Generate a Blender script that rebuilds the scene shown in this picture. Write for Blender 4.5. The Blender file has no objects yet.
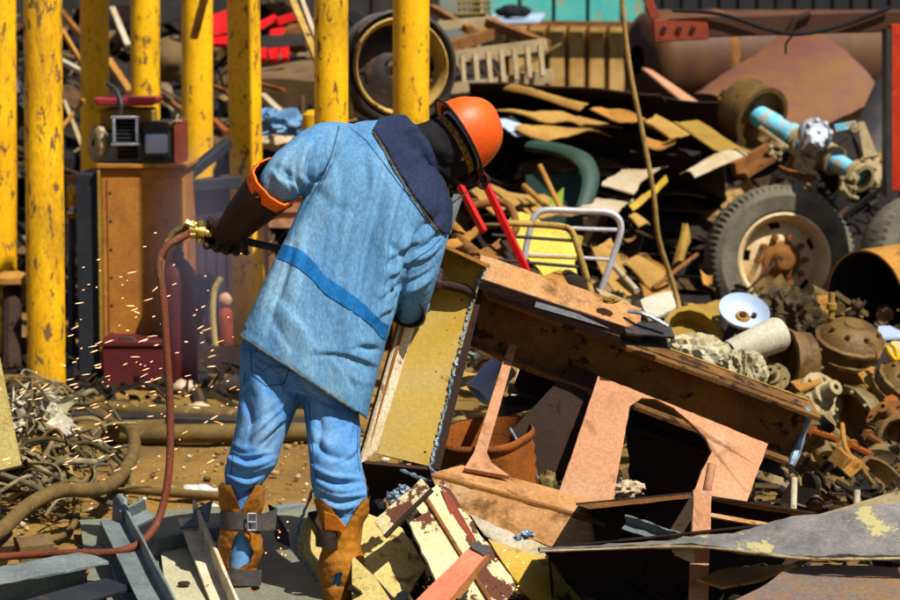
import bpy, bmesh, math, random
import numpy as np
from mathutils import Vector as V, Matrix, noise
from mathutils.bvhtree import BVHTree

SC = bpy.context.scene
COL = SC.collection
RND = random.Random(7)
F = 2500.0
CAM = V((0, 0, 1.8))
TH = math.atan(282 / F)
FW = V((0, math.cos(TH), -math.sin(TH)))
UP = V((0, math.sin(TH), math.cos(TH)))
RT = V((1, 0, 0))

def ray(x, y):
    return FW + RT * ((x - 450) / F) + UP * ((300 - y) / F)
def P(x, y, D):
    d = ray(x, y); return CAM + d * (D / d.y)
def PZ(x, y, z):
    d = ray(x, y); return CAM + d * ((z - CAM.z) / d.z)
def Q(pts):
    return [P(*p) for p in pts]
def QZ(pts, z=None):
    return [PZ(p[0], p[1], p[2] if z is None else z) for p in pts]
def m(px, D):
    return px * D / F
def proj(co):
    rel = co - np.array(CAM)
    f = rel @ np.array(FW)
    return np.stack([450 + F * (rel @ np.array(RT)) / f, 300 - F * (rel @ np.array(UP)) / f], 1)

# ------------------------------------------------------------------ meshes
def frame(axis, up=None):
    a = V(axis).normalized()
    u = V(up) if up is not None else V((0, 0, 1))
    if abs(a.dot(u.normalized())) > 0.97:
        u = V((0, 1, 0)) if abs(a.y) < 0.9 else V((1, 0, 0))
    x = u.cross(a).normalized()
    y = a.cross(x).normalized()
    return x, y, a

def catmull(pts, n=6):
    if len(pts) < 3:
        return pts
    out = []
    q = [pts[0] * 2 - pts[1]] + list(pts) + [pts[-1] * 2 - pts[-2]]
    for i in range(1, len(q) - 2):
        for k in range(n):
            t = k / n
            a, b, c, d = q[i - 1], q[i], q[i + 1], q[i + 2]
            out.append(0.5 * ((2 * b) + (c - a) * t + (2 * a - 5 * b + 4 * c - d) * t * t + (3 * b - a - 3 * c + d) * t ** 3))
    out.append(pts[-1])
    return out

class MB:
    def __init__(s):
        s.v = []; s.f = []
    def add(s, vs, fs):
        o = len(s.v)
        s.v += [V(p) for p in vs]
        s.f += [tuple(i + o for i in f) for f in fs]
        return s
    def box(s, c, size, x=(1, 0, 0), y=None, z=None):
        X = V(x).normalized()
        Z = V(z) if z is not None else V((0, 0, 1))
        Y = Z.cross(X).normalized(); Z = X.cross(Y).normalized()
        c = V(c); vs = []
        for k in (-.5, .5):
            for j in (-.5, .5):
                for i in (-.5, .5):
                    vs.append(c + X * size[0] * i + Y * size[1] * j + Z * size[2] * k)
        return s.add(vs, [(0, 2, 3, 1), (4, 5, 7, 6), (0, 1, 5, 4), (2, 6, 7, 3), (0, 4, 6, 2), (1, 3, 7, 5)])
    def loft(s, rings, caps=True, closed=False):
        n = len(rings[0]); vs = [p for r in rings for p in r]; fs = []
        R = len(rings)
        for i in range(R if closed else R - 1):
            a = i * n; b = ((i + 1) % R) * n
            for j in range(n):
                k = (j + 1) % n
                fs.append((a + j, a + k, b + k, b + j))
        if caps and not closed:
            fs.append(tuple(range(n - 1, -1, -1)))
            fs.append(tuple((R - 1) * n + j for j in range(n)))
        return s.add(vs, fs)
    def tube(s, pts, r, seg=8, smooth=0, caps=True, flat=1.0):
        pts = [V(p) for p in pts]
        rr = r if isinstance(r, (list, tuple)) else None
        if smooth:
            n0 = len(pts)
            pts = catmull(pts, smooth)
            if rr:
                xs = np.linspace(0, n0 - 1, len(pts)); rr = list(np.interp(xs, range(n0), rr))
        rings = []
        x = None
        for i, p in enumerate(pts):
            t = (pts[min(i + 1, len(pts) - 1)] - pts[max(i - 1, 0)])
            if t.length < 1e-7: t = V((0, 0, 1))
            t.normalize()
            if x is None:
                x, y, _ = frame(t)
            else:
                x = (x - t * x.dot(t)).normalized(); y = t.cross(x)
            q = rr[i] if rr else r
            rings.append([p + (x * math.cos(2 * math.pi * j / seg) + y * flat * math.sin(2 * math.pi * j / seg)) * q for j in range(seg)])
        return s.loft(rings, caps)
    def lathe(s, prof, c, axis, seg=32, skip=None, up=None, rad=None, sx=1.0):
        """prof: (r, h) pairs from one end to the other; h along the axis"""
        c = V(c); x, y, a = frame(axis, up)
        n = len(prof); vs = []; fs = []
        for i, (r, h) in enumerate(prof):
            for j in range(seg):
                t = 2 * math.pi * j / seg
                q = r * (rad(i, j) if rad else 1)
                vs.append(c + x * (q * sx * math.cos(t)) + y * (q * math.sin(t)) + a * h)
        for i in range(n - 1):
            for j in range(seg):
                if skip and skip(i, j): continue
                k = (j + 1) % seg
                fs.append((i * seg + j, i * seg + k, (i + 1) * seg + k, (i + 1) * seg + j))
        return s.add(vs, fs)
    def sweep(s, prof, p0, p1, up=(0, 0, 1), n=1, jit=0.0, rnd=RND, skew0=0, skew1=0):
        """closed 2-D profile (u sideways, w up) carried from p0 to p1"""
        p0, p1 = V(p0), V(p1); a = (p1 - p0).normalized()
        U = V(up); x = a.cross(U).normalized(); y = x.cross(a).normalized()
        rings = []
        for i in range(n + 1):
            t = i / n; c = p0.lerp(p1, t)
            ring = []
            for (u, w) in prof:
                sk = (skew0 * (1 - t) + skew1 * t) * w
                q = c + x * u + y * w + a * sk
                if jit: q += V((rnd.uniform(-1, 1), rnd.uniform(-1, 1), rnd.uniform(-1, 1))) * jit
                ring.append(q)
            rings.append(ring)
        return s.loft(rings, True)
    def quad(s, c4, th, nx=8, ny=8, bump=0.0, rag=0.0, seed=0, sc=3.0, bend=0.0, bendv=0.0, thn=None):
        a, b, c, d = [V(p) for p in c4]
        n = (c - a).cross(d - b).normalized()
        ctr = (a + b + c + d) / 4
        if n.dot(ctr - CAM) < 0: n = -n
        if thn is not None: n = V(thn).normalized()
        r = random.Random(seed + 11); vs = []
        ex = (b - a).normalized(); ey = (d - a).normalized()
        for j in range(ny + 1):
            for i in range(nx + 1):
                u, w = i / nx, j / ny
                p = (a * (1 - u) + b * u) * (1 - w) + (d * (1 - u) + c * u) * w
                if bump: p = p + n * bump * noise.noise((p + V((seed * 3.1, 0, 0))) * sc)
                if bend: p = p - n * bend * (4 * u * (1 - u))
                if bendv: p = p - n * bendv * (4 * w * (1 - w))
                if rag and (i in (0, nx) or j in (0, ny)):
                    p = p + ex * r.uniform(-rag, rag) + ey * r.uniform(-rag, rag)
                vs.append(p)
        N = len(vs); W = nx + 1
        vs += [p + n * th for p in vs]
        fs = []
        for j in range(ny):
            for i in range(nx):
                q = (j * W + i, j * W + i + 1, (j + 1) * W + i + 1, (j + 1) * W + i)
                fs.append(q); fs.append(tuple(N + k for k in reversed(q)))
        loop = [i for i in range(W)] + [j * W + nx for j in range(1, ny + 1)] + [ny * W + i for i in range(nx - 1, -1, -1)] + [j * W for j in range(ny - 1, 0, -1)]
        for k in range(len(loop)):
            p, q = loop[k], loop[(k + 1) % len(loop)]
            fs.append((p, p + N, q + N, q))
        return s.add(vs, fs)
    def poly(s, pts, th, rag=0.0, step=0.03, seed=0, thn=None):
        pts = [V(p) for p in pts]
        r = random.Random(seed + 5)
        n = V((0, 0, 0))
        for i in range(len(pts)):
            n += pts[i].cross(pts[(i + 1) % len(pts)])
        n.normalize()
        ctr = sum(pts, V((0, 0, 0))) / len(pts)
        if n.dot(ctr - CAM) < 0: n = -n
        if thn is not None: n = V(thn).normalized()
        out = []
        for i in range(len(pts)):
            a, b = pts[i], pts[(i + 1) % len(pts)]
            L = (b - a).length; k = max(1, int(L / step)) if rag else 1
            e = (b - a).normalized(); pr = e.cross(n)
            for j in range(k):
                p = a.lerp(b, j / k)
                if rag and j: p = p + pr * r.uniform(-rag, rag) + e * r.uniform(-.3, .3) * rag
                out.append(p)
        N = len(out)
        vs = out + [p + n * th for p in out]
        fs = [tuple(range(N)), tuple(N + i for i in range(N - 1, -1, -1))]
        for i in range(N):
            k = (i + 1) % N
            fs.append((i, i + N, k + N, k))
        return s.add(vs, fs)
    def blob(s, c, size, seed=0, amp=.25, sc=2.5, sub=3, axes=None):
        bm = bmesh.new(); bmesh.ops.create_icosphere(bm, subdivisions=sub, radius=1)
        X, Y, Z = axes if axes else (V((1, 0, 0)), V((0, 1, 0)), V((0, 0, 1)))
        vs = []
        for v in bm.verts:
            p = v.co
            k = 1 + amp * noise.noise(p * sc + V((seed * 7.3, seed, 0))) + amp * .5 * noise.noise(p * sc * 2.7 + V((seed, 3, 0)))
            vs.append(V(c) + X * p.x * size[0] * k + Y * p.y * size[1] * k + Z * p.z * size[2] * k)
        fs = [tuple(v.index for v in f.verts) for f in bm.faces]
        bm.free()
        return s.add(vs, fs)

def to_mesh(mb, name, off, smooth=35):
    me = bpy.data.meshes.new(name)
    bm = bmesh.new()
    vs = [bm.verts.new(p - off) for p in mb.v]
    for f in mb.f:
        try: bm.faces.new([vs[i] for i in f])
        except ValueError: pass
    big = [f for f in bm.faces if len(f.verts) > 4]
    bmesh.ops.recalc_face_normals(bm, faces=bm.faces[:])
    if big: bmesh.ops.triangulate(bm, faces=big, ngon_method='EAR_CLIP')
    bm.to_mesh(me); bm.free()
    if smooth:
        me.polygons.foreach_set('use_smooth', [True] * len(me.polygons))
        if smooth < 180: me.set_sharp_from_angle(angle=math.radians(smooth))
    return me

def link(name, me, mat):
    o = bpy.data.objects.new(name, me); COL.objects.link(o)
    for mm in (mat if isinstance(mat, (list, tuple)) else [mat]):
        me.materials.append(mm)
    return o

def bev(o, w, ang=40):
    b = o.modifiers.new('bevel', 'BEVEL'); b.width = w; b.segments = 2; b.limit_method = 'ANGLE'; b.angle_limit = math.radians(ang)

def tag(o, label=None, cat=None, group=None, kind=None):
    if label: o['label'] = label
    if cat: o['category'] = cat
    if group: o['group'] = group
    if kind: o['kind'] = kind
    return o

def base_of(mb):
    xs = [p.x for p in mb.v]; ys = [p.y for p in mb.v]; zs = [p.z for p in mb.v]
    return V(((min(xs) + max(xs)) / 2, (min(ys) + max(ys)) / 2, min(zs)))

def single(name, label, cat, mb, mat, group=None, kind=None, smooth=35, bevel=0):
    off = base_of(mb)
    o = link(name, to_mesh(mb, name, off, smooth), mat); o.location = off
    tag(o, label, cat, group, kind)
    if bevel: bev(o, bevel)
    return o

class Thing:
    def __init__(s, name, label, cat, origin, group=None):
        s.o = bpy.data.objects.new(name, None); COL.objects.link(s.o)
        s.o.empty_display_size = .1
        s.off = V(origin); s.o.location = s.off
        tag(s.o, label, cat, group)
    def part(s, name, mb, mat, parent=None, smooth=35, bevel=0, label=None):
        me = mb if isinstance(mb, bpy.types.Mesh) else to_mesh(mb, name, s.off, smooth)
        o = link(name, me, mat)
        o.parent = parent or s.o
        if bevel: bev(o, bevel)
        if label: o['label'] = label
        return o

def copy_thing(o, loc, rot=None, label=None, group=None, scale=None):
    c = o.copy(); COL.objects.link(c); c.location = loc
    if rot is not None: c.rotation_euler = rot
    if scale: c.scale = (scale,) * 3
    if label: c['label'] = label
    if group: c['group'] = group
    for ch in o.children:
        d = ch.copy(); COL.objects.link(d); d.parent = c
        for g in ch.children:
            e = g.copy(); COL.objects.link(e); e.parent = d
    return c

# profiles
def prof_I(h, w, tf, tw):
    a, b = w / 2, h / 2; t = tw / 2
    return [(-a, -b), (a, -b), (a, -b + tf), (t, -b + tf), (t, b - tf), (a, b - tf), (a, b), (-a, b), (-a, b - tf), (-t, b - tf), (-t, -b + tf), (-a, -b + tf)]
def prof_L(h, w, t):
    return [(0, 0), (w, 0), (w, t), (t, t), (t, h), (0, h)]
def prof_U(h, w, t):
    return [(0, -h / 2), (w, -h / 2), (w, -h / 2 + t), (t, -h / 2 + t), (t, h / 2 - t), (w, h / 2 - t), (w, h / 2), (0, h / 2)]
def prof_box(w, h):
    return [(-w / 2, -h / 2), (w / 2, -h / 2), (w / 2, h / 2), (-w / 2, h / 2)]

# ------------------------------------------------------------------ materials
def sat(c, k=1.18):
    l = .2126 * c[0] + .7152 * c[1] + .0722 * c[2]
    return tuple(min(.92, max(.002, l + (x - l) * k)) for x in c)
def mat(name, base, second=None, spots=None, sc=4.0, thr=.58, soft=.05, rough=.75, metal=0.0, bump=.3, spsc=14.0, stretch=(1, 1, 1), fine=.25, spec=.3, coat=0, third=None):
    mt = bpy.data.materials.new(name); mt.use_nodes = True
    nt = mt.node_tree; N = nt.nodes; L = nt.links
    bs = N['Principled BSDF']
    bs.inputs['Roughness'].default_value = rough; bs.inputs['Metallic'].default_value = metal
    bs.inputs['Specular IOR Level'].default_value = spec
    if coat: bs.inputs['Coat Weight'].default_value = coat; bs.inputs['Coat Roughness'].default_value = .15
    tc = N.new('ShaderNodeTexCoord'); oi = N.new('ShaderNodeObjectInfo')
    mp = N.new('ShaderNodeMapping'); mp.inputs['Scale'].default_value = stretch
    L.new(tc.outputs['Object'], mp.inputs['Vector'])
    ad = N.new('ShaderNodeVectorMath'); ad.operation = 'ADD'
    ml = N.new('ShaderNodeMath'); ml.operation = 'MULTIPLY'; ml.inputs[1].default_value = 37.0
    L.new(oi.outputs['Random'], ml.inputs[0])
    L.new(mp.outputs[0], ad.inputs[0]); L.new(ml.outputs[0], ad.inputs[1])
    def nz(s, det=5, rg=.6, dist=0):
        n = N.new('ShaderNodeTexNoise'); n.inputs['Scale'].default_value = s; n.inputs['Detail'].default_value = det
        n.inputs['Roughness'].default_value = rg; n.inputs['Distortion'].default_value = dist
        L.new(ad.outputs[0], n.inputs['Vector']); return n.outputs['Fac']
    def ramp(f, a, b):
        r = N.new('ShaderNodeMapRange'); r.inputs['From Min'].default_value = a; r.inputs['From Max'].default_value = b
        L.new(f, r.inputs['Value']); return r.outputs[0]
    def mix(f, a, b):
        x = N.new('ShaderNodeMix'); x.data_type = 'RGBA'
        L.new(f, x.inputs['Factor'])
        for k, q in ((6, a), (7, b)):
            if isinstance(q, tuple): x.inputs[k].default_value = (*q[:3], 1)
            else: L.new(q, x.inputs[k])
        return x.outputs[2]
    second = second or tuple(c * .6 for c in base)
    base, second = sat(base), sat(second)
    if spots: spots = sat(spots)
    if third: third = sat(third)
    col = mix(ramp(nz(sc, 6, .62, .3), .38, .64), tuple(base), tuple(second))
    if third: col = mix(ramp(nz(sc * .55, 5, .6, .5), .52, .66), col, tuple(third))
    # fine grain: value variation
    fn = nz(90, 3, .7)
    hv = N.new('ShaderNodeHueSaturation')
    mr = N.new('ShaderNodeMapRange'); mr.inputs['From Min'].default_value = .3; mr.inputs['From Max'].default_value = .7
    mr.inputs['To Min'].default_value = 1 - fine; mr.inputs['To Max'].default_value = 1 + fine
    L.new(fn, mr.inputs['Value']); L.new(mr.outputs[0], hv.inputs['Value']); L.new(col, hv.inputs['Color'])
    col = hv.outputs[0]
    bh = nz(60, 4, .7)
    if spots:
        vr = N.new('ShaderNodeMath'); vr.operation = 'MULTIPLY_ADD'; vr.inputs[1].default_value = .06; vr.inputs[2].default_value = -.03
        L.new(oi.outputs['Random'], vr.inputs[0])
        sm_ = N.new('ShaderNodeMath'); sm_.operation = 'ADD'
        L.new(nz(spsc, 8, .68, .2), sm_.inputs[0]); L.new(vr.outputs[0], sm_.inputs[1])
        sp = ramp(sm_.outputs[0], thr, thr + soft)
        col = mix(sp, col, tuple(spots))
        rr = N.new('ShaderNodeMapRange'); rr.inputs['To Min'].default_value = rough; rr.inputs['To Max'].default_value = min(1, rough + .25)
        L.new(sp, rr.inputs['Value']); L.new(rr.outputs[0], bs.inputs['Roughness'])
        sb = N.new('ShaderNodeMath'); sb.operation = 'MULTIPLY_ADD'; sb.inputs[1].default_value = -.8
        L.new(sp, sb.inputs[0]); L.new(bh, sb.inputs[2]); bh = sb.outputs[0]
    L.new(col, bs.inputs['Base Color'])
    bp = N.new('ShaderNodeBump'); bp.inputs['Strength'].default_value = bump; bp.inputs['Distance'].default_value = .006
    L.new(bh, bp.inputs['Height']); L.new(bp.outputs[0], bs.inputs['Normal'])
    return mt

def mat_islands(name, cols, rough=.85, bump=.3):
    mt = bpy.data.materials.new(name); mt.use_nodes = True
    nt = mt.node_tree; N = nt.nodes; L = nt.links
    bs = N['Principled BSDF']; bs.inputs['Roughness'].default_value = rough; bs.inputs['Specular IOR Level'].default_value = .25
    g = N.new('ShaderNodeNewGeometry'); r = N.new('ShaderNodeValToRGB'); r.color_ramp.interpolation = 'CONSTANT'
    el = r.color_ramp.elements
    while len(el) < len(cols): el.new(.5)
    for i, c in enumerate(cols):
        el[i].position = i / len(cols); el[i].color = (*c, 1)
    L.new(g.outputs['Random Per Island'], r.inputs[0])
    tc = N.new('ShaderNodeTexCoord'); n = N.new('ShaderNodeTexNoise'); n.inputs['Scale'].default_value = 18; n.inputs['Detail'].default_value = 6
    L.new(tc.outputs['Object'], n.inputs['Vector'])
    hv = N.new('ShaderNodeHueSaturation'); mr = N.new('ShaderNodeMapRange')
    mr.inputs['From Min'].default_value = .3; mr.inputs['From Max'].default_value = .7; mr.inputs['To Min'].default_value = .4; mr.inputs['To Max'].default_value = 1.3
    L.new(n.outputs['Fac'], mr.inputs['Value']); L.new(mr.outputs[0], hv.inputs['Value']); L.new(r.outputs[0], hv.inputs['Color'])
    L.new(hv.outputs[0], bs.inputs['Base Color'])
    bp = N.new('ShaderNodeBump'); bp.inputs['Strength'].default_value = bump; bp.inputs['Distance'].default_value = .01
    L.new(n.outputs['Fac'], bp.inputs['Height']); L.new(bp.outputs[0], bs.inputs['Normal'])
    return mt

K = {}
K['yellow'] = mat('yellow_paint', (.78, .46, .014), (.62, .335, .014), (.15, .08, .03), sc=4, thr=.575, soft=.05, spsc=30, stretch=(1, 1, .45), rough=.5, bump=.35, fine=.16, third=(.40, .24, .04))
K['yellow_worn'] = mat('worn_yellow_paint', (.78, .455, .016), (.50, .27, .028), (.15, .085, .035), sc=6, thr=.525, soft=.05, spsc=26, stretch=(1, 1, .38), rough=.55, bump=.4, fine=.25, third=(.36, .21, .04))
K['denim'] = mat('faded_denim', (.130, .255, .40), (.085, .18, .315), (.085, .12, .15), thr=.66, soft=.14, spsc=4.5, sc=3, rough=.9, bump=.35, fine=.30, spec=.1, third=(.19, .305, .41), stretch=(1.6, 1.6, .6))
K['jeans'] = mat('blue_jeans', (.115, .24, .44), (.07, .165, .35), (.07, .10, .14), thr=.68, soft=.14, spsc=5, sc=5, rough=.9, bump=.25, fine=.2, spec=.1, third=(.19, .31, .46))
K['denim_seam'] = mat('denim_seam', (.03, .09, .17), rough=.95, bump=.2)
K['hem_dirt'] = mat('soiled_hem', (.14, .13, .10), (.06, .09, .12), sc=18, rough=.95, bump=.5)
K['navy'] = mat('navy_cloth', (.014, .02, .042), (.022, .03, .06), sc=6, rough=.9, bump=.3, spec=.12)
K['black_cloth'] = mat('black_cloth', (.008, .008, .010), (.014, .013, .014), sc=9, rough=.85, bump=.4, spec=.15)
K['black_leather'] = mat('black_leather', (.014, .008, .006), (.030, .015, .010), sc=12, rough=.6, bump=.6, spec=.3)
K['orange_cloth'] = mat('orange_lining', (.85, .17, .012), (.7, .12, .01), sc=9, rough=.8, bump=.3)
K['helmet'] = mat('orange_plastic', (.62, .115, .024), (.52, .078, .016), sc=3, spots=(.30, .09, .045), thr=.555, soft=.10, spsc=30, rough=.48, bump=.10, fine=.10, spec=.4)
K['leather'] = mat('brown_leather', (.32, .135, .028), (.17, .062, .014), (.10, .042, .012), sc=7, thr=.60, soft=.2, spsc=9, rough=.72, bump=.8, third=(.34, .17, .055), stretch=(1, 1, .5))
K['strap'] = mat('grey_strap', (.05, .045, .045), (.08, .07, .06), sc=14, rough=.8, bump=.4)
K['strap_tan'] = mat('woven_strap', (.26, .18, .05), (.06, .04, .015), sc=70, rough=.9, bump=.5)
K['skin'] = mat('skin', (.35, .18, .10), (.30, .15, .08), rough=.6, bump=.1, fine=.05)
K['stackbits'] = mat_islands('stack_bits', [(.16, .09, .03), (.02, .012, .006), (.28, .165, .055), (.008, .006, .005), (.07, .035, .012), (.012, .008, .006), (.30, .19, .07), (.02, .010, .006)])
K['brass'] = mat('brass', (.55, .40, .14), (.4, .27, .09), (.1, .07, .03), sc=20, rough=.4, metal=.8, bump=.2)
K['hose_red'] = mat('red_brown_rubber', (.13, .032, .016), (.085, .033, .018), (.22, .14, .07), sc=9, thr=.6, spsc=30, rough=.7, bump=.3)
K['hose_olive'] = mat('olive_rubber', (.14, .092, .035), (.085, .058, .022), (.24, .17, .08), sc=9, thr=.6, spsc=30, rough=.85, bump=.4)
K['steel_dark'] = mat('dark_steel', (.028, .027, .029), (.05, .042, .036), (.14, .06, .03), sc=8, thr=.62, spsc=15, rough=.55, metal=.3, bump=.3)
K['steel_bare'] = mat('bare_steel', (.42, .45, .5), (.28, .3, .33), (.2, .13, .08), sc=10, thr=.66, spsc=20, rough=.4, metal=.7, bump=.3)
K['cut_edge'] = mat('torch_cut_edge', (.26, .34, .42), (.10, .13, .17), (.55, .6, .62), sc=40, thr=.62, soft=.03, spsc=60, rough=.45, metal=.4, bump=1.0)
K['rust'] = mat('brown_rust', (.21, .095, .032), (.12, .05, .018), (.05, .022, .010), sc=6, thr=.6, spsc=16, rough=.9, bump=.6)
K['rust_tan'] = mat('tan_rust', (.36, .185, .055), (.24, .115, .035), (.12, .055, .02), sc=5, thr=.62, spsc=14, rough=.85, bump=.5)
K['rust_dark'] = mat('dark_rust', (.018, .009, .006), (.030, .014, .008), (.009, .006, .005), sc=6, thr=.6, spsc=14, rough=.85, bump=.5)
K['rust_orange'] = mat('orange_rust', (.24, .075, .018), (.13, .042, .012), (.08, .03, .012), sc=5, thr=.6, spsc=15, rough=.85, bump=.5)
K['rust_red'] = mat('red_rust', (.22, .045, .022), (.13, .03, .018), (.06, .02, .012), sc=5, thr=.6, spsc=15, rough=.8, bump=.5)
K['pink'] = mat('pink_primer', (.42, .215, .125), (.35, .18, .105), (.17, .085, .045), sc=4.5, thr=.55, soft=.16, spsc=7, rough=.85, bump=.6, fine=.2, third=(.40, .25, .16))
K['salmon'] = mat('salmon_paint', (.38, .21, .10), (.29, .145, .062), (.11, .055, .022), sc=6, thr=.545, soft=.12, spsc=9, rough=.85, bump=.7, third=(.36, .24, .14))
K['redpink'] = mat('red_pink_paint', (.60, .19, .12), (.50, .15, .09), (.22, .08, .04), sc=6, thr=.64, soft=.08, spsc=14, rough=.8, bump=.4)
K['olive'] = mat('olive_yellow_paint', (.40, .27, .062), (.31, .195, .038), (.10, .06, .02), sc=3, thr=.62, soft=.08, spsc=7, third=(.36, .27, .11), rough=.6, bump=.3, fine=.12)
K['paleyel'] = mat('pale_yellow_paint', (.46, .375, .165), (.36, .28, .11), (.18, .11, .04), sc=5, thr=.60, soft=.06, spsc=14, rough=.7, bump=.35)
K['cream'] = mat('cream_paint_flaking', (.54, .475, .30), (.44, .375, .215), (.085, .035, .022), sc=5, thr=.54, soft=.012, spsc=8, rough=.75, bump=.7)
K['creamflange'] = mat('cream_paint', (.62, .54, .40), (.5, .40, .26), (.22, .13, .07), sc=7, thr=.62, soft=.04, spsc=16, rough=.75, bump=.5)
K['greyblue'] = mat('grey_blue_steel', (.16, .185, .185), (.105, .125, .12), (.30, .29, .22), sc=7, thr=.63, soft=.03, spsc=16, rough=.6, metal=.1, bump=.4)
K['greygreen'] = mat('grey_green_plate', (.19, .19, .145), (.13, .135, .10), (.10, .07, .04), sc=4, thr=.66, spsc=10, rough=.6, bump=.3)
K['greyyel'] = mat('grey_plate_yellow_flakes', (.19, .18, .17), (.11, .105, .10), (.36, .32, .17), sc=9, thr=.575, soft=.014, spsc=3.6, rough=.65, bump=.5)
K['bluebrown'] = mat('heat_stained_plate', (.22, .14, .08), (.11, .12, .14), (.30, .12, .03), sc=5, thr=.54, soft=.12, spsc=5, rough=.5, metal=.2, bump=.3)
K['tan_sheet'] = mat('tan_dusty_sheet', (.34, .21, .075), (.24, .14, .045), (.12, .065, .025), sc=4, thr=.62, spsc=12, rough=.85, bump=.4)
K['pale_sheet'] = mat('pale_sheet', (.44, .39, .30), (.34, .26, .15), (.16, .09, .045), sc=4, thr=.64, spsc=10, rough=.7, bump=.3)
K['purple_sheet'] = mat('purple_brown_sheet', (.125, .048, .038), (.15, .072, .026), (.12, .10, .11), sc=3, thr=.60, soft=.1, spsc=5, rough=.6, bump=.3, stretch=(1, 1, 2.2), fine=.12)
K['tank'] = mat('tank_brown', (.075, .031, .018), (.10, .048, .02), (.06, .03, .02), sc=2.5, thr=.62, soft=.1, spsc=6, rough=.6, bump=.3, stretch=(1.5, 1.5, .5))
K['dustyel'] = mat('dusty_yellow_steel', (.27, .18, .048), (.20, .12, .035), (.5, .37, .04), sc=6, thr=.63, spsc=9, rough=.85, bump=.5)
K['boomred'] = mat('dark_red_paint', (.045, .022, .010), (.05, .009, .006), (.10, .016, .008), sc=4, thr=.62, spsc=7, rough=.6, bump=.4)
K['brightred'] = mat('bright_red_paint', (.42, .014, .012), (.5, .012, .012), (.25, .02, .015), sc=7, thr=.66, spsc=14, rough=.5, bump=.2)
K['maroon'] = mat('maroon_paint', (.075, .010, .012), (.05, .009, .010), (.03, .012, .01), sc=5, thr=.62, spsc=12, rough=.6, bump=.3)
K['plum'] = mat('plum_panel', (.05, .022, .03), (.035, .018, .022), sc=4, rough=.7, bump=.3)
K['orangebrown'] = mat('orange_brown_paint', (.36, .165, .045), (.26, .105, .03), (.10, .05, .022), sc=4, thr=.55, soft=.16, spsc=6, rough=.7, bump=.4, fine=.18, third=(.20, .09, .03))
K['navysteel'] = mat('blue_black_steel', (.009, .012, .017), (.016, .019, .023), (.05, .03, .018), sc=6, thr=.64, spsc=12, rough=.6, bump=.3)
K['paleblue'] = mat('pale_blue_flaking', (.16, .46, .66), (.26, .52, .64), (.42, .36, .25), sc=9, thr=.50, soft=.04, spsc=9, rough=.75, bump=.5)
K['lightdust'] = mat('light_dusty_casting', (.34, .28, .17), (.22, .165, .09), (.13, .09, .05), sc=8, thr=.6, spsc=14, rough=.9, bump=.6)
K['rubber'] = mat('dusty_tyre_rubber', (.085, .08, .062), (.155, .14, .10), (.045, .043, .038), sc=5, thr=.6, soft=.15, spsc=9, rough=.9, bump=.4)
K['rubber_dk'] = mat('black_rubber', (.022, .021, .021), (.05, .045, .04), sc=6, rough=.75, bump=.3)
K['rimcream'] = mat('rusty_cream_rim', (.66, .55, .37), (.52, .38, .20), (.24, .10, .03), sc=7, thr=.60, soft=.06, spsc=8, rough=.75, bump=.5)
K['rimtan'] = mat('tan_rim', (.42, .29, .11), (.26, .16, .05), (.07, .045, .025), sc=7, thr=.58, spsc=10, rough=.7, bump=.4)
K['castbrown'] = mat('dusty_brown_casting', (.135, .078, .024), (.085, .047, .015), (.035, .02, .009), sc=9, thr=.56, soft=.12, spsc=12, rough=.55, bump=.8, spec=.4)
K['castolive'] = mat('dusty_olive_casting', (.165, .115, .042), (.10, .068, .026), (.27, .23, .16), sc=9, thr=.62, soft=.10, spsc=10, rough=.5, bump=.8, spec=.45)
K['bluewhite'] = mat('blue_white_enamel', (.42, .50, .63), (.34, .41, .53), (.42, .33, .2), sc=6, thr=.68, spsc=12, rough=.4, bump=.15, fine=.06)
K['whitegrey'] = mat('grey_white_plastic', (.44, .42, .34), (.33, .30, .23), (.3, .24, .15), sc=6, thr=.66, spsc=12, rough=.65, bump=.2)
K['bag'] = mat('dirty_white_bag', (.42, .385, .28), (.30, .25, .14), (.26, .17, .06), sc=9, thr=.6, soft=.1, spsc=10, rough=.6, bump=.4)
K['blackcloth2'] = mat('oily_tarp', (.035, .025, .012), (.07, .05, .018), sc=8, rough=.7, bump=.5)
K['bluerag'] = mat('blue_rag', (.16, .27, .42), (.10, .19, .33), sc=10, rough=.9, bump=.5)
K['teal'] = mat('teal_paint_rust', (.10, .42, .40), (.16, .46, .40), (.38, .27, .10), sc=4, thr=.60, soft=.1, spsc=6, rough=.65, bump=.3)
K['fence_tan'] = mat('tan_sheet_pile', (.50, .33, .14), (.36, .21, .08), (.60, .47, .26), sc=5, thr=.6, soft=.15, spsc=7, rough=.85, bump=.5)
K['darkteal'] = mat('dark_teal_paint', (.010, .035, .03), (.015, .025, .02), sc=5, rough=.6, bump=.3)
K['palegreen'] = mat('pale_green_paint', (.028, .042, .012), (.028, .055, .045), sc=3, rough=.6, bump=.3)
K['lemon'] = mat('lemon_panel', (.52, .45, .13), (.45, .37, .09), (.25, .15, .03), sc=6, thr=.66, soft=.04, spsc=8, rough=.7, bump=.25)
K['greywood'] = mat('grey_timber', (.34, .27, .17), (.25, .19, .11), (.13, .09, .05), sc=6, thr=.62, spsc=16, rough=.9, bump=.5, stretch=(.4, 1, 1))
K['chrome'] = mat('white_tube', (.55, .56, .58), (.45, .43, .42), (.3, .18, .09), sc=9, thr=.66, spsc=16, rough=.35, metal=.3, bump=.1)
K['rope'] = mat('brown_cable', (.30, .20, .08), (.2, .13, .05), sc=20, rough=.9, bump=.4)
K['stone'] = mat('pale_stone', (.5, .40, .30), (.40, .29, .19), (.22, .14, .08), sc=9, thr=.6, spsc=16, rough=.95, bump=1.0)
K['bottle'] = mat('cloudy_plastic', (.45, .46, .44), (.36, .36, .33), sc=9, rough=.4, bump=.15)
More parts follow.
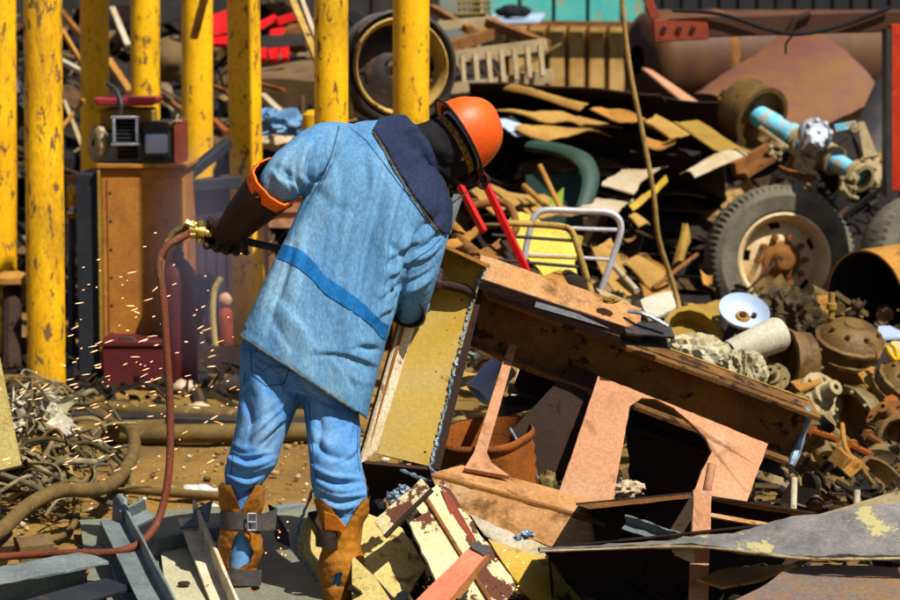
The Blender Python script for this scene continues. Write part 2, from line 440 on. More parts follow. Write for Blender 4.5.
K['container_dk'] = mat('black_container', (.010, .010, .012), (.016, .015, .015), sc=4, rough=.7, bump=.2)
K['concrete'] = mat('dusty_slab', (.15, .095, .048), (.095, .06, .03), (.10, .07, .045), sc=4, thr=.62, spsc=10, rough=.95, bump=.6)
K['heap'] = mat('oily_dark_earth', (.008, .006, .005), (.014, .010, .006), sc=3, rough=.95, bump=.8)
EXPO = 0.56
# ------------------------------------------------------------------ world, sun, camera
SUN_AZ, SUN_EL = math.radians(44), math.radians(55)
SDIR = V((math.sin(SUN_AZ) * math.cos(SUN_EL), -math.cos(SUN_AZ) * math.cos(SUN_EL), math.sin(SUN_EL)))
w = bpy.data.worlds.new('World'); SC.world = w; w.use_nodes = True
wn = w.node_tree.nodes; bg = wn['Background']; bg.inputs['Strength'].default_value = .05
sk = wn.new('ShaderNodeTexSky'); sk.sky_type = 'NISHITA'; sk.sun_disc = False
sk.sun_elevation = SUN_EL; sk.sun_rotation = math.atan2(SDIR.x, SDIR.y)
w.node_tree.links.new(sk.outputs[0], bg.inputs['Color'])
sl = bpy.data.lights.new('sun', 'SUN'); sl.energy = 5.0; sl.angle = math.radians(.5); sl.color = (1, .95, .86)
so = bpy.data.objects.new('sun', sl); COL.objects.link(so); so.rotation_euler = SDIR.to_track_quat('Z', 'Y').to_euler(); so.location = (4, -4, 9)
cd = bpy.data.cameras.new('camera'); co = bpy.data.objects.new('camera', cd); COL.objects.link(co)
co.location = CAM; co.rotation_euler = (math.pi / 2 - TH, 0, 0)
cd.sensor_width = 36; cd.lens = 100; cd.clip_end = 500; cd.clip_start = .1
cd.dof.use_dof = True; cd.dof.focus_distance = 7.7; cd.dof.aperture_fstop = 5.0
SC.camera = co
vs_ = SC.view_settings
vs_.view_transform = 'Standard'; vs_.look = 'None'; vs_.gamma = 1; vs_.exposure = EXPO; vs_.use_curve_mapping = False

# ------------------------------------------------------------------ ground
def axis_pts(lo, hi, step, far):
    a = list(np.arange(lo, hi + 1e-6, step)); d = step
    pre = []; x = lo
    while x > -far: d *= 1.6; x -= d; pre.append(x)
    d = step; post = []; x = hi
    while x < far: d *= 1.6; x += d; post.append(x)
    return pre[::-1] + a + post
gx = axis_pts(-5, 5, .06, 160); gy = axis_pts(6, 14, .06, 160)
g = MB(); W = len(gx)
for y in gy:
    for x in gx:
        z = 0
        if -6 < x < 6 and 5 < y < 15:
            z = .022 * noise.noise(V((x * 1.7, y * 1.7, 0))) + .012 * noise.noise(V((x * 6, y * 6, 3))) + .006 * noise.noise(V((x * 17, y * 17, 5)))
        g.v.append(V((x, y, z - .01)))
g.f = [(j * W + i, j * W + i + 1, (j + 1) * W + i + 1, (j + 1) * W + i) for j in range(len(gy) - 1) for i in range(W - 1)]
K['ground'] = mat('trodden_dirt', (.235, .14, .045), (.14, .08, .028), (.36, .26, .11), sc=2.2, thr=.60, soft=.1, spsc=11, rough=.97, bump=1.0, fine=.35, third=(.10, .06, .025))
single('ground', None, None, g, K['ground'], kind='structure', smooth=180)

# pebbles and crumbs on the dirt (uncountable)
pb = MB()
r = random.Random(3)
for i in range(900):
    px, py = r.uniform(-60, 480), 430 + 170 * r.random() ** 1.3
    c = PZ(px, py, 0); s = r.choice([.004, .006, .006, .009, .014]) * r.uniform(.7, 1.3)
    pb.blob(c + V((0, 0, s * .3)), (s * r.uniform(.8, 1.5), s, s * .7), seed=i, sub=1)
K['pebble'] = mat_islands('pebbles', [(.30, .20, .08), (.24, .15, .05), (.45, .38, .25), (.15, .09, .04), (.34, .24, .10), (.55, .5, .4)])
single('gravel', None, None, pb, K['pebble'], kind='stuff', smooth=60)

# ------------------------------------------------------------------ dark heaps the scrap lies on
def heap_z(x, y):
    if x > -.75:
        z = (1.2 - .36 * min(1, max(0, (x - 1.2) / .5))) * min(1, max(0, (y - 13.8) / 3.4)) ** .9
    else:
        z = .75 * min(1, max(0, (y - 15.5) / 2.4)) + 1.2 * min(1, max(0, (y - 18.5) / 3.0))
    return z + (.18 * noise.noise(V((x * .9, y * .9, 1))) + .10 * noise.noise(V((x * 2.6, y * 2.6, 2)))) * min(1, max(0, (y - 13) / 1.5))
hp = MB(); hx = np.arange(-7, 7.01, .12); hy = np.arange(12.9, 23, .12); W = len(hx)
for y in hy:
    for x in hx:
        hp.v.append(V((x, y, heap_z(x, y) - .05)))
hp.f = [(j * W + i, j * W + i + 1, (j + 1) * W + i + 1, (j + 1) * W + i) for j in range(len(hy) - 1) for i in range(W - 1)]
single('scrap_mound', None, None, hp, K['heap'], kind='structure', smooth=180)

def scatter(name, n, area, hz, smin, smax, mt, seed, kinds='prtb', lift=.02):
    b = MB(); r = random.Random(seed)
    for i in range(n):
        x, y = area(r)
        z = hz(x, y) + r.uniform(-.02, lift)
        c = V((x, y, z)); k = r.choice(kinds)
        d = V((r.uniform(-1, 1), r.uniform(-1, 1), r.uniform(-.5, .6))).normalized()
        u = V((r.uniform(-1, 1), r.uniform(-1, 1), r.uniform(.1, 1.2))).normalized()
        s = smin + (smax - smin) * r.random() ** 2.2
        X, Y, Z = frame(u, d)
        if k == 'p':
            a, q = s, s * r.uniform(.2, .7)
            b.quad([c - X * a - Y * q, c + X * a - Y * q * r.uniform(.5, 1), c + X * a * r.uniform(.5, 1) + Y * q, c - X * a + Y * q], .006, 3, 2, bump=s * .3, rag=s * .04, seed=i, bend=s * r.uniform(-.2, .2))
        elif k == 'r':
            e = c + d * s * 2.2; mid = (c + e) / 2 + u * s * r.uniform(-.2, .3)
            b.tube([c - d * s * 1.2, mid, e], r.uniform(.006, .016), 5, 3)
        elif k == 't':
            b.tube([c - d * s * .6, c + d * s * .6], s * r.uniform(.18, .4), 9)
        elif k == 'b':
            b.blob(c, (s * .6, s * .45, s * .4), seed=i, sub=2, amp=.5)
        elif k == 'l':
            b.sweep(prof_L(s * .25, s * .25, .007), c - d * s, c + d * s, u)
        elif k == 'c':
            R = s * .45
            b.lathe([(.002, 0), (R * .9, 0), (R * .95, R * .2), (R * .6, R * .25), (R * .55, R * .7), (R * .8, R * .74), (R * .8, R * .9), (R * .4, R * .95), (R * .36, R * 1.3), (.002, R * 1.32)], c - u * R * .5, u, 12)
    return single(name, None, None, b, mt, kind='stuff', smooth=35)
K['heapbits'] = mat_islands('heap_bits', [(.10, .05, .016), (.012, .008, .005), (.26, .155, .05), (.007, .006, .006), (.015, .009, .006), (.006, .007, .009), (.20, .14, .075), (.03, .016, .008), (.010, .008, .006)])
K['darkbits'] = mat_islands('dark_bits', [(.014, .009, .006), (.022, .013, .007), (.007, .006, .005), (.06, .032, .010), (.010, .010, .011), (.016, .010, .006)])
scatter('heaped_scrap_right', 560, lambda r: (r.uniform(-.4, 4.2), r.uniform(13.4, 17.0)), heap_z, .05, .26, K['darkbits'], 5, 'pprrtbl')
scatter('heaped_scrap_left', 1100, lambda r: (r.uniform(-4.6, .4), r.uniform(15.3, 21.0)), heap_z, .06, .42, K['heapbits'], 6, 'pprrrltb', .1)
K['drumbits'] = mat_islands('drum_bits', [(.10, .06, .02), (.02, .013, .006), (.16, .105, .035), (.010, .008, .005), (.05, .03, .011), (.20, .14, .055), (.014, .010, .006), (.007, .006, .005)])
def sheet_stack(name, n, seed):
    b = MB(); r = random.Random(seed)
    for i in range(n):
        x, y = r.uniform(.0, 2.1), r.uniform(14.0, 16.6)
        z = heap_z(x, y) + r.uniform(-.02, .10); c = V((x, y, z))
        a0 = r.uniform(-.5, .5); X = V((math.cos(a0), math.sin(a0) * .6, r.uniform(-.35, .1))).normalized()
        N_ = (V((r.uniform(-.25, .25), r.uniform(-.5, .15), 1))).normalized(); Y = N_.cross(X).normalized()
        L, w_ = r.uniform(.14, .42), r.uniform(.04, .16)
        b.quad([c - X * L - Y * w_, c + X * L - Y * w_ * r.uniform(.2, 1), c + X * L * r.uniform(.6, 1) + Y * w_, c - X * L * r.uniform(.6, 1) + Y * w_], .006, 8, 3, bump=.03, rag=.006, seed=i, bend=r.uniform(-.05, .05), thn=-N_)
    return single(name, None, None, b, K['stackbits'], kind='stuff', smooth=40)
sheet_stack('layered_sheet_scrap', 150, 31)
flat = lambda x, y: .05
scatter('small_scrap_bits', 1100, lambda r: (r.uniform(-.05, 3.3), r.uniform(8.7, 13.4)), lambda x, y: .03 + .24 * min(1, max(0, (y - 9.2) / 3.2)) + .10 * noise.noise(V((x * 2, y * 2, 0))), .02, .13, K['drumbits'], 8, 'ptbblccccc', .10)
scatter('small_scrap_crumbs', 420, lambda r: (r.uniform(-2.6, -.4), r.uniform(11.3, 13.6)), lambda x, y: .02, .02, .11, K['darkbits'], 9, 'pprtbl', .04)
scatter('shadowed_scrap_bits', 900, lambda r: (r.uniform(-.3, 1.6), r.uniform(6.9, 9.7)), lambda x, y: .02, .02, .13, K['darkbits'], 10, 'pprtbl', .06)

# ------------------------------------------------------------------ yellow posts
posts = [
    (0, -60, 1, 305, 13.4, .17, 'yellow', 'yellow pipe post cut by the left edge of the picture, behind the front post'),
    (42, -60, 47, 425, 11.7, .180, 'yellow_worn', 'foremost and most rust-flecked yellow pipe post, left of the brown cabinet'),
    (94, -60, 96, 300, 15.4, .176, 'yellow', 'yellow pipe post behind the left side of the brown cabinet, rising over the old engine'),
    (145, -60, 146, 300, 15.0, .176, 'yellow', 'yellow pipe post behind the right side of the brown cabinet, with a stained lower half'),
    (197, -60, 198, 350, 14.2, .176, 'yellow', 'yellow pipe post just right of the brown cabinet with a rod leaning on its top'),
    (242, -60, 250, 365, 13.3, .176, 'yellow', 'yellow pipe post standing right above the worker\'s black glove'),
    (331, -60, 332, 412, 11.42, .155, 'yellow', 'yellow pipe post left of the hanging wheel rim, above the worker\'s shoulder'),
    (411, -60, 411, 385, 12.2, .178, 'yellow', 'yellow pipe post in front of the hanging wheel rim, behind the worker\'s neck'),
]
for i, (x0, y0, x1, y1, D, dia, k, lab) in enumerate(posts):
    a = P(x0, y0, D); b = P(x1, y1, D); d = (b - a)
    b = a + d * ((-.05 - a.z) / d.z)
    a = a + d * ((4.2 - a.z) / d.z)
    mb = MB(); n = 44; r_ = dia / 2
    rings = []
    for j in range(n + 1):
        c = a.lerp(b, j / n)
        ring = []
        for q in range(28):
            t = 2 * math.pi * q / 28
            rr = r_ * (1 + .02 * noise.noise(V((math.cos(t) * 2, math.sin(t) * 2, c.z * 2.5 + i * 9))) - .035 * max(0, noise.noise(V((math.cos(t) * 1.5, math.sin(t) * 1.5, c.z * 6 + i * 5))) - .25))
            ring.append(c + V((math.cos(t) * rr, math.sin(t) * rr, 0)))
        rings.append(ring)
    mb.loft(rings)
    single('pipe_post', lab, 'post', mb, K[k], group='yellow pipe posts', smooth=50)

# ------------------------------------------------------------------ far background
# tan sheet piling wall with teal container behind
b = MB(); D = 23.5; pts = []
xs = np.linspace(470, 690, 12)
prof = []
for i, x in enumerate(xs):
    c = P(x, 50, D)
    prof.append((c.x, c.y)); prof.append((c.x + .13, c.y)); prof.append((c.x + .15, c.y + .12)); 
    if i < len(xs) - 1:
        n_ = P(xs[i + 1], 50, D); prof.append((n_.x - .02, n_.y + .12))
zt = P(560, 25, D).z
t = Thing('sheet_pile_wall', 'tan corrugated sheet pile wall below the teal cladding at the back', 'wall', P(580, 90, D))
fr = [V((x, y, zt)) for x, y in prof]; lo = [V((x, y, .5)) for x, y in prof]
N_ = len(fr); b.v = fr + lo + [p + V((0, .02, 0)) for p in fr] + [p + V((0, .02, 0)) for p in lo]
for i in range(N_ - 1):
    b.f += [(i, i + 1, N_ + i + 1, N_ + i), (2 * N_ + i, 2 * N_ + i + 1, 3 * N_ + i + 1, 3 * N_ + i)]
t.part('panel', b, K['fence_tan'], smooth=0)
b = MB().sweep(prof_box(.10, .05), P(462, 22, D - .1), P(700, 25, D - .1)); t.part('top_rail', b, K['rust'])
t = Thing('teal_cladding', 'teal rust-stained board cladding above the tan wall', 'wall', P(570, 20, 25.5))
b = MB(); x = 486
bi = MB()
while x < 700:
    a0 = P(x, 26, 25.5); a1 = P(x + 33, 26, 25.5)
    b.box(V(((a0.x + a1.x) / 2, 25.5, 2.55)), (a1.x - a0.x - .03, .03, 1.7))
    x += 34
t.part('board', b, K['teal'], smooth=0)
t.part('backing', MB().box(V((P(595, 26, 25.6).x, 25.56, 2.55)), (2.5, .05, 1.7)), K['darkteal'])
# black container at the upper right, dark boards at the upper left
b = MB(); 
for i in range(60):
    xx = 1.9 + i * .09
    b.box(V((xx, 24.0 + (.03 if i % 2 else 0), 2.3)), (.09, .06, 2.6))
single('shipping_container', 'black ribbed shipping container wall in the top right corner', 'container', b, K['container_dk'], smooth=0)
b = MB()
for i in range(46):
    b.box(V((-8.3 + i * .18, 27 + (.04 if i % 2 else 0), 1.9)), (.178, .08, 3.8))
single('board_fence', 'dark weathered board fence behind the scrap at upper left', 'fence', b, K['steel_dark'], smooth=0)

# big brown tank lying at the upper right
D = 20.5
t = Thing('storage_tank', 'large brown steel tank lying on its side at upper right', 'tank', P(720, 110, D))
c0 = P(648, 60, D); ax = V((1, .42, 0)).normalized(); R = m(50, D)
t.part('shell', MB().lathe([(R * .3, -.10), (R * .75, -.07), (R * .95, -.02), (R, .05), (R, 1.3), (R * 1.0, 3.2), (R * .9, 3.3), (0.01, 3.35)], c0, ax, 48), K['tank'], smooth=50)
t.part('seam_band', MB().lathe([(R, .55), (R * 1.015, .56), (R * 1.015, .62), (R, .63)], c0, ax, 48), K['rust'])
# dusty yellow tank end behind the curved sheet
D = 21.5
single('rusty_drum_tank', 'dusty yellow rusted tank end behind the curved purple sheet', 'tank',
       MB().lathe([(.01, -.16), (.28, -.15), (.45, -.1), (.56, 0), (.58, .1), (.58, 1.2), (.01, 1.25)], P(852, 95, D), V((.45, -.7, .25)) * -1, 36), K['dustyel'], smooth=50)
# curved purple sheet
b = MB().quad(Q([(694, 92, 17.2), (790, 22, 18.2), (884, 96, 17.6), (768, 142, 16.6)]), .012, 14, 14, bump=.04, rag=.006, seed=2, bendv=.10, bend=-.06, sc=1.5)
single('curved_steel_sheet', 'large curved purple-brown steel sheet leaning below the tank', 'steel sheet', b, K['purple_sheet'], smooth=60)
b = MB().quad(Q([(642, 68, 17.0), (652, 70, 17.2), (740, 128, 16.6), (722, 132, 16.4)]), .012, 14, 2, bump=.01, seed=3)
single('steel_strip', 'long pale pink steel strip running down to the brake drum axle', 'steel strip', b, K['pink'])
# ------------------------------------------------------------------ left: cabinet with old engine on it
D = 12.35
t = Thing('steel_cabinet', 'tall orange-brown steel cabinet behind the hose at left', 'cabinet', PZ(135, 388, 0))
z0, z1 = 0.0, P(130, 168, D).z
xa, xb = P(103, 300, D).x, P(186, 300, D).x
y0, y1 = D, D + .5
def bx(b, x0, x1, ya, yb, za, zb):
    return b.box(V(((x0 + x1) / 2, (ya + yb) / 2, (za + zb) / 2)), (abs(x1 - x0), abs(yb - ya), abs(zb - za)))
t.part('body', bx(MB(), xa, xb, y0, y1, z0, z1), K['orangebrown'], bevel=.006)
t.part('front_plate', bx(MB(), xa + .03, xb - .006, y0 - .008, y0 - .001, z0 + .02, z1 - .05), K['orangebrown'], bevel=.002)
t.part('top_flange', bx(MB(), xa - .02, xb + .02, y0 - .025, y1 + .02, z1, z1 + .02), K['orangebrown'], bevel=.003)
t.part('edge_strip', bx(MB(), xa - .016, xa - .001, y0 - .02, y0 + .03, z0, z1 - .003), K['dustyel'])
t.part('side_column', bx(MB(), xa - .13, xa - .018, y0 + .02, y1, z0, z1 - .03), K['navysteel'], bevel=.005)
t.part('rivet', (lambda b: [b.lathe([(.001, .004), (.007, .003), (.008, -.001)], V((xa + .045, y0 - .008, z0 + .1 + i * .14)), (0, -1, 0), 8) for i in range(7)][0])(MB()), K['steel_dark'])
# engine standing on it
D = 12.4
zt = z1 + .02
e = Thing('old_engine', 'old engine with a red top tray standing on the brown cabinet', 'engine', V((P(130, 165, D).x, D + .2, zt)))
e.part('crankcase', bx(MB(), P(92, 0, D).x, P(178, 0, D).x, D + .06, D + .4, zt, zt + .15), K['greyblue'], bevel=.012)
gx0, gx1 = P(113, 0, D).x, P(136, 0, D).x
za, zb = P(0, 144, D).z, P(0, 117, D).z
gb = MB(); wd = .014
gb.box(V(((gx0 + gx1) / 2, D - .02, zb)), (gx1 - gx0 + .03, .05, wd)); gb.box(V(((gx0 + gx1) / 2, D - .02, za)), (gx1 - gx0 + .03, .05, wd))
gb.box(V((gx0, D - .02, (za + zb) / 2)), (wd, .05, zb - za - wd)); gb.box(V((gx1, D - .02, (za + zb) / 2)), (wd, .05, zb - za - wd))
gr = e.part('grille', gb, K['steel_bare'], bevel=.003)
lv = MB()
for i in range(6):
    z = za + (zb - za) * (i + .8) / 7
    lv.box(V(((gx0 + gx1) / 2, D - .005, z)), (gx1 - gx0 - .016, .03, .006), z=(0, -.5, 1))
lv.box(V(((gx0 + gx1) / 2, D + .03, (za + zb) / 2)), (gx1 - gx0, .04, zb - za))
e.part('louvre', lv, K['navysteel'], parent=gr)
lv2 = MB()
for i in range(5):
    lv2.box(V(((gx0 + gx1) / 2, D + .045, zt + .03 + i * .022)), (.10, .03, .008), z=(0, -.5, 1))
e.part('cooling_fin', lv2, K['steel_dark'])
fl = MB().lathe([(.02, -.02), (.085, -.02), (.09, -.012), (.09, .012), (.075, .02), (.02, .02)], P(97, 143, D + .1), V((-1, -.55, .1)), 30, rad=lambda i, j: 1.05 if (j % 2 and i in (2, 3)) else 1)
e.part('flywheel', fl, K['lightdust'])
wp = bx(MB(), P(143, 0, D).x, P(166, 0, D).x, D - .01, D + .12, P(0, 154, D).z, P(0, 134, D).z)
e.part('white_cover', wp, K['bluewhite'], bevel=.012)
e.part('cover_frame', bx(MB(), P(139, 0, D).x, P(172, 0, D).x, D + .02, D + .28, P(0, 160, D).z, P(0, 122, D).z), K['steel_dark'], bevel=.01)
e.part('side_panel', bx(MB(), P(172, 0, D).x, P(180, 0, D).x, D + .0, D + .3, zt, P(0, 121, D).z), K['rust_red'], bevel=.004)
e.part('fuel_tank', bx(MB(), P(95, 0, D).x, P(148, 0, D).x, D + .1, D + .36, P(0, 133, D).z, P(0, 109, D).z), K['dustyel'], bevel=.02)
tr = MB(); zA, zB = P(0, 106, D).z, P(0, 98, D).z
tr.loft([[V((x_, y_, zz)) for x_, y_ in ((P(94 - o, 0, D).x, D + .02 - o * .003), (P(150 + o, 0, D).x, D + .02 - o * .003), (P(150 + o, 0, D).x, D + .4), (P(94 - o, 0, D).x, D + .4))] for zz, o in ((zA, 0), (zB, 3))])
e.part('top_tray', tr, K['brightred'] if False else mat('faded_red_tray', (.30, .035, .04), (.22, .03, .035), sc=8, rough=.55, bump=.2), bevel=.01)
e.part('exhaust_pipe', MB().tube(Q([(120, 116, D), (121, 104, D), (116, 90, D + .05), (108, 84, D + .1)]), .012, 8, 4), K['steel_dark'])
e.part('bolt', MB().tube(Q([(176, 122, D), (178, 114, D)]), .008, 8).tube(Q([(172, 121, D), (182, 121, D)]), .006, 6), K['lightdust'])

# dark red boxes in front of the cabinet's foot
D = 12.05
t = Thing('metal_crate', 'dark maroon metal box on the ground at the foot of the cabinet', 'box', PZ(128, 393, 0))
t.part('body', bx(MB(), P(97, 0, D).x, P(158, 0, D).x, D, D + .28, 0, P(0, 347, D).z), K['maroon'], bevel=.006)
t.part('lid', bx(MB(), P(95, 0, D).x, P(160, 0, D).x, D - .01, D + .29, P(0, 347, D).z + .002, P(0, 343, D).z + .01), K['maroon'], bevel=.005)
t.part('handle', MB().tube(Q([(118, 342, D), (120, 338, D), (133, 338, D), (136, 342, D)]), .006, 6), K['steel_dark'])
D = 12.2
t = Thing('gas_cylinder', 'maroon gas cylinder standing right of the brown cabinet', 'gas cylinder', PZ(176, 392, 0))
cx = P(175, 0, D).x
t.part('shell', MB().lathe([(.085, 0), (.09, .02), (.09, .52), (.08, .57), (.05, .61), (.03, .63), (.03, .66)], V((cx, D, 0)), (0, 0, 1), 24), K['maroon'], smooth=60)
t.part('valve', MB().lathe([(.016, .66), (.016, .70), (.028, .70), (.028, .725), (.01, .725)], V((cx, D, 0)), (0, 0, 1), 12), K['steel_dark'])
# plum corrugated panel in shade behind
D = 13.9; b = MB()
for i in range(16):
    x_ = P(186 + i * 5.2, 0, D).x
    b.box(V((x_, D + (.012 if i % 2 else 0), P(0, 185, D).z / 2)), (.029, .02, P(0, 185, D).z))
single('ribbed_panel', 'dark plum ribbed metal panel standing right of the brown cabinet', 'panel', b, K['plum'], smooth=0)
b = MB()
for i in range(9):
    z = .62 + i * .045
    b.box(V((P(288, 0, 14.4).x, 14.4 + (.02 if i % 2 else 0), z)), (.26, .03, .044))
single('slatted_panel', 'pink-brown slatted panel behind the worker\'s raised arm', 'panel', b, K['pink'], smooth=0)
# red extinguisher-like bottle with hose
D = 12.9
t = Thing('fire_extinguisher', 'small red extinguisher with a pale hose left of the jacket hem', 'extinguisher', P(222, 345, D))
cx = P(222, 0, D).x; zb = P(222, 345, D).z
t.part('cylinder', MB().lathe([(.038, 0), (.042, .01), (.042, .14), (.036, .18), (.02, .20)], V((cx, D, zb)), (0, 0, 1), 20), K['rust_red'], smooth=60)
t.part('cap', MB().blob(V((cx, D, zb + .235)), (.036, .034, .038), seed=4, amp=.1), K['pink'])
t.part('hose', MB().tube(Q([(221, 278, D - .05), (214, 292, D - .05), (213, 320, D - .05), (216, 352, D - .05)]), .016, 10, 5), mat('pale_hose', (.40, .34, .14), (.3, .25, .1), rough=.8))
single('dark_block', 'dark oily block that the small red extinguisher stands on', 'block', MB().quad(Q([(204, 346, 12.75), (242, 346, 12.75), (244, 388, 12.7), (202, 388, 12.7)]), .3, 5, 5, bump=.03, rag=.01), K['rust_dark'])
# frame arms left of the sleeve, in shade
b = MB().sweep(prof_box(.06, .05), P(172, 188, 12.7), P(228, 143, 13.0))
single('slanting_bar', 'blue-black steel arm slanting up between two yellow posts', 'steel bar', b, K['navysteel'], bevel=.005)
b = MB().sweep(prof_box(.07, .06), P(171, 187, 12.75), P(240, 182, 12.9))
single('steel_rail', 'level blue-black steel rail right of the old engine', 'steel bar', b, K['navysteel'], bevel=.005)
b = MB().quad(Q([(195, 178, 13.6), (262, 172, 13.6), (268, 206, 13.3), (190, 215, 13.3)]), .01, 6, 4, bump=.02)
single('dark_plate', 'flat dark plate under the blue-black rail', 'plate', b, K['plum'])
# yellow rimmed square fitting left of cabinet
D = 12.9
t = Thing('square_fitting', 'small tan square frame with a yellow core, left of the cabinet top', 'fitting', P(72, 216, D))
b = MB()
for a_, c_ in (((64, 177), (82, 177)), ((82, 177), (82, 216)), ((82, 216), (64, 216)), ((64, 216), (64, 177))):
    b.tube([P(*a_, D), P(*c_, D)], .014, 8)
t.part('frame', b, K['rust_tan'])
t.part('core', MB().blob(P(72, 197, D + .05), (.04, .05, .06), seed=1, amp=.2), K['yellow'])
t.part('bulb', MB().blob(P(72, 209, D - .02), (.016, .016, .016), seed=1, amp=.1), K['bluewhite'])
t.part('stem', MB().tube([P(72, 216, D + .05), PZ(72, 375, 0)], .02, 8), K['steel_dark'])
# shape at far left behind front post
D = 13.0
t = Thing('valve_wheel', 'brown valve with a dusty yellow ring at the far left behind the front post', 'valve', PZ(10, 372, 0))
t.part('ring', MB().lathe([(.06, -.02), (.085, -.02), (.085, .02), (.06, .02), (.06, -.02)], P(12, 295, D), (0.3, -1, .2), 20), K['dustyel'])
t.part('stem', MB().tube([P(12, 280, D + .05), PZ(12, 372, 0)], .05, 10), K['rust_dark'])
t.part('cap', MB().lathe([(.12, 0), (.12, .03), (.03, .06)], P(12, 282, D), (0, 0, 1), 20), K['rust_tan'])
# long pipes and beam on the ground behind the worker's hose
def tube1(name, label, cat, pts, r, mt, seg=10, sm=5, group=None, flat=1.0):
    return single(name, label, cat, MB().tube(pts, r, seg, sm, flat=flat), mt, smooth=60, group=group)
tube1('ground_pipe', 'long dusty pipe on the ground right of the front post, farthest of the row', 'pipe', [PZ(60, 404, .05), PZ(160, 412, .05), PZ(330, 418, .05)], .035, K['hose_olive'])
tube1('ground_pipe', 'dusty pipe on the ground nearest the dirt clearing, behind the red-brown hose', 'pipe', [PZ(66, 433, .04), PZ(160, 434, .04), PZ(340, 432, .04)], .042, K['hose_olive'])
b = MB().sweep(prof_box(.12, .05), PZ(60, 418, .06), PZ(330, 426, .06)); single('flat_rail', 'flat grey rail lying between the two dusty ground pipes', 'rail', b, K['steel_dark'], bevel=.004)
tube1('ground_pipe', 'short pipe stub with pale end pointing right in front of the rail', 'pipe', [PZ(90, 428, .06), PZ(165, 426, .07)], .03, K['hose_olive'])
# row of small rubble stones beside the boxes
for px, py, s, lab in ((183, 388, .05, 'pale stone at the foot of the maroon gas cylinder'), (199, 410, .045, 'flat grey stone right of the red-brown hose behind the pipes'), (236, 385, .06, 'brown stone under the jacket hem at the post\'s foot')):
    single('stone', lab, 'stone', MB().blob(PZ(px, py, s * .5), (s * 1.3, s, s * .8), seed=px), K['stone'], smooth=60)

# ------------------------------------------------------------------ left background scrap (individual pieces)
def plate1(name, label, cat, pts, th, mt, **k):
    if len(pts) == 4: b = MB().quad(Q(pts), th, k.pop('nx', 8), k.pop('ny', 4), **k)
    else: b = MB().poly(Q(pts), th, k.get('rag', .004), seed=k.get('seed', 0))
    return single(name, label, cat, b, mt, smooth=40)
bars = [
    ((62, 30, 16.5), (92, 80, 16.2), .03, 'rust_tan', 'tan bar slanting down just right of the front post'),
    ((60, 60, 16.8), (82, 72, 16.6), .03, 'pale_sheet', 'short pale bar near the top of the front post'),
    ((64, 100, 16.4), (83, 150, 16.2), .02, 'greywood', 'thin grey bar leaning left of the old engine'),
    ((55, 5, 17.5), (84, 40, 17.3), .04, 'rust', 'brown bar at the top between the two leftmost posts'),
    ((108, 60, 17.0), (130, 92, 16.6), .035, 'rust_tan', 'tan bar between the posts above the red tray'),
    ((112, 8, 17.6), (128, 46, 17.2), .03, 'pale_sheet', 'pale bar high between the posts above the red tray'),
    ((161, 70, 16.5), (184, 45, 16.8), .04, 'concrete', 'dusty bar between posts, below the dark gap'),
    ((160, 95, 16.4), (182, 110, 16.2), .03, 'rust', 'rusty bar between posts at the height of the engine'),
    ((214, 120, 15.6), (226, 132, 15.3), .03, 'rust_orange', 'short orange rusty bar left of the glove-side post'),
    ((208, 84, 16.2), (228, 92, 15.9), .025, 'rust_orange', 'orange rusty strip between posts below the red machine'),
    ((262, 95, 15.6), (286, 118, 15.2), .032, 'pale_sheet', 'pale grey plank leaning below the dusty slab'),
    ((260, 84, 16.0), (284, 90, 15.8), .02, 'rust_orange', 'thin orange strip under the dusty slab'),
    ((280, 108, 15.6), (312, 116, 15.4), .02, 'rust_orange', 'long thin orange strip left of the rim post'),
    ((303, 96, 15.0), (303, 118, 15.0), .02, 'concrete', 'small upright dusty stub left of the rim post'),
    ((290, -5, 14.2), (318, 62, 13.6), .028, 'rimtan', 'tan rod leaning against the post left of the wheel rim, nearer one'),
    ((300, -5, 14.4), (322, 56, 13.8), .024, 'pale_sheet', 'pale rod leaning against the post left of the wheel rim, farther one'),
    ((205, -5, 13.7), (194, 38, 13.9), .03, 'rimtan', 'tan rod leaning on the top of the post right of the cabinet'),
    ((2, 45, 14.0), (14, 95, 13.8), .05, 'steel_dark', 'dark bar leaning on the left-edge post'),
    ((60, 130, 14.6), (84, 100, 15.2), .02, 'rust_tan', 'thin tan rod leaning against the front post from the right'),
]
for i, (a_, b_, wd, k, lab) in enumerate(bars):
    mb = MB().sweep(prof_box(wd * (1.4 if i % 3 else 1), wd), P(*a_), P(*b_), n=4, jit=.002)
    single('scrap_bar', lab, 'scrap bar', mb, K[k], bevel=.003)
# red machine pieces
t = Thing('red_machine', 'bright red broken machine seen between the posts at upper left', 'machine', P(280, 62, 17.5))
b = MB(); b.quad(Q([(270, 30, 17.4), (286, 26, 17.6), (291, 43, 17.4), (273, 45, 17.2)]), .06, 4, 3, bump=.02)
t.part('panel', b, K['brightred'])
b = MB(); b.quad(Q([(258, 22, 17.7), (274, 14, 18), (278, 19, 18), (260, 30, 17.6)]), .05, 4, 3, bump=.02)
b.sweep(prof_box(.06, .05), P(276, 22, 17.8), P(300, 14, 17.9))
t.part('arm', b, K['brightred'])
t.part('roller', MB().lathe([(.03, -.05), (.10, -.05), (.10, .05), (.03, .05)], P(298, 38, 17.4), (.8, -.6, 0), 20), K['rust'])
for x_, y_ in ((262, 52), (273, 52), (284, 51)):
    t.part('tine', MB().quad(Q([(x_ - 5, y_ - 4, 17.0), (x_ + 5, y_ - 5, 17.0), (x_ + 4, y_ + 6, 16.9), (x_ - 3, y_ + 7, 16.9)]), .04, 2, 2, bump=.01), K['brightred'])
t.part('base_bar', MB().sweep(prof_box(.10, .08), P(256, 42, 17.2), P(318, 38, 17.3)), K['steel_dark'])
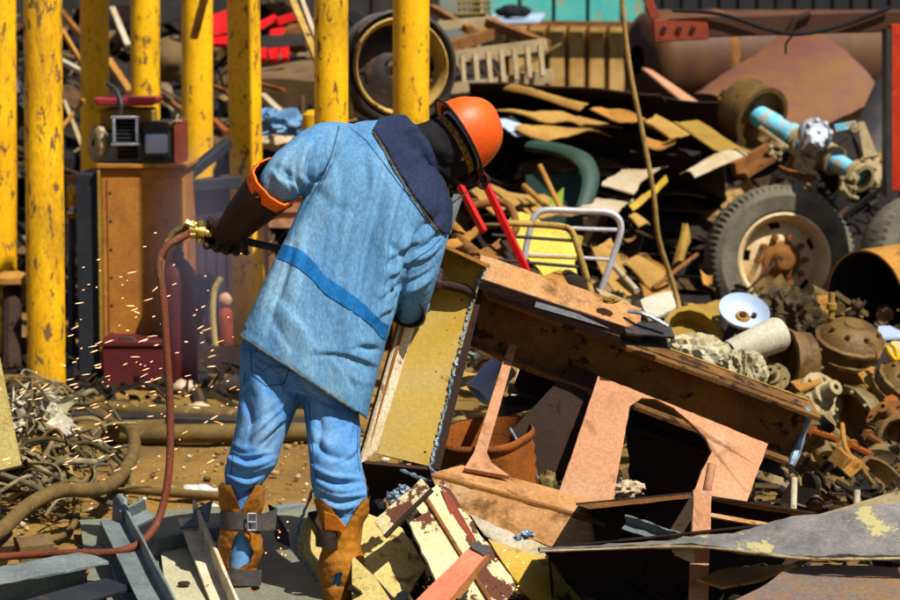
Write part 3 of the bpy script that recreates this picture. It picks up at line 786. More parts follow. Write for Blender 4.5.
t = Thing('red_guard', 'bright red guard plate showing between two posts above the glove', 'machine guard', P(219, 45, 17.6))
t.part('upper_plate', MB().quad(Q([(212, 14, 17.6), (228, 8, 17.6), (229, 32, 17.5), (213, 34, 17.5)]), .03, 4, 3, bump=.03), K['brightred'])
t.part('lower_plate', MB().quad(Q([(212, 36, 17.4), (228, 35, 17.4), (226, 44, 17.3), (213, 44, 17.3)]), .03, 3, 2, bump=.02), K['brightred'])
single('concrete_slab', 'dusty tan slab lying below the red machine', 'slab', MB().quad(Q([(256, 64, 17.4), (318, 54, 17.6), (320, 80, 16.4), (258, 80, 16.4)]), .18, 8, 4, bump=.03, rag=.01, thn=(0, 0.3, -1)), K['concrete'])
single('blue_rag', 'crumpled blue rag lying between the posts left of the shoulder', 'rag', MB().blob(P(282, 125, 14.8), (.16, .08, .07), seed=5, amp=.7, sc=2.2, sub=4).blob(P(263, 119, 14.9), (.10, .08, .06), seed=6, amp=.7, sub=4), K['bluerag'], smooth=60)
single('stone', 'long pale flat stone under the blue rag', 'stone', MB().blob(P(275, 142, 14.3), (.15, .08, .04), seed=9, amp=.3), K['stone'], smooth=60)
single('stone', 'brown block between posts beside the steel arm', 'stone', MB().blob(P(168, 60, 16.2), (.12, .1, .13), seed=19, amp=.3), K['concrete'], smooth=60)
single('tarpaulin', 'black crumpled tarpaulin in the far left gap', 'tarpaulin', MB().blob(P(8, 105, 14.6), (.16, .2, .14), seed=3, amp=.5, sub=4), K['navysteel'], smooth=60)
t = Thing('green_bottle', 'small yellow-green canister beside the post left of the rim', 'canister', P(311, 140, 14.2))
t.part('body', MB().lathe([(.05, 0), (.055, .02), (.055, .12), (.02, .15)], P(312, 136, 14.2), (0, 0, 1), 16), K['yellow'])
t.part('cap', MB().lathe([(.022, .15), (.022, .18), (.004, .18)], P(312, 136, 14.2), (0, 0, 1), 12), K['black_cloth'])

# ------------------------------------------------------------------ wheel rim leaning behind the post
def rim_prof(R):
    return [(R * .55, .00), (R * .78, .0), (R * .80, -.07), (R * .90, -.085), (R * .97, -.10), (R, -.09), (R, -.075), (R * .93, -.06), (R * .90, .06), (R * .93, .12), (R, .135), (R, .15), (R * .95, .155), (R * .87, .13), (R * .84, .05), (R * .78, .02), (R * .55, .012), (R * .55, .0)]
D = 12.75
t = Thing('wheel_rim', 'bare truck wheel rim propped upright behind a yellow post', 'wheel rim', P(397, 122, D))
R = m(57, D)
RC, RX = P(397, 67, D), V((.30, -.94, .06)).normalized()
t.part('barrel', MB().lathe([(R * .95, .09), (R, .085), (R, .06), (R * .93, .05), (R * .90, -.02), (R * .93, -.10), (R, -.11), (R * .95, -.13), (R * .88, -.10), (R * .87, .04), (R * .95, .09)], RC, RX, 56), K['steel_dark'], smooth=40)
t.part('inner_lip', MB().lathe([(R * .86, .075), (R * .83, .085), (R * .76, .05), (R * .745, -.06), (R * .78, -.07), (R * .86, .02), (R * .86, .075)], RC, RX, 56), K['rimtan'], smooth=40)
t.part('centre_plate', MB().lathe([(R * .2, -.03), (R * .32, -.035), (R * .52, -.07), (R * .74, -.09), (R * .74, -.10), (R * .2, -.05)], RC, RX, 48, skip=lambda i, j: i == 2 and j % 12 in (1, 2, 3)), K['steel_dark'], smooth=40)
tube1('rim_prop', 'short post stub that holds up the hanging wheel rim', 'prop', [P(392, 112, D + .03), PZ(392, 350, 0)], .05, K['rust_dark'], sm=0)
tube1('thin_pipe', 'thin tan pipe standing between the rim and the post at its left', 'pipe', [P(351, 118, 12.6), P(344, 60, 12.75)], .02, K['rimtan'], sm=0)

# ------------------------------------------------------------------ chassis frame (ladder) upper middle
D = 16
t = Thing('ladder_frame', 'grey rusty ladder-like chassis frame lying above the orange helmet', 'chassis frame', P(500, 95, D))
def sw(a_, b_, wd, h): return MB().sweep(prof_box(wd, h), P(*a_), P(*b_), n=3, jit=.002)
t.part('top_rail', sw((448, 58, 15.6), (546, 44, 15.8), .05, .075), K['greywood'])
t.part('bottom_rail', sw((450, 91, 15.5), (553, 75, 15.7), .05, .085), K['greywood'])
for i in range(7):
    x_ = 462 + i * 13.0
    t.part('rung', sw((x_, 56 - i * 1.8, 15.6), (x_ + 2.5, 88 - i * 2, 15.55), .028, .03), K['greywood'])
t.part('rear_rail', sw((436, 26, 16.8), (497, 20, 17.0), .06, .06), K['greywood'])
t.part('cross_rail', sw((487, 22, 17), (546, 45, 15.8), .06, .06), K['rust'])
t.part('cross_rail', sw((440, 50, 15.6), (490, 34, 16.5), .06, .07), K['rust'])
t.part('diagonal', sw((432, 8, 17.4), (470, 30, 16.8), .05, .05), K['rust'])
plate1('steel_sheet', 'dark steel sheet under the ladder-like frame', 'steel sheet', [(440, 96, 15.4), (500, 90, 15.4), (520, 76, 16.6), (440, 70, 16.9)], .01, K['rust_dark'])
t = Thing('wire_crate', 'tan mesh crate at the top beside the teal cladding', 'crate', P(472, 26, 19))
b = MB()
for i in range(7):
    b.tube([P(458 + i * 5, -20, 19), P(460 + i * 5, 16, 19)], .008, 5)
for i in range(6): b.tube([P(456, -16 + i * 6, 18.99), P(491, -17 + i * 6, 18.99)], .008, 5)
t.part('mesh', b, K['dustyel'])
t.part('frame', MB().sweep(prof_box(.06, .06), P(482, -25, 19.1), P(482, 22, 19.1)).sweep(prof_box(.06, .06), P(440, 18, 19.1), P(492, 18, 19.1)), K['whitegrey'])
single('white_sheet', 'narrow white sheet lying at the foot of the teal cladding', 'sheet', MB().quad(Q([(488, 14, 23), (545, 14, 23.2), (540, 21, 22.2), (487, 20, 22.0)]), .02, 6, 3, bump=.02), K['bluewhite'])
single('black_bundle', 'small black bundle on the white sheet by the teal cladding', 'bundle', MB().blob(P(513, 11, 22.4), (.16, .12, .06), seed=8), K['black_cloth'], smooth=60)

# ------------------------------------------------------------------ overhanging sheets and lit strips, upper middle
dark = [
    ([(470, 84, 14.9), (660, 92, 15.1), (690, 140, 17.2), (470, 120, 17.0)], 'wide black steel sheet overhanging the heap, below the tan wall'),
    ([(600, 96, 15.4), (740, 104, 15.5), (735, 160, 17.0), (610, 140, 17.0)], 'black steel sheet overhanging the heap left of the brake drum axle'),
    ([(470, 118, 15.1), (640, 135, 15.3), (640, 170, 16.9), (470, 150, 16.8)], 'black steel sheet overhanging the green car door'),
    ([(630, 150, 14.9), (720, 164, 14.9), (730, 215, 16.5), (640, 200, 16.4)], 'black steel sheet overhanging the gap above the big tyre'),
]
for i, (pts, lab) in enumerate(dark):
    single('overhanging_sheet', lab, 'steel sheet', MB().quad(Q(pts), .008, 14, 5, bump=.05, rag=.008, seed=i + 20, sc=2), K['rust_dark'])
strips = [
    ([(503, 89, 14.8), (513, 88, 14.85), (588, 105, 15.1), (582, 109, 15.0)], 'tan_sheet', 'thin tan strip slanting right above the orange helmet'),
    ([(490, 107, 14.5), (540, 108, 14.9), (624, 125, 15.2), (535, 116, 14.6)], 'tan_sheet', 'long tan sheet edge immediately right of the helmet top'),
    ([(514, 125, 14.5), (534, 122, 14.7), (613, 134, 15.0), (548, 137, 14.5)], 'tan_sheet', 'tan leaf-shaped sheet above the green car door'),
    ([(494, 112, 14.4), (512, 116, 14.6), (532, 132, 14.6), (500, 126, 14.3)], 'bluewhite', 'blue-white sheet scrap touching the right of the helmet'),
    ([(590, 108, 14.9), (640, 117, 15.3), (660, 128, 15.2), (620, 121, 14.8)], 'rust_tan', 'brown strip crossing behind the hanging cable'),
    ([(640, 115, 14.9), (655, 117, 15.1), (690, 135, 15.0), (668, 134, 14.7)], 'tan_sheet', 'tan strip right of the hanging cable, left of the yellow plank'),
    ([(674, 121, 14.6), (700, 127, 14.9), (752, 156, 14.9), (722, 152, 14.4)], 'dustyel', 'yellow-tan plank running down to the brake drum'),
    ([(643, 136, 14.7), (678, 137, 14.8), (676, 141, 14.6), (643, 141, 14.5)], 'rust_tan', 'short level brown strip right of the hanging cable'),
    ([(601, 184, 13.9), (632, 172, 14.4), (668, 168, 14.5), (634, 192, 13.8)], 'pale_sheet', 'pale diamond-shaped sheet behind the hanging cable'),
    ([(630, 203, 13.7), (664, 179, 14.2), (667, 184, 14.2), (634, 208, 13.6)], 'olive', 'narrow olive strip under the pale diamond-shaped sheet'),
    ([(578, 208, 13.5), (598, 197, 13.9), (634, 199, 14.0), (618, 214, 13.5)], 'pale_sheet', 'grey-white sheet behind the top of the white chair frame'),
    ([(589, 247, 13.2), (608, 242, 13.4), (640, 292, 13.0), (614, 292, 12.9)], 'tan_sheet', 'tan plank leaning right of the white chair frame'),
    ([(625, 263, 13.0), (640, 257, 13.3), (664, 279, 13.2), (656, 286, 12.9)], 'tan_sheet', 'tan trapezoid sheet left of the big tyre'),
    ([(638, 284, 12.8), (662, 283, 13.1), (672, 296, 13.0), (645, 298, 12.7)], 'rust_tan', 'tan sheet piece below the trapezoid sheet'),
    ([(629, 216, 13.6), (637, 218, 13.7), (648, 227, 13.6), (640, 226, 13.5)], 'tan_sheet', 'small tan sliver in the dark gap right of the chair frame'),
    ([(643, 250, 13.3), (650, 251, 13.4), (667, 272, 13.2), (661, 272, 13.1)], 'rust_tan', 'slim tan stick in the dark gap left of the big tyre'),
    ([(684, 220, 13.6), (691, 240, 13.5), (682, 265, 13.2), (671, 269, 13.2)], 'dustyel', 'pointed yellow blade standing left of the big tyre'),
    ([(623, 236, 13.5), (634, 235, 13.6), (636, 239, 13.5), (624, 239, 13.4)], 'rust_tan', 'tiny rusty flake in the dark gap'),
    ([(607, 251, 13.5), (626, 251, 13.6), (626, 258, 13.5), (612, 259, 13.4)], 'rust_tan', 'small brown block just right of the white chair leg'),
    ([(688, 302, 12.2), (728, 298, 12.5), (738, 306, 12.4), (692, 318, 12.1)], 'dustyel', 'yellow-tan board below the big tyre'),
    ([(470, 190, 13.0), (500, 187, 13.4), (540, 205, 13.3), (495, 214, 12.8)], 'tan_sheet', 'tan sheet behind the two red bars'),
    ([(500, 188, 13.5), (545, 192, 13.8), (580, 212, 13.4), (530, 216, 13.0)], 'tan_sheet', 'tan sheet left of the teal car door, above the lemon panel'),
    ([(436, 205, 12.0), (462, 228, 11.6), (470, 238, 11.4), (440, 222, 11.8)], 'rust_tan', 'brown plate just right of the navy collar'),
    ([(445, 235, 11.2), (478, 226, 11.4), (478, 233, 11.3), (446, 243, 11.1)], 'rust_tan', 'brown bar crossing below the red bars'),
    ([(452, 236, 11.4), (480, 250, 11.2), (486, 262, 11.0), (464, 258, 11.2)], 'rust', 'brown block behind the top of the yellow box beam'),
    ([(700, 270, 13.4), (713, 276, 13.3), (712, 284, 13.2), (702, 280, 13.2)], 'rust_tan', 'brown scrap chip touching the left of the big tyre'),
]
for i, (pts, k, lab) in enumerate(strips):
    single('sheet_offcut', lab, 'sheet metal', MB().quad(Q(pts), .008, 14, 4, bump=.045, rag=.007, seed=i + 40, sc=4, bend=(.03, -.02, .015, -.03)[i % 4]), K[k])
single('bent_strip', 'white bent strip curling left of the brake drum', 'sheet metal', MB().quad(Q([(680, 173, 13.7), (716, 153, 14.2), (748, 154, 14.3), (695, 177, 13.7)]), .006, 12, 3, bendv=.03, bump=.01), K['pale_sheet'])
tube1('thin_rod', 'thin grey rod crossing the yellow blade left of the tyre', 'rod', [P(653, 288, 12.9), P(698, 254, 13.1)], .012, K['rust'], sm=0)
tube1('thin_rod', 'pale tube lying right of the white chair leg', 'rod', [P(612, 264, 12.9), P(637, 291, 12.6)], .016, K['pale_sheet'], sm=0)
tube1('thin_rod', 'tan rod crossing the teal car door, longer one', 'rod', [P(540, 166, 13.2), P(562, 212, 12.8)], .014, K['rust_tan'], sm=0)
tube1('thin_rod', 'tan rod low in front of the teal car door, shorter one', 'rod', [P(524, 186, 13.1), P(548, 208, 12.8)], .016, K['rust_tan'], sm=0)
# teal car door behind
t = Thing('car_door', 'pale green and teal car door frame in the dark behind the chair frame', 'car door', P(555, 215, 13.8))
t.part('window_frame', MB().tube(Q([(534, 146, 14.3), (560, 150, 14.1), (580, 158, 13.9), (590, 172, 13.8), (589, 190, 13.7), (581, 214, 13.6)]), [.07, .07, .07, .055, .045, .04], 10, 5, flat=.5), K['palegreen'], smooth=60)
t.part('panel', MB().quad(Q([(526, 176, 14.2), (584, 170, 14.0), (582, 222, 13.7), (526, 222, 13.8)]), .03, 6, 5, bump=.03), K['darkteal'])
t.part('corner_trim', MB().poly(Q([(541, 208, 13.6), (564, 187, 13.6), (562, 210, 13.6)]), .01), mat('light_green', (.35, .5, .12), rough=.7))

# hanging cable
tube1('hanging_cable', 'long brown cable hanging down in front of the heap', 'cable', [P(618, -60, 12.4), P(623, 10, 12.4), P(630, 70, 12.4), P(642, 130, 12.4), P(653, 190, 12.4), P(659, 240, 12.45), P(675, 290, 12.5), P(684, 330, 12.3)], .0125, K['rope'])

# ------------------------------------------------------------------ booms at the upper right
D = 14
t = Thing('crane_boom', 'dark red steel boom crossing the top right of the picture', 'boom', P(780, 45, D))
t.part('beam', MB().sweep(prof_box(.10, .115), P(706, 27, D), P(930, 20, D), n=6, jit=.002), K['boomred'], bevel=.006)
t.part('tip_bracket', MB().sweep(prof_box(.13, .125), P(653, 31, D), P(707, 28, D), n=2), K['rust_red'], bevel=.006)
for x_ in (664, 679, 693): t.part('bolt', MB().lathe([(.004, .012), (.016, .012), (.016, -.01)], P(x_, 29, D - .066), (0, -1, 0), 8), K['rust_dark'])
t.part('brace', MB().sweep(prof_box(.06, .05), P(655, 18, D), P(640, -20, D)), K['rust_red'], bevel=.004)
t.part('cable', MB().tube(Q([(672, 10, D - .08), (720, 14, D - .08), (770, 30, D - .08), (800, 34, D - .09), (840, 26, D - .08), (890, 8, D - .08)]), .011, 8, 6), K['black_cloth'])
t.part('wrap', MB().tube(Q([(788, 34, D - .07), (796, 20, D - .07), (810, 14, D - .06)]), .02, 8, 4), K['rust_dark'])
tube1('thin_wire', 'thin dark wire dangling from the boom in front of the purple sheet', 'wire', [P(792, 36, D - .05), P(786, 44, D), P(786, 54, D)], .006, K['black_cloth'])
D = 13.85
t = Thing('red_post', 'red steel post with black edge hanging from the boom at the right border', 'post', P(893, 190, D))
t.part('channel', MB().sweep([(-.12, -.06), (.03, -.06), (.03, .06), (-.12, .06)], P(895, 190, D), P(895, 24, D), up=(0, 1, 0)), mat('orange_red_panel', (.42, .05, .012), (.28, .022, .010), (.25, .02, .01), sc=6, rough=.5), bevel=.004)
t.part('edge_angle', MB().sweep(prof_box(.03, .16), P(887, 196, D - .01), P(887, 28, D - .01), up=(0, 1, 0)), K['steel_dark'])

# ------------------------------------------------------------------ axle with brake drum
D = 15
t = Thing('truck_axle', 'pale blue flaking truck axle with a brake drum at its upper end', 'axle', P(800, 190, 14.7))
A = P(752, 112, 15.2); B = P(880, 188, 14.3); ax = (B - A).normalized()
t.part('axle_tube', MB().lathe([(.065, .0), (.07, .22), (.062, .23), (.062, .35), (.075, .36), (.075, .40), (.058, .42), (.058, .98)], A, ax, 22), K['paleblue'], smooth=40)
Rd = m(31, D)
dr = t.part('brake_drum', MB().lathe([(.03, -.16), (Rd * .45, -.16), (Rd * .5, -.13), (Rd * .92, -.12), (Rd, -.09), (Rd, .06), (Rd * 1.06, .07), (Rd * 1.06, .10), (Rd * .9, .10), (Rd * .88, .05), (Rd * .5, .045), (.06, .06)], A, ax, 40), K['castbrown'], smooth=40)
t.part('hub', MB().lathe([(.01, -.27), (.05, -.27), (.06, -.23), (.06, -.18), (.10, -.17), (.10, -.155)], A, ax, 18), K['castbrown'], parent=dr)
X, Y, Z = frame(ax)
lb = MB()
for i in range(8):
    a_ = i * math.pi / 4
    lb.lathe([(.004, .03), (.014, .03), (.014, 0)], A + (X * math.cos(a_) + Y * math.sin(a_)) * .078 - ax * .20, -ax, 6)
t.part('lug_nut', lb, K['rust'], parent=dr)
for k_, (px, py, s) in enumerate(((815, 135, .10), (871, 172, .10))):
    c_ = P(px, py, 14.6)
    b = MB().lathe([(.01, -.05), (s * .6, -.05), (s, -.03), (s, .02), (s * .6, .05), (.01, .05)], c_, V((.3, -.8, .3)), 24)
    for i in range(8):
        a_ = i * math.pi / 4; X, Y, Z = frame(V((.3, -.8, .3)))
        b.lathe([(.003, .03), (.014, .03), (.014, 0)], c_ + (X * math.cos(a_) + Y * math.sin(a_)) * s * .75 + Z * .03, Z, 6)
    t.part('brake_chamber', b, K['lightdust'] if k_ else K['steel_bare'])
t.part('bracket', MB().quad(Q([(858, 122, 14.5), (864, 121, 14.5), (878, 155, 14.4), (864, 158, 14.4)]), .03, 3, 3).lathe([(.01, -.02), (.03, -.02), (.03, .02), (.01, .02)], P(854, 127, 14.5), (0.2, -1, 0), 14), K['lightdust'])
t.part('push_rod', MB().tube(Q([(760, 128, 14.9), (790, 150, 14.7), (802, 160, 14.6)]), .016, 8), K['lightdust'])
for cx_, cy_, cD_, s_ in ((803, 156, 14.5, 1.0), (846, 183, 14.4, .85), (774, 150, 14.75, .6)):
    c_ = P(cx_, cy_, cD_); X, Y, Z = frame(ax)
    b = MB().lathe([(.06, -.05 * s_), (.088, -.045 * s_), (.088, -.01), (.07, 0), (.088, .01), (.088, .045 * s_), (.06, .05 * s_)], A + ax * (c_ - A).dot(ax), ax, 18)
    b.box(c_ + V((0, -.05, -.04)) * s_, (.12 * s_, .05, .09 * s_), x=ax)
    b.box(c_ + V((.03, -.06, .04)) * s_, (.06 * s_, .06, .07 * s_), x=(.5, .2, .8))
    for q_ in range(4):
        o_ = V((.045 * (1 if q_ % 2 else -1), -.085, .035 * (1 if q_ > 1 else -1))) * s_
        b.lathe([(.002, .03), (.014, .03), (.016, 0)], c_ + o_, (0, -1, .2), 6)
    b.tube([c_ + V((-.05, -.07, .02)) * s_, c_ + V((.0, -.10, -.07)) * s_, c_ + V((.07, -.06, -.10)) * s_], .014, 8, 4)
    t.part('clamp', b, K['lightdust'], bevel=.003)
t.part('link_arm', MB().sweep(prof_box(.04, .04), P(835, 128, 14.5), P(856, 124, 14.5)), K['paleblue'])
# brown springs and castings below the axle
for i, (a_, b_, wd, k, lab) in enumerate((((734, 178, 14.6), (770, 158, 14.8), .10, 'rust', 'brown rusty angle casting under the brake drum'), ((748, 186, 14.5), (762, 210, 14.3), .05, 'rust_tan', 'tan bar pointing down to the big tyre'), ((790, 170, 14.7), (815, 182, 14.5), .09, 'rust', 'rusty brown block under the pale blue axle'), ((805, 190, 14.6), (822, 206, 14.5), .05, 'dustyel', 'short yellow bar above the tyre\'s top'))):
    single('casting', lab, 'casting', MB().sweep(prof_L(wd, wd, wd * .35), P(*a_), P(*b_), n=4, jit=.006), K[k], bevel=.004)
tc_, ta_, tr_ = P(926, 262, 13.7), V((.35, -.9, .25)).normalized(), m(70, 13.7)
single('tyre_casing', 'dark tyre cut by the right border above the wide open-ended pipe', 'tyre', MB().lathe([(tr_ * .6, -.10), (tr_ * .68, -.13), (tr_ * .9, -.13), (tr_ * .98, -.09), (tr_, 0), (tr_ * .98, .09), (tr_ * .9, .13), (tr_ * .68, .13), (tr_ * .6, .10), (tr_ * .6, -.10)], tc_, ta_, 96, rad=lambda i, j: (1 - .03 * (j % 2)) if i in (2, 3, 5, 6) else 1), K['rubber'], smooth=30)
single('truck_mudguard', 'dark curved mudguard beside the curved purple sheet', 'mudguard', MB().quad(Q([(868, 140, 15.6), (900, 70, 16), (915, 100, 15.4), (884, 170, 15)]), .02, 6, 6, bendv=.2), K['steel_dark'])
plate1('yellow_plate', 'rusty yellow plate between axle end and red post', 'plate', [(868, 130, 15.4), (884, 112, 15.6), (890, 160, 15), (876, 168, 14.9)], .01, K['dustyel'])

# ------------------------------------------------------------------ big tyre wheel
D = 14.3
t = Thing('wheel_assembly', 'large dusty truck wheel with a rusted cream rim', 'wheel', P(780, 325, D))
C = P(779, 260, D); ax = V((.13, -.97, .08)).normalized(); R = m(76, D)
tp = [(R * .60, -.10), (R * .66, -.125), (R * .85, -.14), (R * .95, -.12), (R * .99, -.085), (R, -.03), (R, .03), (R * .99, .085), (R * .95, .12), (R * .85, .14), (R * .66, .125), (R * .60, .10)]
tyre = t.part('tyre', MB().lathe(tp, C, ax, 144, rad=lambda i, j: (1 - .035 * (j % 2)) if i in (3, 4, 7, 8) else ((1 - .012 * ((j // 2) % 2)) if i in (5, 6) else 1)), K['rubber'], smooth=30)
rp = [(R * .60, .105), (R * .63, .12), (R * .60, .125), (R * .55, .10), (R * .52, .02), (R * .50, .01), (R * .42, .035), (R * .33, .05), (R * .24, .06), (R * .24, -.10)]
t.part('rim', MB().lathe(rp, C, ax, 60, skip=lambda i, j: i == 5 and (j % 12) in (3, 4, 5)), K['rimcream'], smooth=40)
t.part('rim_back', MB().lathe([(R * .6, -.1), (R * .5, .0), (R * .2, -.06)], C, ax, 40), K['rust_dark'])
hub = t.part('hub', MB().lathe([(R * .27, .045), (R * .25, .075), (R * .16, .085), (R * .14, .13), (R * .12, .15), (R * .06, .155), (.002, .15)], C, ax, 30), K['rust'], smooth=40)
X, Y, Z = frame(ax); b = MB()
for i in range(10):
    a_ = 2 * math.pi * i / 10
    b.lathe([(.003, .05), (.018, .048), (.02, 0)], C + (X * math.cos(a_) + Y * math.sin(a_)) * R * .31 + Z * .05, Z, 6)
t.part('lug_nut', b, K['rust_orange'], parent=hub)

# ------------------------------------------------------------------ large open pipe at the right edge
D = 12.6
b = MB(); C = P(872, 302, D); ax = V((-.80, -.60, -.05)).normalized(); R = m(54, D)
b.lathe([(R * .96, .0), (R, .0), (R, -1.3), (R * .96, -1.3)], C + ax * .05, ax, 48)
t = Thing('large_pipe', 'wide open-ended tan pipe with black hollow at the right edge', 'pipe', C - V((0, 0, R)))
t.part('shell', b, K['rust_tan'], smooth=40)
t.part('lining', MB().lathe([(R * .958, .05), (R * .95, -.02), (R * .95, -1.2), (.01, -1.22)], C, ax, 48), K['container_dk'], smooth=40)  # black inner surface puts the shade of the hollow into the colour
def qd(pts, th=.008, nx=10, ny=6, **k): return MB().quad(Q(pts), th, nx, ny, **k)
def pl(pts, th=.01, **k): return MB().poly(Q(pts), th, **k)

# ------------------------------------------------------------------ the box beam being cut
t = Thing('cut_box_beam', 'olive-yellow box beam standing beside the worker with blue-grey torch-cut edge', 'steel beam', P(400, 470, 7.9))
t.part('web', qd([(436, 246, 8.10), (485, 264, 8.07), (429, 466, 7.86), (374, 453, 7.86)], .012, 10, 20, bump=.004), K['olive'])
t.part('side_flange', qd([(403, 318, 7.90), (424, 298, 7.98), (375, 456, 7.80), (361, 463, 7.76)], .010, 3, 14, rag=.002), K['creamflange'])
t.part('outer_flange', qd([(398, 318, 7.95), (404, 318, 7.90), (362, 461, 7.77), (357, 461, 7.82)], .012, 2, 10), K['rust'])
t.part('top_flange', qd([(434, 240, 8.12), (487, 263, 8.09), (491, 266, 7.95), (436, 240, 7.95)], .010, 8, 3, rag=.002), K['rust_tan'])
t.part('back_web', qd([(440, 246, 8.24), (490, 264, 8.22), (440, 470, 8.02), (374, 453, 8.02)], .012, 6, 8), K['rust_dark'])
t.part('hollow_shade', qd([(361, 463, 7.77), (430, 470, 7.86), (436, 492, 8.10), (372, 500, 8.10)], .010, 6, 3), K['rust_dark'])  # dark plate added to stand for the black shade of the open end
r = random.Random(4); ce = MB()
pts = [(487, 264), (480, 278), (474, 294), (463, 334), (452, 380), (441, 424), (430, 468)]
pp = catmull([P(x, y, 8.06 - (y - 264) * .00099) for x, y in pts], 9)
pp = [p + V((r.uniform(-1, 1), r.uniform(-1, 1), r.uniform(-1, 1))) * .0045 for p in catmull(pp, 2)]
ce.tube(pp, [r.uniform(.0025, .0095) for _ in pp], 6, flat=.7)
t.part('cut_edge', ce, K['cut_edge'])
bh_ = MB()
for x_, y_ in ((455, 318), (447, 331), (452, 345), (421, 400), (405, 437), (412, 441), (425, 452), (388, 447), (398, 430), (436, 372), (462, 300)):
    bh_.lathe([(.0005, .0015), (.0035, .001), (.004, -.003)], P(x_, y_, 8.085 - (y_ - 255) * .00105 - .006), (0, -1, .05), 9)
t.part('bolt_hole', bh_, K['rust_dark'])
ce2 = MB(); pp = catmull([P(x, y, D_) for x, y, D_ in ((430, 468, 7.86), (434, 474, 7.87), (431, 482, 7.9), (420, 478, 7.86), (400, 470, 7.83))], 6)
ce2.tube([p + V((r.uniform(-1, 1), 0, r.uniform(-1, 1))) * .003 for p in pp], [r.uniform(.004, .009) for _ in pp], 6)
t.part('cut_edge', ce2, K['cut_edge'])

# ------------------------------------------------------------------ beams
t = Thing('channel_beam', 'lit tan channel beam slanting down right from the top of the yellow box beam', 'steel beam', P(560, 300, 8.2))
a_, b_ = P(478, 268, 8.21), P(640, 322, 8.26)
t.part('channel', MB().sweep(prof_box(.125, .022), a_, b_, up=(.25, -.52, .8), n=8, jit=.0015), K['salmon'], bevel=.003)
t.part('lip', MB().sweep(prof_box(.012, .035), a_ + V((0, -.055, -.044)), b_ + V((0, -.055, -.044)), up=(.25, -.3, .9), n=6, jit=.001), K['rust_dark'])
t.part('end_piece', MB().sweep(prof_U(.05, .07, .007), P(620, 326, 8.24), P(668, 330, 8.28), up=(.1, -.5, .85), n=4, jit=.002), K['steel_dark'])
t.part('cut_tip', MB().tube(Q([(628, 311, 8.22), (645, 314, 8.2), (668, 326, 8.2)]), .008, 6, 5), K['steel_bare'])
t.part('slag_drop', MB().blob(P(611, 300, 8.2), (.03, .02, .012), seed=3, amp=.4), K['dustyel'])

a_, b_ = P(474, 314, 8.30), P(803, 434, 8.52)
t = Thing('main_beam', 'long brown I-beam lying slanted across the middle, down to the heap of drums', 'steel beam', P(640, 480, 8.4))
t.part('beam', MB().sweep(prof_I(.205, .15, .016, .014), a_, b_, up=(.35, -.22, .92), n=14, jit=.0012), mat('beam_brown', (.17, .085, .028), (.085, .04, .014), (.02, .010, .006), sc=4, thr=.56, spsc=14, rough=.85, bump=.6), bevel=.002)
X, Y, Z = frame((b_ - a_), V((.35, -.22, .92)))
t.part('flange_crust', MB().tube([a_.lerp(b_, q) + V((.02, -.075, .125)) for q in np.linspace(.42, .985, 40)], [RND.uniform(.004, .010) for _ in range(40)], 6, flat=.6), K['dustyel'])
t.part('cut_end', MB().tube([b_ + V((.006, -.075, .10)), b_ + V((.012, -.02, .06)), b_ + V((.0, .0, 0)), b_ + V((-.03, -.03, -.07)), b_ + V((-.05, -.07, -.10))], [.012, .016, .012, .017, .010], 7, 4), K['cut_edge'])
b = MB().sweep(prof_U(.13, .12, .010), P(520, 368, 8.48), P(786, 452, 8.66), up=(.3, -.1, .95), n=8, jit=.0015)
single('lower_channel', 'dark channel tucked under the long brown I-beam', 'steel beam', b, K['rust_dark'], bevel=.002)
single('steel_offcut', 'thin bright steel strip between the tan channel and the long brown I-beam', 'steel strip', MB().sweep(prof_box(.01, .018), P(535, 304, 8.16), P(618, 328, 8.2)), K['steel_bare'])

# pink gusset plate with a torn hole
single('pink_plate', 'pink primed steel plate with a torn-out hole below the long brown I-beam', 'steel plate',
       pl([(598, 376, 8.26), (650, 396, 8.27), (705, 418, 8.30), (768, 444, 8.33), (744, 510, 8.12), (690, 505, 8.08), (702, 470, 8.18), (712, 452, 8.24), (706, 438, 8.26), (692, 424, 8.26), (674, 408, 8.27), (656, 399, 8.27), (642, 398, 8.26), (630, 406, 8.24), (622, 450, 8.14), (612, 506, 8.02), (555, 504, 7.99), (575, 446, 8.10)], .014, rag=.0012, step=.02), K['pink'])
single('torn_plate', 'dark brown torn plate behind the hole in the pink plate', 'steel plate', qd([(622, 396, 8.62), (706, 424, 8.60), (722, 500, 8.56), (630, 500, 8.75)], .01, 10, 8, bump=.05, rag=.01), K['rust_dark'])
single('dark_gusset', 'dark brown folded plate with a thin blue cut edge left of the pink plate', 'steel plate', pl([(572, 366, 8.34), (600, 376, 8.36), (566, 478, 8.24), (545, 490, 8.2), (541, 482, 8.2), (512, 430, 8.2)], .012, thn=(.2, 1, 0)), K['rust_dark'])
single('cut_sliver', 'thin blue-grey cut sliver on the edge of the dark folded plate', 'offcut', MB().tube(Q([(510, 428, 8.19), (520, 446, 8.18), (540, 482, 8.18)]), .005, 6, 6), K['cut_edge'])
single('strut', 'slim pink strut rising from the salmon base beam', 'strut', pl([(511, 336, 8.36), (519, 339, 8.36), (487, 452, 7.96), (492, 463, 7.93), (510, 476, 7.90), (464, 468, 7.90), (474, 452, 7.95)], .02), K['pink'], bevel=.002)
t = Thing('base_beam', 'broad salmon-tan flanged beam lying low in front of the pink plate', 'steel beam', P(520, 550, 7.75))
t.part('upper_flange', qd([(431, 473, 7.86), (462, 465, 7.97), (608, 503, 7.90), (604, 521, 7.79)], .010, 16, 4, bump=.006, rag=.002, seed=1), K['salmon'])
t.part('ledge', MB().tube(Q([(432, 476, 7.85), (500, 494, 7.82), (560, 511, 7.80), (606, 526, 7.77)]), .011, 7, 8), K['rust'])
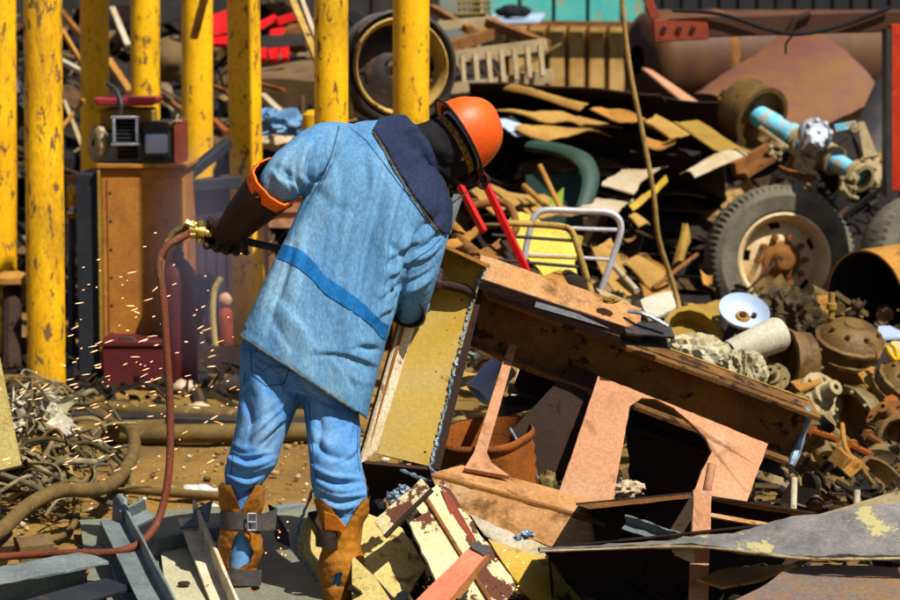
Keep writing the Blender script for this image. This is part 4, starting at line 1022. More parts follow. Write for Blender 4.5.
t.part('face', pl([(432, 478, 7.84), (520, 502, 7.80), (605, 527, 7.77), (600, 546, 7.74), (560, 549, 7.72), (500, 530, 7.74), (441, 504, 7.79)], .010, rag=.003), K['salmon'])
t.part('torn_skirt', pl([(470, 514, 7.72), (500, 528, 7.71), (545, 546, 7.69), (566, 550, 7.68), (560, 562, 7.66), (530, 556, 7.66), (505, 545, 7.68), (485, 536, 7.70)], .005, rag=.003), K['pale_sheet'])
t.part('slag', MB().blob(P(528, 534, 7.70), (.02, .012, .012), seed=2, amp=.6).blob(P(518, 538, 7.70), (.015, .012, .010), seed=7, amp=.6), K['cut_edge'])

# crushed rusty drum
b = MB(); Dd = 8.2; ax = V((.10, .13, -.98)).normalized(); C = P(483, 437, Dd)
prof = [(.170, -.02), (.178, -.012), (.178, .0), (.168, .01)]
for i in range(9): prof += [(.170 + (.0045 if i % 2 else -.003), .02 + i * .022)]
prof += [(.168, .26), (.01, .265)]
b.lathe(prof + [], C, ax, 48, rad=lambda i, j: 1 + .05 * math.sin(j * .39 + 1) + .03 * math.sin(j * .8))
b.lathe([(.166, -.018), (.160, .02), (.160, .24)], C, ax, 48, rad=lambda i, j: 1 + .05 * math.sin(j * .39 + 1) + .03 * math.sin(j * .8))
single('rusty_drum', 'crushed orange-rusty ribbed drum behind the slim pink strut', 'drum', b, K['rust_orange'], smooth=50)

# things seen in the gap under the beam
single('grey_sheet', 'bent blue-grey sheet right of the torch-cut edge', 'sheet metal', qd([(462, 352, 8.5), (505, 328, 8.7), (512, 338, 8.7), (470, 366, 8.5)], .008, 8, 4, bendv=.03, bump=.01), K['greyblue'])
single('blue_cup', 'blue-white crushed can with tan mouth left of the slim pink strut', 'can', MB().lathe([(.045, -.07), (.05, -.06), (.048, .05), (.055, .07), (.04, .072), (.035, -.05)], P(492, 380, 8.45), V((-.55, -.3, -.55)), 20, rad=lambda i, j: 1 + .1 * math.sin(j * 1.1)), K['bluewhite'])
single('pale_plate', 'pale tan plate on the ground behind the torch-cut edge', 'plate', qd([(455, 372, 8.7), (500, 378, 8.9), (500, 395, 8.6), (452, 392, 8.5)], .01, 5, 3, bump=.02), K['tan_sheet'])
for i, (pts, k, lab) in enumerate(((((519, 360, 8.6), (541, 396, 8.5)), 'rust_tan', 'tan bar slanting behind the slim pink strut'), (((503, 402, 8.45), (535, 398, 8.5)), 'rubber_dk', 'black pipe stub behind the strut, upper one'), (((502, 412, 8.4), (540, 402, 8.5)), 'steel_dark', 'black pipe stub behind the strut, lower one'), (((508, 388, 8.5), (536, 393, 8.5)), 'lightdust', 'pale pipe stub behind the slim pink strut'))):
    single('pipe_stub', lab, 'pipe', MB().tube(Q(pts), .018, 12), K[k])
single('pale_sheet', 'pale grey sheet in the triangular gap right of the strut', 'sheet metal', qd([(520, 362, 8.9), (552, 372, 9.0), (545, 400, 8.8), (510, 402, 8.8)], .008, 5, 4, bump=.03), K['pale_sheet'])
single('stone', 'pale pitted stone at the lower left of the hole in the pink plate', 'stone', MB().blob(P(628, 489, 8.25), (.05, .035, .028), seed=31, amp=.45, sub=4), K['stone'], smooth=70)
single('stone', 'small pale stone touching the pink plate\'s edge beside the pitted stone', 'stone', MB().blob(P(608, 494, 8.22), (.022, .02, .03), seed=33, amp=.4), K['stone'], smooth=70)
single('stone', 'tan stone under the tip of the thin blue-grey cut sliver', 'stone', MB().blob(P(548, 482, 8.1), (.03, .03, .04), seed=35, amp=.4), K['castolive'], smooth=70)

# ------------------------------------------------------------------ painted pieces at the worker's feet
t = Thing('flaking_beam', 'cream beam with flaking maroon patches lying beside the worker\'s right boot', 'steel beam', P(470, 600, 7.3))
t.part('left_flange', qd([(402, 510, 7.52), (423, 494, 7.58), (492, 606, 7.26), (456, 620, 7.18)], .012, 5, 18, bump=.006, rag=.003, seed=4), K['cream'])
t.part('right_flange', qd([(424, 494, 7.585), (443, 481, 7.64), (532, 606, 7.32), (494, 606, 7.265)], .012, 5, 18, bump=.006, rag=.004, seed=5), K['cream'])
t.part('seam', MB().tube(Q([(423, 493, 7.57), (458, 550, 7.41), (493, 606, 7.25)]), .007, 7, 8), K['rust'])
t.part('red_patch', pl([(441, 488, 7.60), (452, 498, 7.585), (476, 540, 7.47), (470, 548, 7.45), (452, 520, 7.52)], .003), K['rust_red'])
t = Thing('cream_crosspiece', 'short cream plate lying across the top of the flaking beam', 'plate', P(400, 535, 7.45))
t.part('plate', qd([(374, 521, 7.43), (421, 479, 7.50), (431, 489, 7.47), (386, 536, 7.40)], .014, 10, 4, bump=.004, rag=.002, seed=6), K['cream'])
t.part('lip', MB().tube(Q([(385, 537, 7.40), (410, 511, 7.44), (432, 490, 7.47)]), .008, 6, 6), K['rust_dark'])
t.part('cut_corner', MB().blob(P(393, 497, 7.5), (.02, .02, .018), seed=3, amp=.7).blob(P(403, 490, 7.52), (.018, .02, .015), seed=5, amp=.7), K['cut_edge'])
single('yellow_plate', 'pale yellow plate with cut corners right of the worker\'s right boot', 'plate', pl([(364, 512, 7.72), (402, 528, 7.66), (426, 566, 7.52), (410, 592, 7.44), (372, 604, 7.42), (352, 560, 7.55)], .012, rag=.002), K['paleyel'])
single('yellow_offcut', 'pale yellow triangular offcut under the worker\'s right boot', 'plate', pl([(352, 555, 7.50), (376, 578, 7.42), (394, 606, 7.34), (352, 612, 7.34)], .012), K['paleyel'])
t = Thing('red_angle', 'red-pink angle bar lying over the flaking beam', 'angle bar', P(450, 600, 7.15))
t.part('face', qd([(404, 612, 7.08), (476, 541, 7.24), (490, 551, 7.22), (440, 612, 7.04)], .010, 10, 4, bump=.004, rag=.002, seed=7), K['redpink'])
t.part('lip', qd([(441, 612, 7.035), (490, 551, 7.215), (489, 560, 7.20), (446, 618, 7.02)], .008, 10, 2, rag=.002), K['rust'])
t.part('burnt_tip', qd([(470, 546, 7.218), (478, 540, 7.238), (492, 552, 7.212), (484, 556, 7.198)], .004, 4, 3, rag=.002), K['steel_dark'])
single('yellow_flange', 'olive-yellow bent plate under the torn skirt of the salmon beam', 'plate', qd([(488, 540, 7.52), (556, 562, 7.46), (602, 612, 7.2), (560, 622, 7.14)], .010, 10, 8, bump=.008, bendv=-.03), K['olive'])
single('rust_block', 'orange-brown block between red angle bar and salmon beam', 'block', qd([(478, 540, 7.55), (502, 550, 7.52), (504, 562, 7.48), (482, 562, 7.48)], .05, 4, 3, bump=.01), K['rust_orange'])

# ------------------------------------------------------------------ front right: opened box of dark plates and long sheet
t = Thing('opened_girder', 'dark brown opened box girder with a pink post at bottom right', 'girder', P(690, 610, 7.2))
t.part('top_edge', qd([(576, 505, 7.50), (692, 494, 7.55), (694, 498, 7.55), (590, 509, 7.50)], .006, 10, 2, rag=.003), K['rust'])
t.part('lid', MB().quad([P(576, 505, 7.50), P(692, 494, 7.55), P(692, 494.6, 7.95), P(580, 505.6, 7.9)], .006, 6, 4), K['rust_dark'])  # plate added edge-on to the camera, unseen, to shade the back wall
t.part('back_wall', qd([(590, 507, 7.80), (694, 497, 7.84), (694, 555, 7.7), (598, 555, 7.7)], .010, 8, 6, bump=.01), K['rust_dark'])
t.part('lower_wall', qd([(545, 552, 7.40), (694, 545, 7.55), (694, 625, 7.45), (600, 625, 7.35)], .010, 8, 6, bump=.01), K['rust_dark'])
t.part('post', MB().sweep(prof_box(.055, .03), P(702, 492, 7.22), P(697, 625, 6.98), up=(0, 1, 0), n=10, jit=.002), K['pink'], bevel=.003)
t.part('right_shade_plate', MB().quad([P(706, 497, 7.45), P(815, 514, 7.55), P(815, 514.6, 7.95), P(706, 497.6, 7.9)], .006, 6, 4), K['rust_dark'])  # unseen edge-on plate added to shade the right wall
t.part('right_edge', qd([(708, 496, 7.5), (812, 513, 7.6), (812, 518, 7.6), (708, 501, 7.5)], .006, 8, 2, rag=.003), K['rust_tan'])
t.part('right_wall', qd([(708, 500, 7.80), (815, 516, 7.86), (800, 560, 7.7), (706, 600, 7.6)], .010, 8, 6, bump=.02), K['rust_dark'])
t.part('inner_strip', qd([(706, 512, 7.40), (792, 527, 7.46), (786, 530, 7.44), (706, 516, 7.38)], .006, 8, 2, rag=.002), K['salmon'])
single('pipe_peg', 'short pale pipe peg standing on the pink post of the opened girder', 'peg', MB().tube(Q([(706, 496, 7.25), (712, 464, 7.28)]), .013, 12), K['pink'])
single('pipe_peg', 'short pale pipe peg behind the opened girder, left of the bracket frame', 'peg', MB().tube(Q([(793, 515, 8.3), (794, 478, 8.35)]), .012, 12), K['pale_sheet'])
single('pipe_peg', 'short pale pipe peg right of the bracket frame', 'peg', MB().tube(Q([(856, 512, 8.3), (857, 490, 8.32)]), .012, 12), K['pale_sheet'])
single('torn_tin', 'small grey angle strip sticking out of the opened girder', 'tin strip', MB().sweep(prof_L(.035, .03, .004), P(627, 524, 7.30), P(688, 545, 7.18), up=(.2, -.6, .8), n=10, jit=.003), K['greyblue'])
single('torn_tin', 'pale torn tin flap hanging under the long sheet by the pink post', 'tin strip', qd([(672, 548, 6.98), (694, 546, 6.99), (694, 562, 6.96), (676, 556, 6.96)], .004, 5, 3, bump=.01, rag=.004), K['pale_sheet'])
# long twisted sheet
up = [(538, 548, 7.02), (600, 545, 7.02), (650, 541, 7.02), (700, 536, 7.02), (750, 527, 7.02), (800, 517, 7.02), (850, 509, 7.02), (915, 500, 7.02)]
lo = [(540, 549, 6.99), (600, 547, 6.98), (650, 545, 6.96), (700, 545, 6.92), (750, 550, 6.86), (800, 556, 6.82), (850, 557, 6.80), (915, 556, 6.80)]
U = catmull(Q(up), 6); L_ = catmull(Q(lo), 6); rows = 9
b = MB(); n_ = len(U); top = []
rr = random.Random(2)
for j in range(rows):
    for i in range(n_):
        p = U[i].lerp(L_[i], j / (rows - 1))
        wv = .010 * noise.noise(p * 7) * min(1, i / 15)
        top.append(p + V((0, 0, wv)) + (V((0, rr.uniform(-1, 1), rr.uniform(-1, 1))) * .003 if j in (0, rows - 1) else V((0, 0, 0))))
b.v = top + [p + V((0, .004, -.010)) for p in top]; N_ = len(top)
for j in range(rows - 1):
    for i in range(n_ - 1):
        q = (j * n_ + i, j * n_ + i + 1, (j + 1) * n_ + i + 1, (j + 1) * n_ + i)
        b.f += [q, tuple(N_ + k for k in q[::-1])]
for i in range(n_ - 1):
    b.f += [(i, i + 1, N_ + i + 1, N_ + i), ((rows - 1) * n_ + i, (rows - 1) * n_ + i + 1, N_ + (rows - 1) * n_ + i + 1, N_ + (rows - 1) * n_ + i)]
t = Thing('twisted_sheet', 'long twisted grey sheet with flaking yellow paint crossing the bottom right', 'steel sheet', P(720, 560, 7))
t.part('sheet', b, K['greyyel'], smooth=60)
t.part('shade_plate', MB().quad([U[0], U[26], CAM + (U[26] - CAM) * 1.075 - V((0, 0, .004)), CAM + (U[0] - CAM) * 1.06 - V((0, 0, .004))], .006, 12, 5, thn=(0, 0, -1)), K['rust_dark'])  # added plate along the view ray, unseen, shading the girder's lower wall
t.part('cut_rim', MB().tube([p + V((0, -.003, -.006)) for p in L_], [rr.uniform(.003, .0065) for _ in L_], 6), K['lightdust'])
single('steel_sheet', 'pale grey sheet rising to the right edge above the twisted sheet', 'steel sheet', qd([(808, 517, 7.25), (915, 486, 7.3), (915, 505, 7.15), (812, 522, 7.12)], .008, 10, 4, bump=.01, rag=.003), K['steel_bare'] if False else K['lightdust'])
single('steel_sheet', 'heat-stained brown and blue plate in the bottom right corner', 'steel sheet', MB().poly(Q([(655, 640, 6.45), (760, 588, 6.75), (786, 570, 6.85), (800, 566, 6.88), (840, 565, 6.9), (915, 568, 6.9), (915, 650, 6.4)]), .012, rag=.002), K['bluebrown'])
single('tan_wedge', 'pale tan wedge-shaped plate left of the heat-stained plate', 'plate', pl([(697, 579, 7.0), (724, 568, 7.08), (796, 564, 7.1), (760, 580, 6.98), (722, 587, 6.95)], .008), K['tan_sheet'])

# ------------------------------------------------------------------ left foreground: grey steel frame, yellow plate
H = .05
t = Thing('steel_skid', 'grey-blue welded steel frame lying on the dirt by the worker\'s left boot', 'steel frame', PZ(200, 600, 0))
t.part('floor_plate', MB().quad(QZ([(86, 512, H), (206, 528, H), (335, 470, H), (350, 640, H)][:0] or [(80, 520, H), (236, 505, H), (262, 650, H), (96, 650, H)]), .012, 12, 10, bump=.012, thn=(0, 0, -1)), K['greygreen'])
t.part('pale_plate', MB().quad(QZ([(160, 545, H + .02), (196, 540, H + .02), (236, 640, H + .02), (172, 640, H + .02)]), .008, 6, 6, bump=.006, thn=(0, 0, -1)), mat('sunlit_plate', (.42, .40, .28), (.36, .33, .22), (.16, .12, .07), sc=5, thr=.64, spsc=9, rough=.7))  # paler colour stands for a sunlit patch on the floor plate
t.part('diagonal_bar', MB().sweep(prof_L(.06, .085, .010), PZ(126, 522, .16), PZ(190, 645, .10), n=10, jit=.0015), K['greyblue'], bevel=.002)
t.part('lower_bar', MB().sweep(prof_L(.05, .06, .010), PZ(120, 540, .06), PZ(160, 650, .06), n=8, jit=.0015), K['greyblue'], bevel=.002)
t.part('cross_bar', MB().sweep(prof_box(.05, .05), PZ(150, 546, .09), PZ(238, 528, .09), n=6, jit=.002), K['greyblue'], bevel=.003)
t.part('right_rail', MB().sweep(prof_L(.07, .06, .010), PZ(196, 520, .12), PZ(246, 640, .06), n=8, jit=.0015), K['creamflange'], bevel=.002)
br = MB().poly([PZ(111, 540, .05), P(113, 498, 8.08), P(118, 494, 8.08), P(124, 500, 8.06), P(124, 536, 8.0)], .012)
br.sweep(prof_L(.05, .06, .009), P(122, 522, 8.02), P(146, 510, 8.06), up=(0, -.5, 1))
br.poly([P(140, 496, 8.06), P(146, 506, 8.06), P(144, 520, 8.04), P(138, 500, 8.06)], .008)
t.part('upright_bracket', br, K['greyblue'])
t.part('small_bracket', MB().poly([P(96, 545, 8.0), P(98, 528, 8.02), P(106, 522, 8.02), P(111, 528, 8.0), P(110, 545, 7.98)], .01), K['greygreen'])
t.part('ear_plate', MB().poly(Q([(180, 528, 8.1), (192, 518, 8.12), (194, 510, 8.14), (212, 500, 8.16), (208, 520, 8.1), (198, 526, 8.08)]), .008), K['greyblue'])
t.part('bolt_hole', MB().lathe([(.001, .003), (.018, .002), (.02, -.004)], PZ(112, 588, H + .004), (0, 0, 1), 14).lathe([(.001, .003), (.018, .002), (.02, -.004)], PZ(184, 583, H + .03), (0, 0, 1), 14), K['rust_dark'])
t = Thing('corner_channel', 'pair of blue-grey steel channels lying at the bottom left corner', 'steel beam', PZ(40, 600, 0))
t.part('channel', MB().sweep(prof_U(.14, .12, .012), PZ(-40, 596, .08), PZ(84, 572, .08), up=(0, -.2, 1), n=12, jit=.003), K['greyblue'], bevel=.003)
t.part('front_channel', MB().sweep(prof_U(.14, .12, .012), PZ(-40, 640, .06), PZ(104, 600, .06), up=(0, -.2, 1), n=5, jit=.002), K['navysteel'], bevel=.003)
single('rust_block', 'orange-brown rusty block at the end of the blue-grey channels', 'block', MB().quad(Q([(62, 562, 7.7), (84, 552, 7.8), (90, 572, 7.72), (64, 576, 7.66)]), .06, 5, 4, bump=.015, rag=.003), K['rust_orange'])
single('timber_block', 'dusty tan timber block at the left border above the blue-grey channels', 'block', MB().quad(Q([(-6, 528, 8.1), (12, 526, 8.15), (14, 546, 8.05), (-6, 548, 8.0)]), .10, 3, 3, bump=.006), K['concrete'])
single('timber_block', 'dusty tan flat block beside the hose above the blue-grey channels', 'block', MB().quad(Q([(16, 538, 8.1), (50, 532, 8.15), (54, 544, 8.05), (20, 548, 8.0)]), .06, 3, 3, bump=.006), K['concrete'])
t = Thing('yellow_sheet', 'pale yellow upright plate cut by the left edge of the picture', 'plate', P(0, 475, 8.9))
t.part('sheet', qd([(-40, 345, 9.0), (-2, 350, 9.0), (21, 465, 8.9), (-40, 480, 8.9)], .012, 8, 10, bump=.006), K['paleyel'])
t.part('lip', qd([(-40, 482, 8.89), (22, 467, 8.89), (28, 470, 9.1), (-30, 494, 9.1)], .008, 6, 2), K['rust_dark'])
# dark steel floor plate under the worker
single('dark_floor_plate', 'dark oily plate on the ground under the worker\'s boots', 'plate', MB().quad(QZ([(232, 512, .03), (372, 505, .03), (420, 650, .03), (236, 650, .03)]), .012, 10, 10, bump=.012, thn=(0, 0, -1)), K['greygreen'])
t = Thing('cut_channel', 'channel with torch-cut jagged edge and yellow inside between the worker\'s boots', 'steel channel', P(310, 600, 7.75))
t.part('web', pl([(297, 545, 7.86), (308, 515, 7.92), (328, 520, 7.9), (352, 560, 7.8), (354, 604, 7.7), (325, 592, 7.72)], .01), K['paleyel'])
t.part('dark_side', qd([(309, 512, 7.90), (345, 505, 8.0), (372, 556, 7.9), (330, 545, 7.8)], .01, 5, 4), K['rust_dark'])
pp = catmull(Q([(312, 490, 7.95), (304, 512, 7.92), (298, 530, 7.88), (294, 548, 7.84), (302, 560, 7.8), (312, 572, 7.76), (322, 590, 7.72), (330, 604, 7.68)]), 7)
t.part('cut_edge', MB().tube([p + V((r.uniform(-1, 1), 0, r.uniform(-1, 1))) * .003 for p in pp], [r.uniform(.003, .006) for _ in pp], 6), K['cut_edge'])
single('dark_flange', 'narrow dark pointed plate behind the worker\'s left gaiter', 'plate', pl([(268, 504, 7.95), (272, 506, 7.95), (288, 532, 7.9), (290, 546, 7.86), (276, 540, 7.88)], .008), K['steel_dark'])
single('blue_bar', 'short blue-grey bar on the ground between the worker\'s boots', 'steel bar', MB().sweep(prof_box(.04, .04), PZ(274, 512, .03), PZ(302, 508, .03)), K['greyblue'], bevel=.003)
# bottle on the dirt
b = MB().lathe([(.001, -.06), (.022, -.058), (.026, -.052), (.025, -.01), (.023, -.005), (.026, .0), (.026, .02), (.023, .03), (.013, .05), (.010, .054), (.010, .07), (.001, .07)], PZ(199, 491, .026), V((1, .12, 0)), 20)
single('plastic_bottle', 'cloudy plastic bottle lying on the dirt left of the worker\'s knee', 'bottle', b, K['bottle'], smooth=50)

# ------------------------------------------------------------------ cables and hoses at left
r = random.Random(12); cb = MB()
for i in range(120):
    px, py = r.uniform(-10, 92), 402 + 112 * r.random()
    if py > 500 - (px - 60) * .3 and px > 80: px -= 50
    hz = max(0, .20 * math.exp(-((px - 45) / 55) ** 2) * (1 - abs(py - 430) / 130))
    c = PZ(px, min(py + 26, 520), 0) + V((0, 0, r.uniform(.02, .05) + hz))
    n_ = r.randint(3, 6); a0 = r.uniform(0, 6.28); R_ = r.uniform(.05, .22)
    kind = r.random()
    if kind < .5:
        dr_ = V((math.cos(a0), math.sin(a0), r.uniform(-.3, .4)))
        pts = [c + dr_ * R_ * (k - n_ / 2) * .7 + V((r.gauss(0, .03), r.gauss(0, .03), r.gauss(0, .025))) for k in range(n_)]
    else:
        pts = [c + V((math.cos(a0 + k * 1.1) * R_ * .7, math.sin(a0 + k * 1.1) * R_ * .5, .5 * R_ * math.sin(a0 * 2 + k * 1.3) * .8)) for k in range(n_)]
    for p in pts: p.z = max(p.z, .012)
    cb.tube(pts, r.choice([.004, .005, .006, .007, .009, .011]), 6, 5)
K['cables'] = mat_islands('dusty_cables', [(.15, .105, .035), (.10, .07, .025), (.20, .145, .055), (.05, .04, .02), (.16, .12, .05), (.10, .085, .05), (.24, .19, .10)])
single('cable_tangle', None, None, cb, K['cables'], kind='stuff', smooth=60)
cb = MB(); r = random.Random(5)
for i in range(60):
    px, py = r.uniform(2, 62), r.uniform(398, 432)
    c = P(px, py, 9.6 + r.uniform(-.15, .15))
    cb.quad([c + V((r.gauss(0, .04), r.gauss(0, .04), r.gauss(0, .04))) for _ in range(4)], .004, 3, 3, bump=.02, seed=i)
K['paperbits'] = mat_islands('pale_litter', [(.42, .38, .26), (.34, .29, .17), (.50, .46, .34), (.26, .22, .12)])
single('litter_pile', None, None, cb, K['paperbits'], kind='stuff', smooth=40)
single('pale_shard', 'pale pointed shard on the right of the cable tangle by the front post', 'shard', MB().quad(Q([(48, 412, 9.7), (54, 410, 9.7), (72, 436, 9.5), (58, 434, 9.5)]), .01, 4, 3, bump=.02), K['bluewhite'])
single('ring_washer', 'small pale ring lying on the litter by the front post', 'washer', MB().lathe([(.008, -.006), (.017, -.006), (.017, .006), (.008, .006), (.008, -.006)], P(53, 407, 9.5), (.2, -1, .3), 16), K['whitegrey'])
def hose(label, pts, rad, k, part_of=None): return single('hose', label, 'hose', MB().tube(pts, rad, 12, 8), K[k], smooth=70)
hose('thick dusty olive hose snaking from the left edge up to a loop on the dirt', [PZ(-40, 556, .12), PZ(0, 531, .14), PZ(28, 506, .17), PZ(60, 491, .17), PZ(100, 489, .13), PZ(122, 474, .10), PZ(134, 450, .09), PZ(130, 430, .10), PZ(112, 424, .08), PZ(98, 414, .06), PZ(84, 424, .05), PZ(78, 440, .04), PZ(82, 446, .03)], .026, 'hose_olive')
hose('thin olive cable curving along the lower edge of the tangle', [PZ(-20, 538, .03), PZ(40, 541, .03), PZ(70, 530, .03), PZ(80, 500, .03)], .012, 'hose_olive')
hose('grey cable loop standing up out of the cable tangle', [PZ(40, 500, .02), P(34, 452, 9.4), P(30, 436, 9.5), P(40, 424, 9.5), P(58, 436, 9.4), P(70, 470, 9.2), PZ(74, 505, .02)], .010, 'rope')
hose('pale cable loop standing inside the grey cable loop', [PZ(52, 500, .02), P(50, 470, 9.3), P(42, 440, 9.4), P(58, 430, 9.4), P(68, 455, 9.3), PZ(66, 505, .02)], .007, 'hose_olive')
hose('flat brown hose crossing the dirt behind the bottle', [PZ(110, 488, .02), PZ(160, 492, .02), PZ(210, 496, .02), PZ(245, 500, .02)], .018, 'hose_olive')

# ------------------------------------------------------------------ heap of drums and hubs at the right
CUP = [(.25, -.5), (.55, -.5), (.6, -.42), (.9, -.38), (.97, -.3), (.97, .25), (1.05, .28), (1.05, .42), (.92, .44), (.88, .42), (.86, -.25), (.25, -.32)]
RIB = [(.3, -.75), (.55, -.72), (.8, -.55), (.93, -.3), (.97, -.05), (1.07, -.03), (1.07, .07), (.97, .09), (.95, .36), (1.03, .38), (1.03, .46), (.92, .50), (.80, .72), (.60, .86), (.34, .93), (.30, .99), (.12, 1.0), (.01, 1.0)]
DOME = [(.02, -.55), (.3, -.54), (.65, -.42), (.9, -.18), (1.0, .1), (1.1, .12), (1.1, .22), (.85, .24), (.8, .2), (.75, .0), (.1, -.2)]
HUB = [(.12, .9), (.3, .88), (.34, .3), (.5, .25), (.55, .05), (1, .02), (1, -.12), (.5, -.14), (.45, -.6), (.2, -.62), (.12, .9)]
def drum(name, label, x, y, rp, D, axis, prof, k, seg=36, sc=1.0, **kw):
    R = m(rp, D); c_ = P(x, y, D); X, Y, Z = frame(V(axis))
    b = MB().lathe([(a * R, h * R) for a, h in prof], P(x, y, D), V(axis), seg, **kw)
    nb, rb, hb_ = {id(RIB): (8, .70, .78), id(HUB): (6, .78, .03), id(CUP): (8, .72, -.40), id(DOME): (10, 1.02, .22)}[id(prof)]
    for q_ in range(nb):
        a_ = q_ * 2 * math.pi / nb; sg = -1 if prof is CUP else 1
        b.lathe([(.001, R * .14), (R * .07, R * .13), (R * .08, -R * .08)], c_ + (X * math.cos(a_) + Y * math.sin(a_)) * R * rb + Z * R * hb_, Z * sg, 6)
    return single(name, label, 'brake drum' if 'drum' in name else 'casting', b, K[k], smooth=40)
MON = [
    ('brake_drum', 'big dusty drum with two raised ribs in front of the large pipe\'s mouth', 848, 354, 36, 10.9, (.15, -.35, .93), RIB, 'castbrown'),
    ('brake_drum', 'brown drum lying on its side with its black mouth turned left', 795, 364, 34, 10.7, (-.93, -.36, .10), CUP, 'castbrown'),
    ('brake_drum', 'shiny-worn round drum with its dark mouth turned left, below the ribbed drum', 862, 416, 33, 10.3, (-.85, -.40, -.35), DOME, 'castolive'),
    ('brake_drum', 'drum cut by the right border beside the shiny-worn drum', 900, 392, 30, 10.4, (.4, -.4, .8), RIB, 'castbrown'),
    ('brake_drum', 'greenish domed drum just right of the pink plate', 770, 484, 30, 9.5, (.2, .45, -.9), DOME, 'castolive'),
    ('brake_drum', 'drum with dark round hole at the right border above the pale sheet', 893, 445, 28, 9.9, (.5, -.80, .25), CUP, 'castbrown'),
    ('brake_drum', 'ring-edged drum half buried behind the right pipe peg', 878, 484, 27, 9.4, (.5, -.4, .75), CUP, 'castbrown'),
    ('brake_drum', 'small dusty drum below the large pipe, at the right edge of the ribbed drum', 893, 372, 24, 10.9, (-.3, -.5, .8), RIB, 'castbrown'),
    ('brake_drum', 'tan wheel ring with dirty face behind the crumpled white bag', 690, 338, 29, 10.6, (.2, -.72, .66), CUP, 'dustyel'),
    ('brake_drum', 'drum half hidden behind the end of the long brown I-beam', 832, 440, 22, 10.0, (.5, -.3, .8), DOME, 'castolive'),
    ('brake_drum', 'grey-green drum peeping out above the left pipe peg', 778, 452, 20, 9.8, (.0, -.6, .8), CUP, 'castolive'),
    ('brake_drum', 'drum on the ground under the bracket frame', 832, 498, 22, 9.2, (.2, -.3, .93), RIB, 'castbrown'),
    ('hub_casting', 'pale torn hub casting below the ribbed drum', 822, 396, 26, 10.3, (.5, -.7, .5), HUB, 'lightdust'),
    ('hub_casting', 'brown flanged hub between the shiny-worn drum and the right border', 888, 418, 22, 10.0, (-.4, -.6, .7), HUB, 'rust'),
    ('hub_casting', 'olive hub standing behind the dark-mouthed drum', 812, 330, 18, 11.3, (.1, -.4, .9), HUB, 'castolive'),
    ('hub_casting', 'small round hub left of the leaning shaft', 792, 408, 16, 10.0, (.3, -.8, .5), HUB, 'castbrown'),
    ('hub_casting', 'dusty hub at the foot of the white cylinder', 772, 378, 18, 10.3, (-.2, -.7, .6), HUB, 'castolive'),
    ('hub_casting', 'brown hub right of the two pale pegs, near the pale sheet', 902, 476, 16, 9.5, (-.5, -.5, .6), HUB, 'castbrown'),
]
for a in MON: drum(*a, rad=(lambda i, j: 1 + .02 * math.sin(j * 2.1 + i)))
single('shaft', 'dusty stepped shaft leaning down left of the shiny-worn drum', 'shaft', MB().lathe([(.04, 0), (.045, .02), (.045, .12), (.052, .13), (.052, .15), (.045, .16), (.045, .20), (.06, .22), (.06, .25), (.04, .26), (.04, .33), (.01, .33)], P(797, 400, 10.1), (P(830, 468, 9.8) - P(797, 400, 10.1)), 20), K['castolive'])
t = Thing('bracket_frame', 'tan welded bracket frame with a slanting bar on the drum heap', 'bracket', P(830, 510, 9.3))
t.part('slant_bar', MB().sweep(prof_box(.035, .03), P(806, 512, 9.1), P(860, 462, 9.3), n=5, jit=.001), K['rust_tan'], bevel=.002)
t.part('cube_box', MB().box(P(846, 468, 9.45), (.11, .11, .10), x=(.8, .35, -.5), z=(.4, -.1, .9)), K['rust_tan'], bevel=.004)
t.part('plate', qd([(800, 478, 9.4), (826, 466, 9.5), (836, 500, 9.3), (802, 514, 9.2)], .01, 4, 4), K['dustyel'])
t.part('rod', MB().tube(Q([(842, 424, 9.6), (845, 446, 9.5), (854, 462, 9.4)]), .010, 8, 5), K['rust_tan'])
for i, (a_, b_, k, lab) in enumerate((((812, 432, 9.8), (838, 440, 9.7), 'rust_orange', 'orange rusty bolt on the leaning shaft'), ((852, 446, 9.7), (872, 456, 9.6), 'rust_orange', 'orange rusty bolt below the shiny-worn drum'), ((868, 436, 9.8), (884, 446, 9.7), 'rust', 'brown bolt between the shiny-worn drum and the holed drum'))):
    single('bolt', lab, 'bolt', MB().tube(Q([a_, b_]), .016, 8).lathe([(.004, -.01), (.028, -.01), (.028, .01), (.004, .01)], P(*a_), P(*b_) - P(*a_), 6), K[k])
for i, (pts, k, lab) in enumerate((([(884, 398, 10.2), (895, 392, 10.3), (912, 420, 10.1), (900, 428, 10.0)], 'rust_orange', 'rusty orange plate at the right border between two drums'), ([(880, 404, 10.2), (886, 400, 10.2), (905, 436, 10.0), (900, 440, 10.0)], 'castbrown', 'brown strip beside the rusty orange plate'), ([(858, 375, 10.6), (872, 366, 10.7), (884, 372, 10.6), (868, 392, 10.5)], 'rust_tan', 'tan bent plate right of the ribbed drum'), ([(790, 382, 10.3), (818, 374, 10.4), (822, 382, 10.3), (800, 392, 10.2)], 'rust_tan', 'tan torn plate under the black-mouthed drum'), ([(848, 328, 11.6), (890, 326, 11.7), (915, 336, 11.5), (852, 338, 11.4)], 'bluewhite', 'pale blue-grey strip below the mouth of the large pipe'), ([(846, 320, 11.8), (868, 323, 11.8), (858, 331, 11.7), (844, 331, 11.7)], 'rust_tan', 'tan triangular chip above the pale blue-grey strip'))):
    single('scrap_plate', lab, 'plate', qd(pts, .012, 6, 3, bump=.02, rag=.003, seed=i + 3), K[k])
t = Thing('white_canister', 'small white canister with a yellow clip at the right border', 'canister', P(893, 380, 10.5))
t.part('body', MB().lathe([(.01, -.09), (.06, -.085), (.07, -.06), (.07, .06), (.05, .085), (.01, .09)], P(895, 364, 10.5), (.3, -.3, .9), 20), K['whitegrey'])
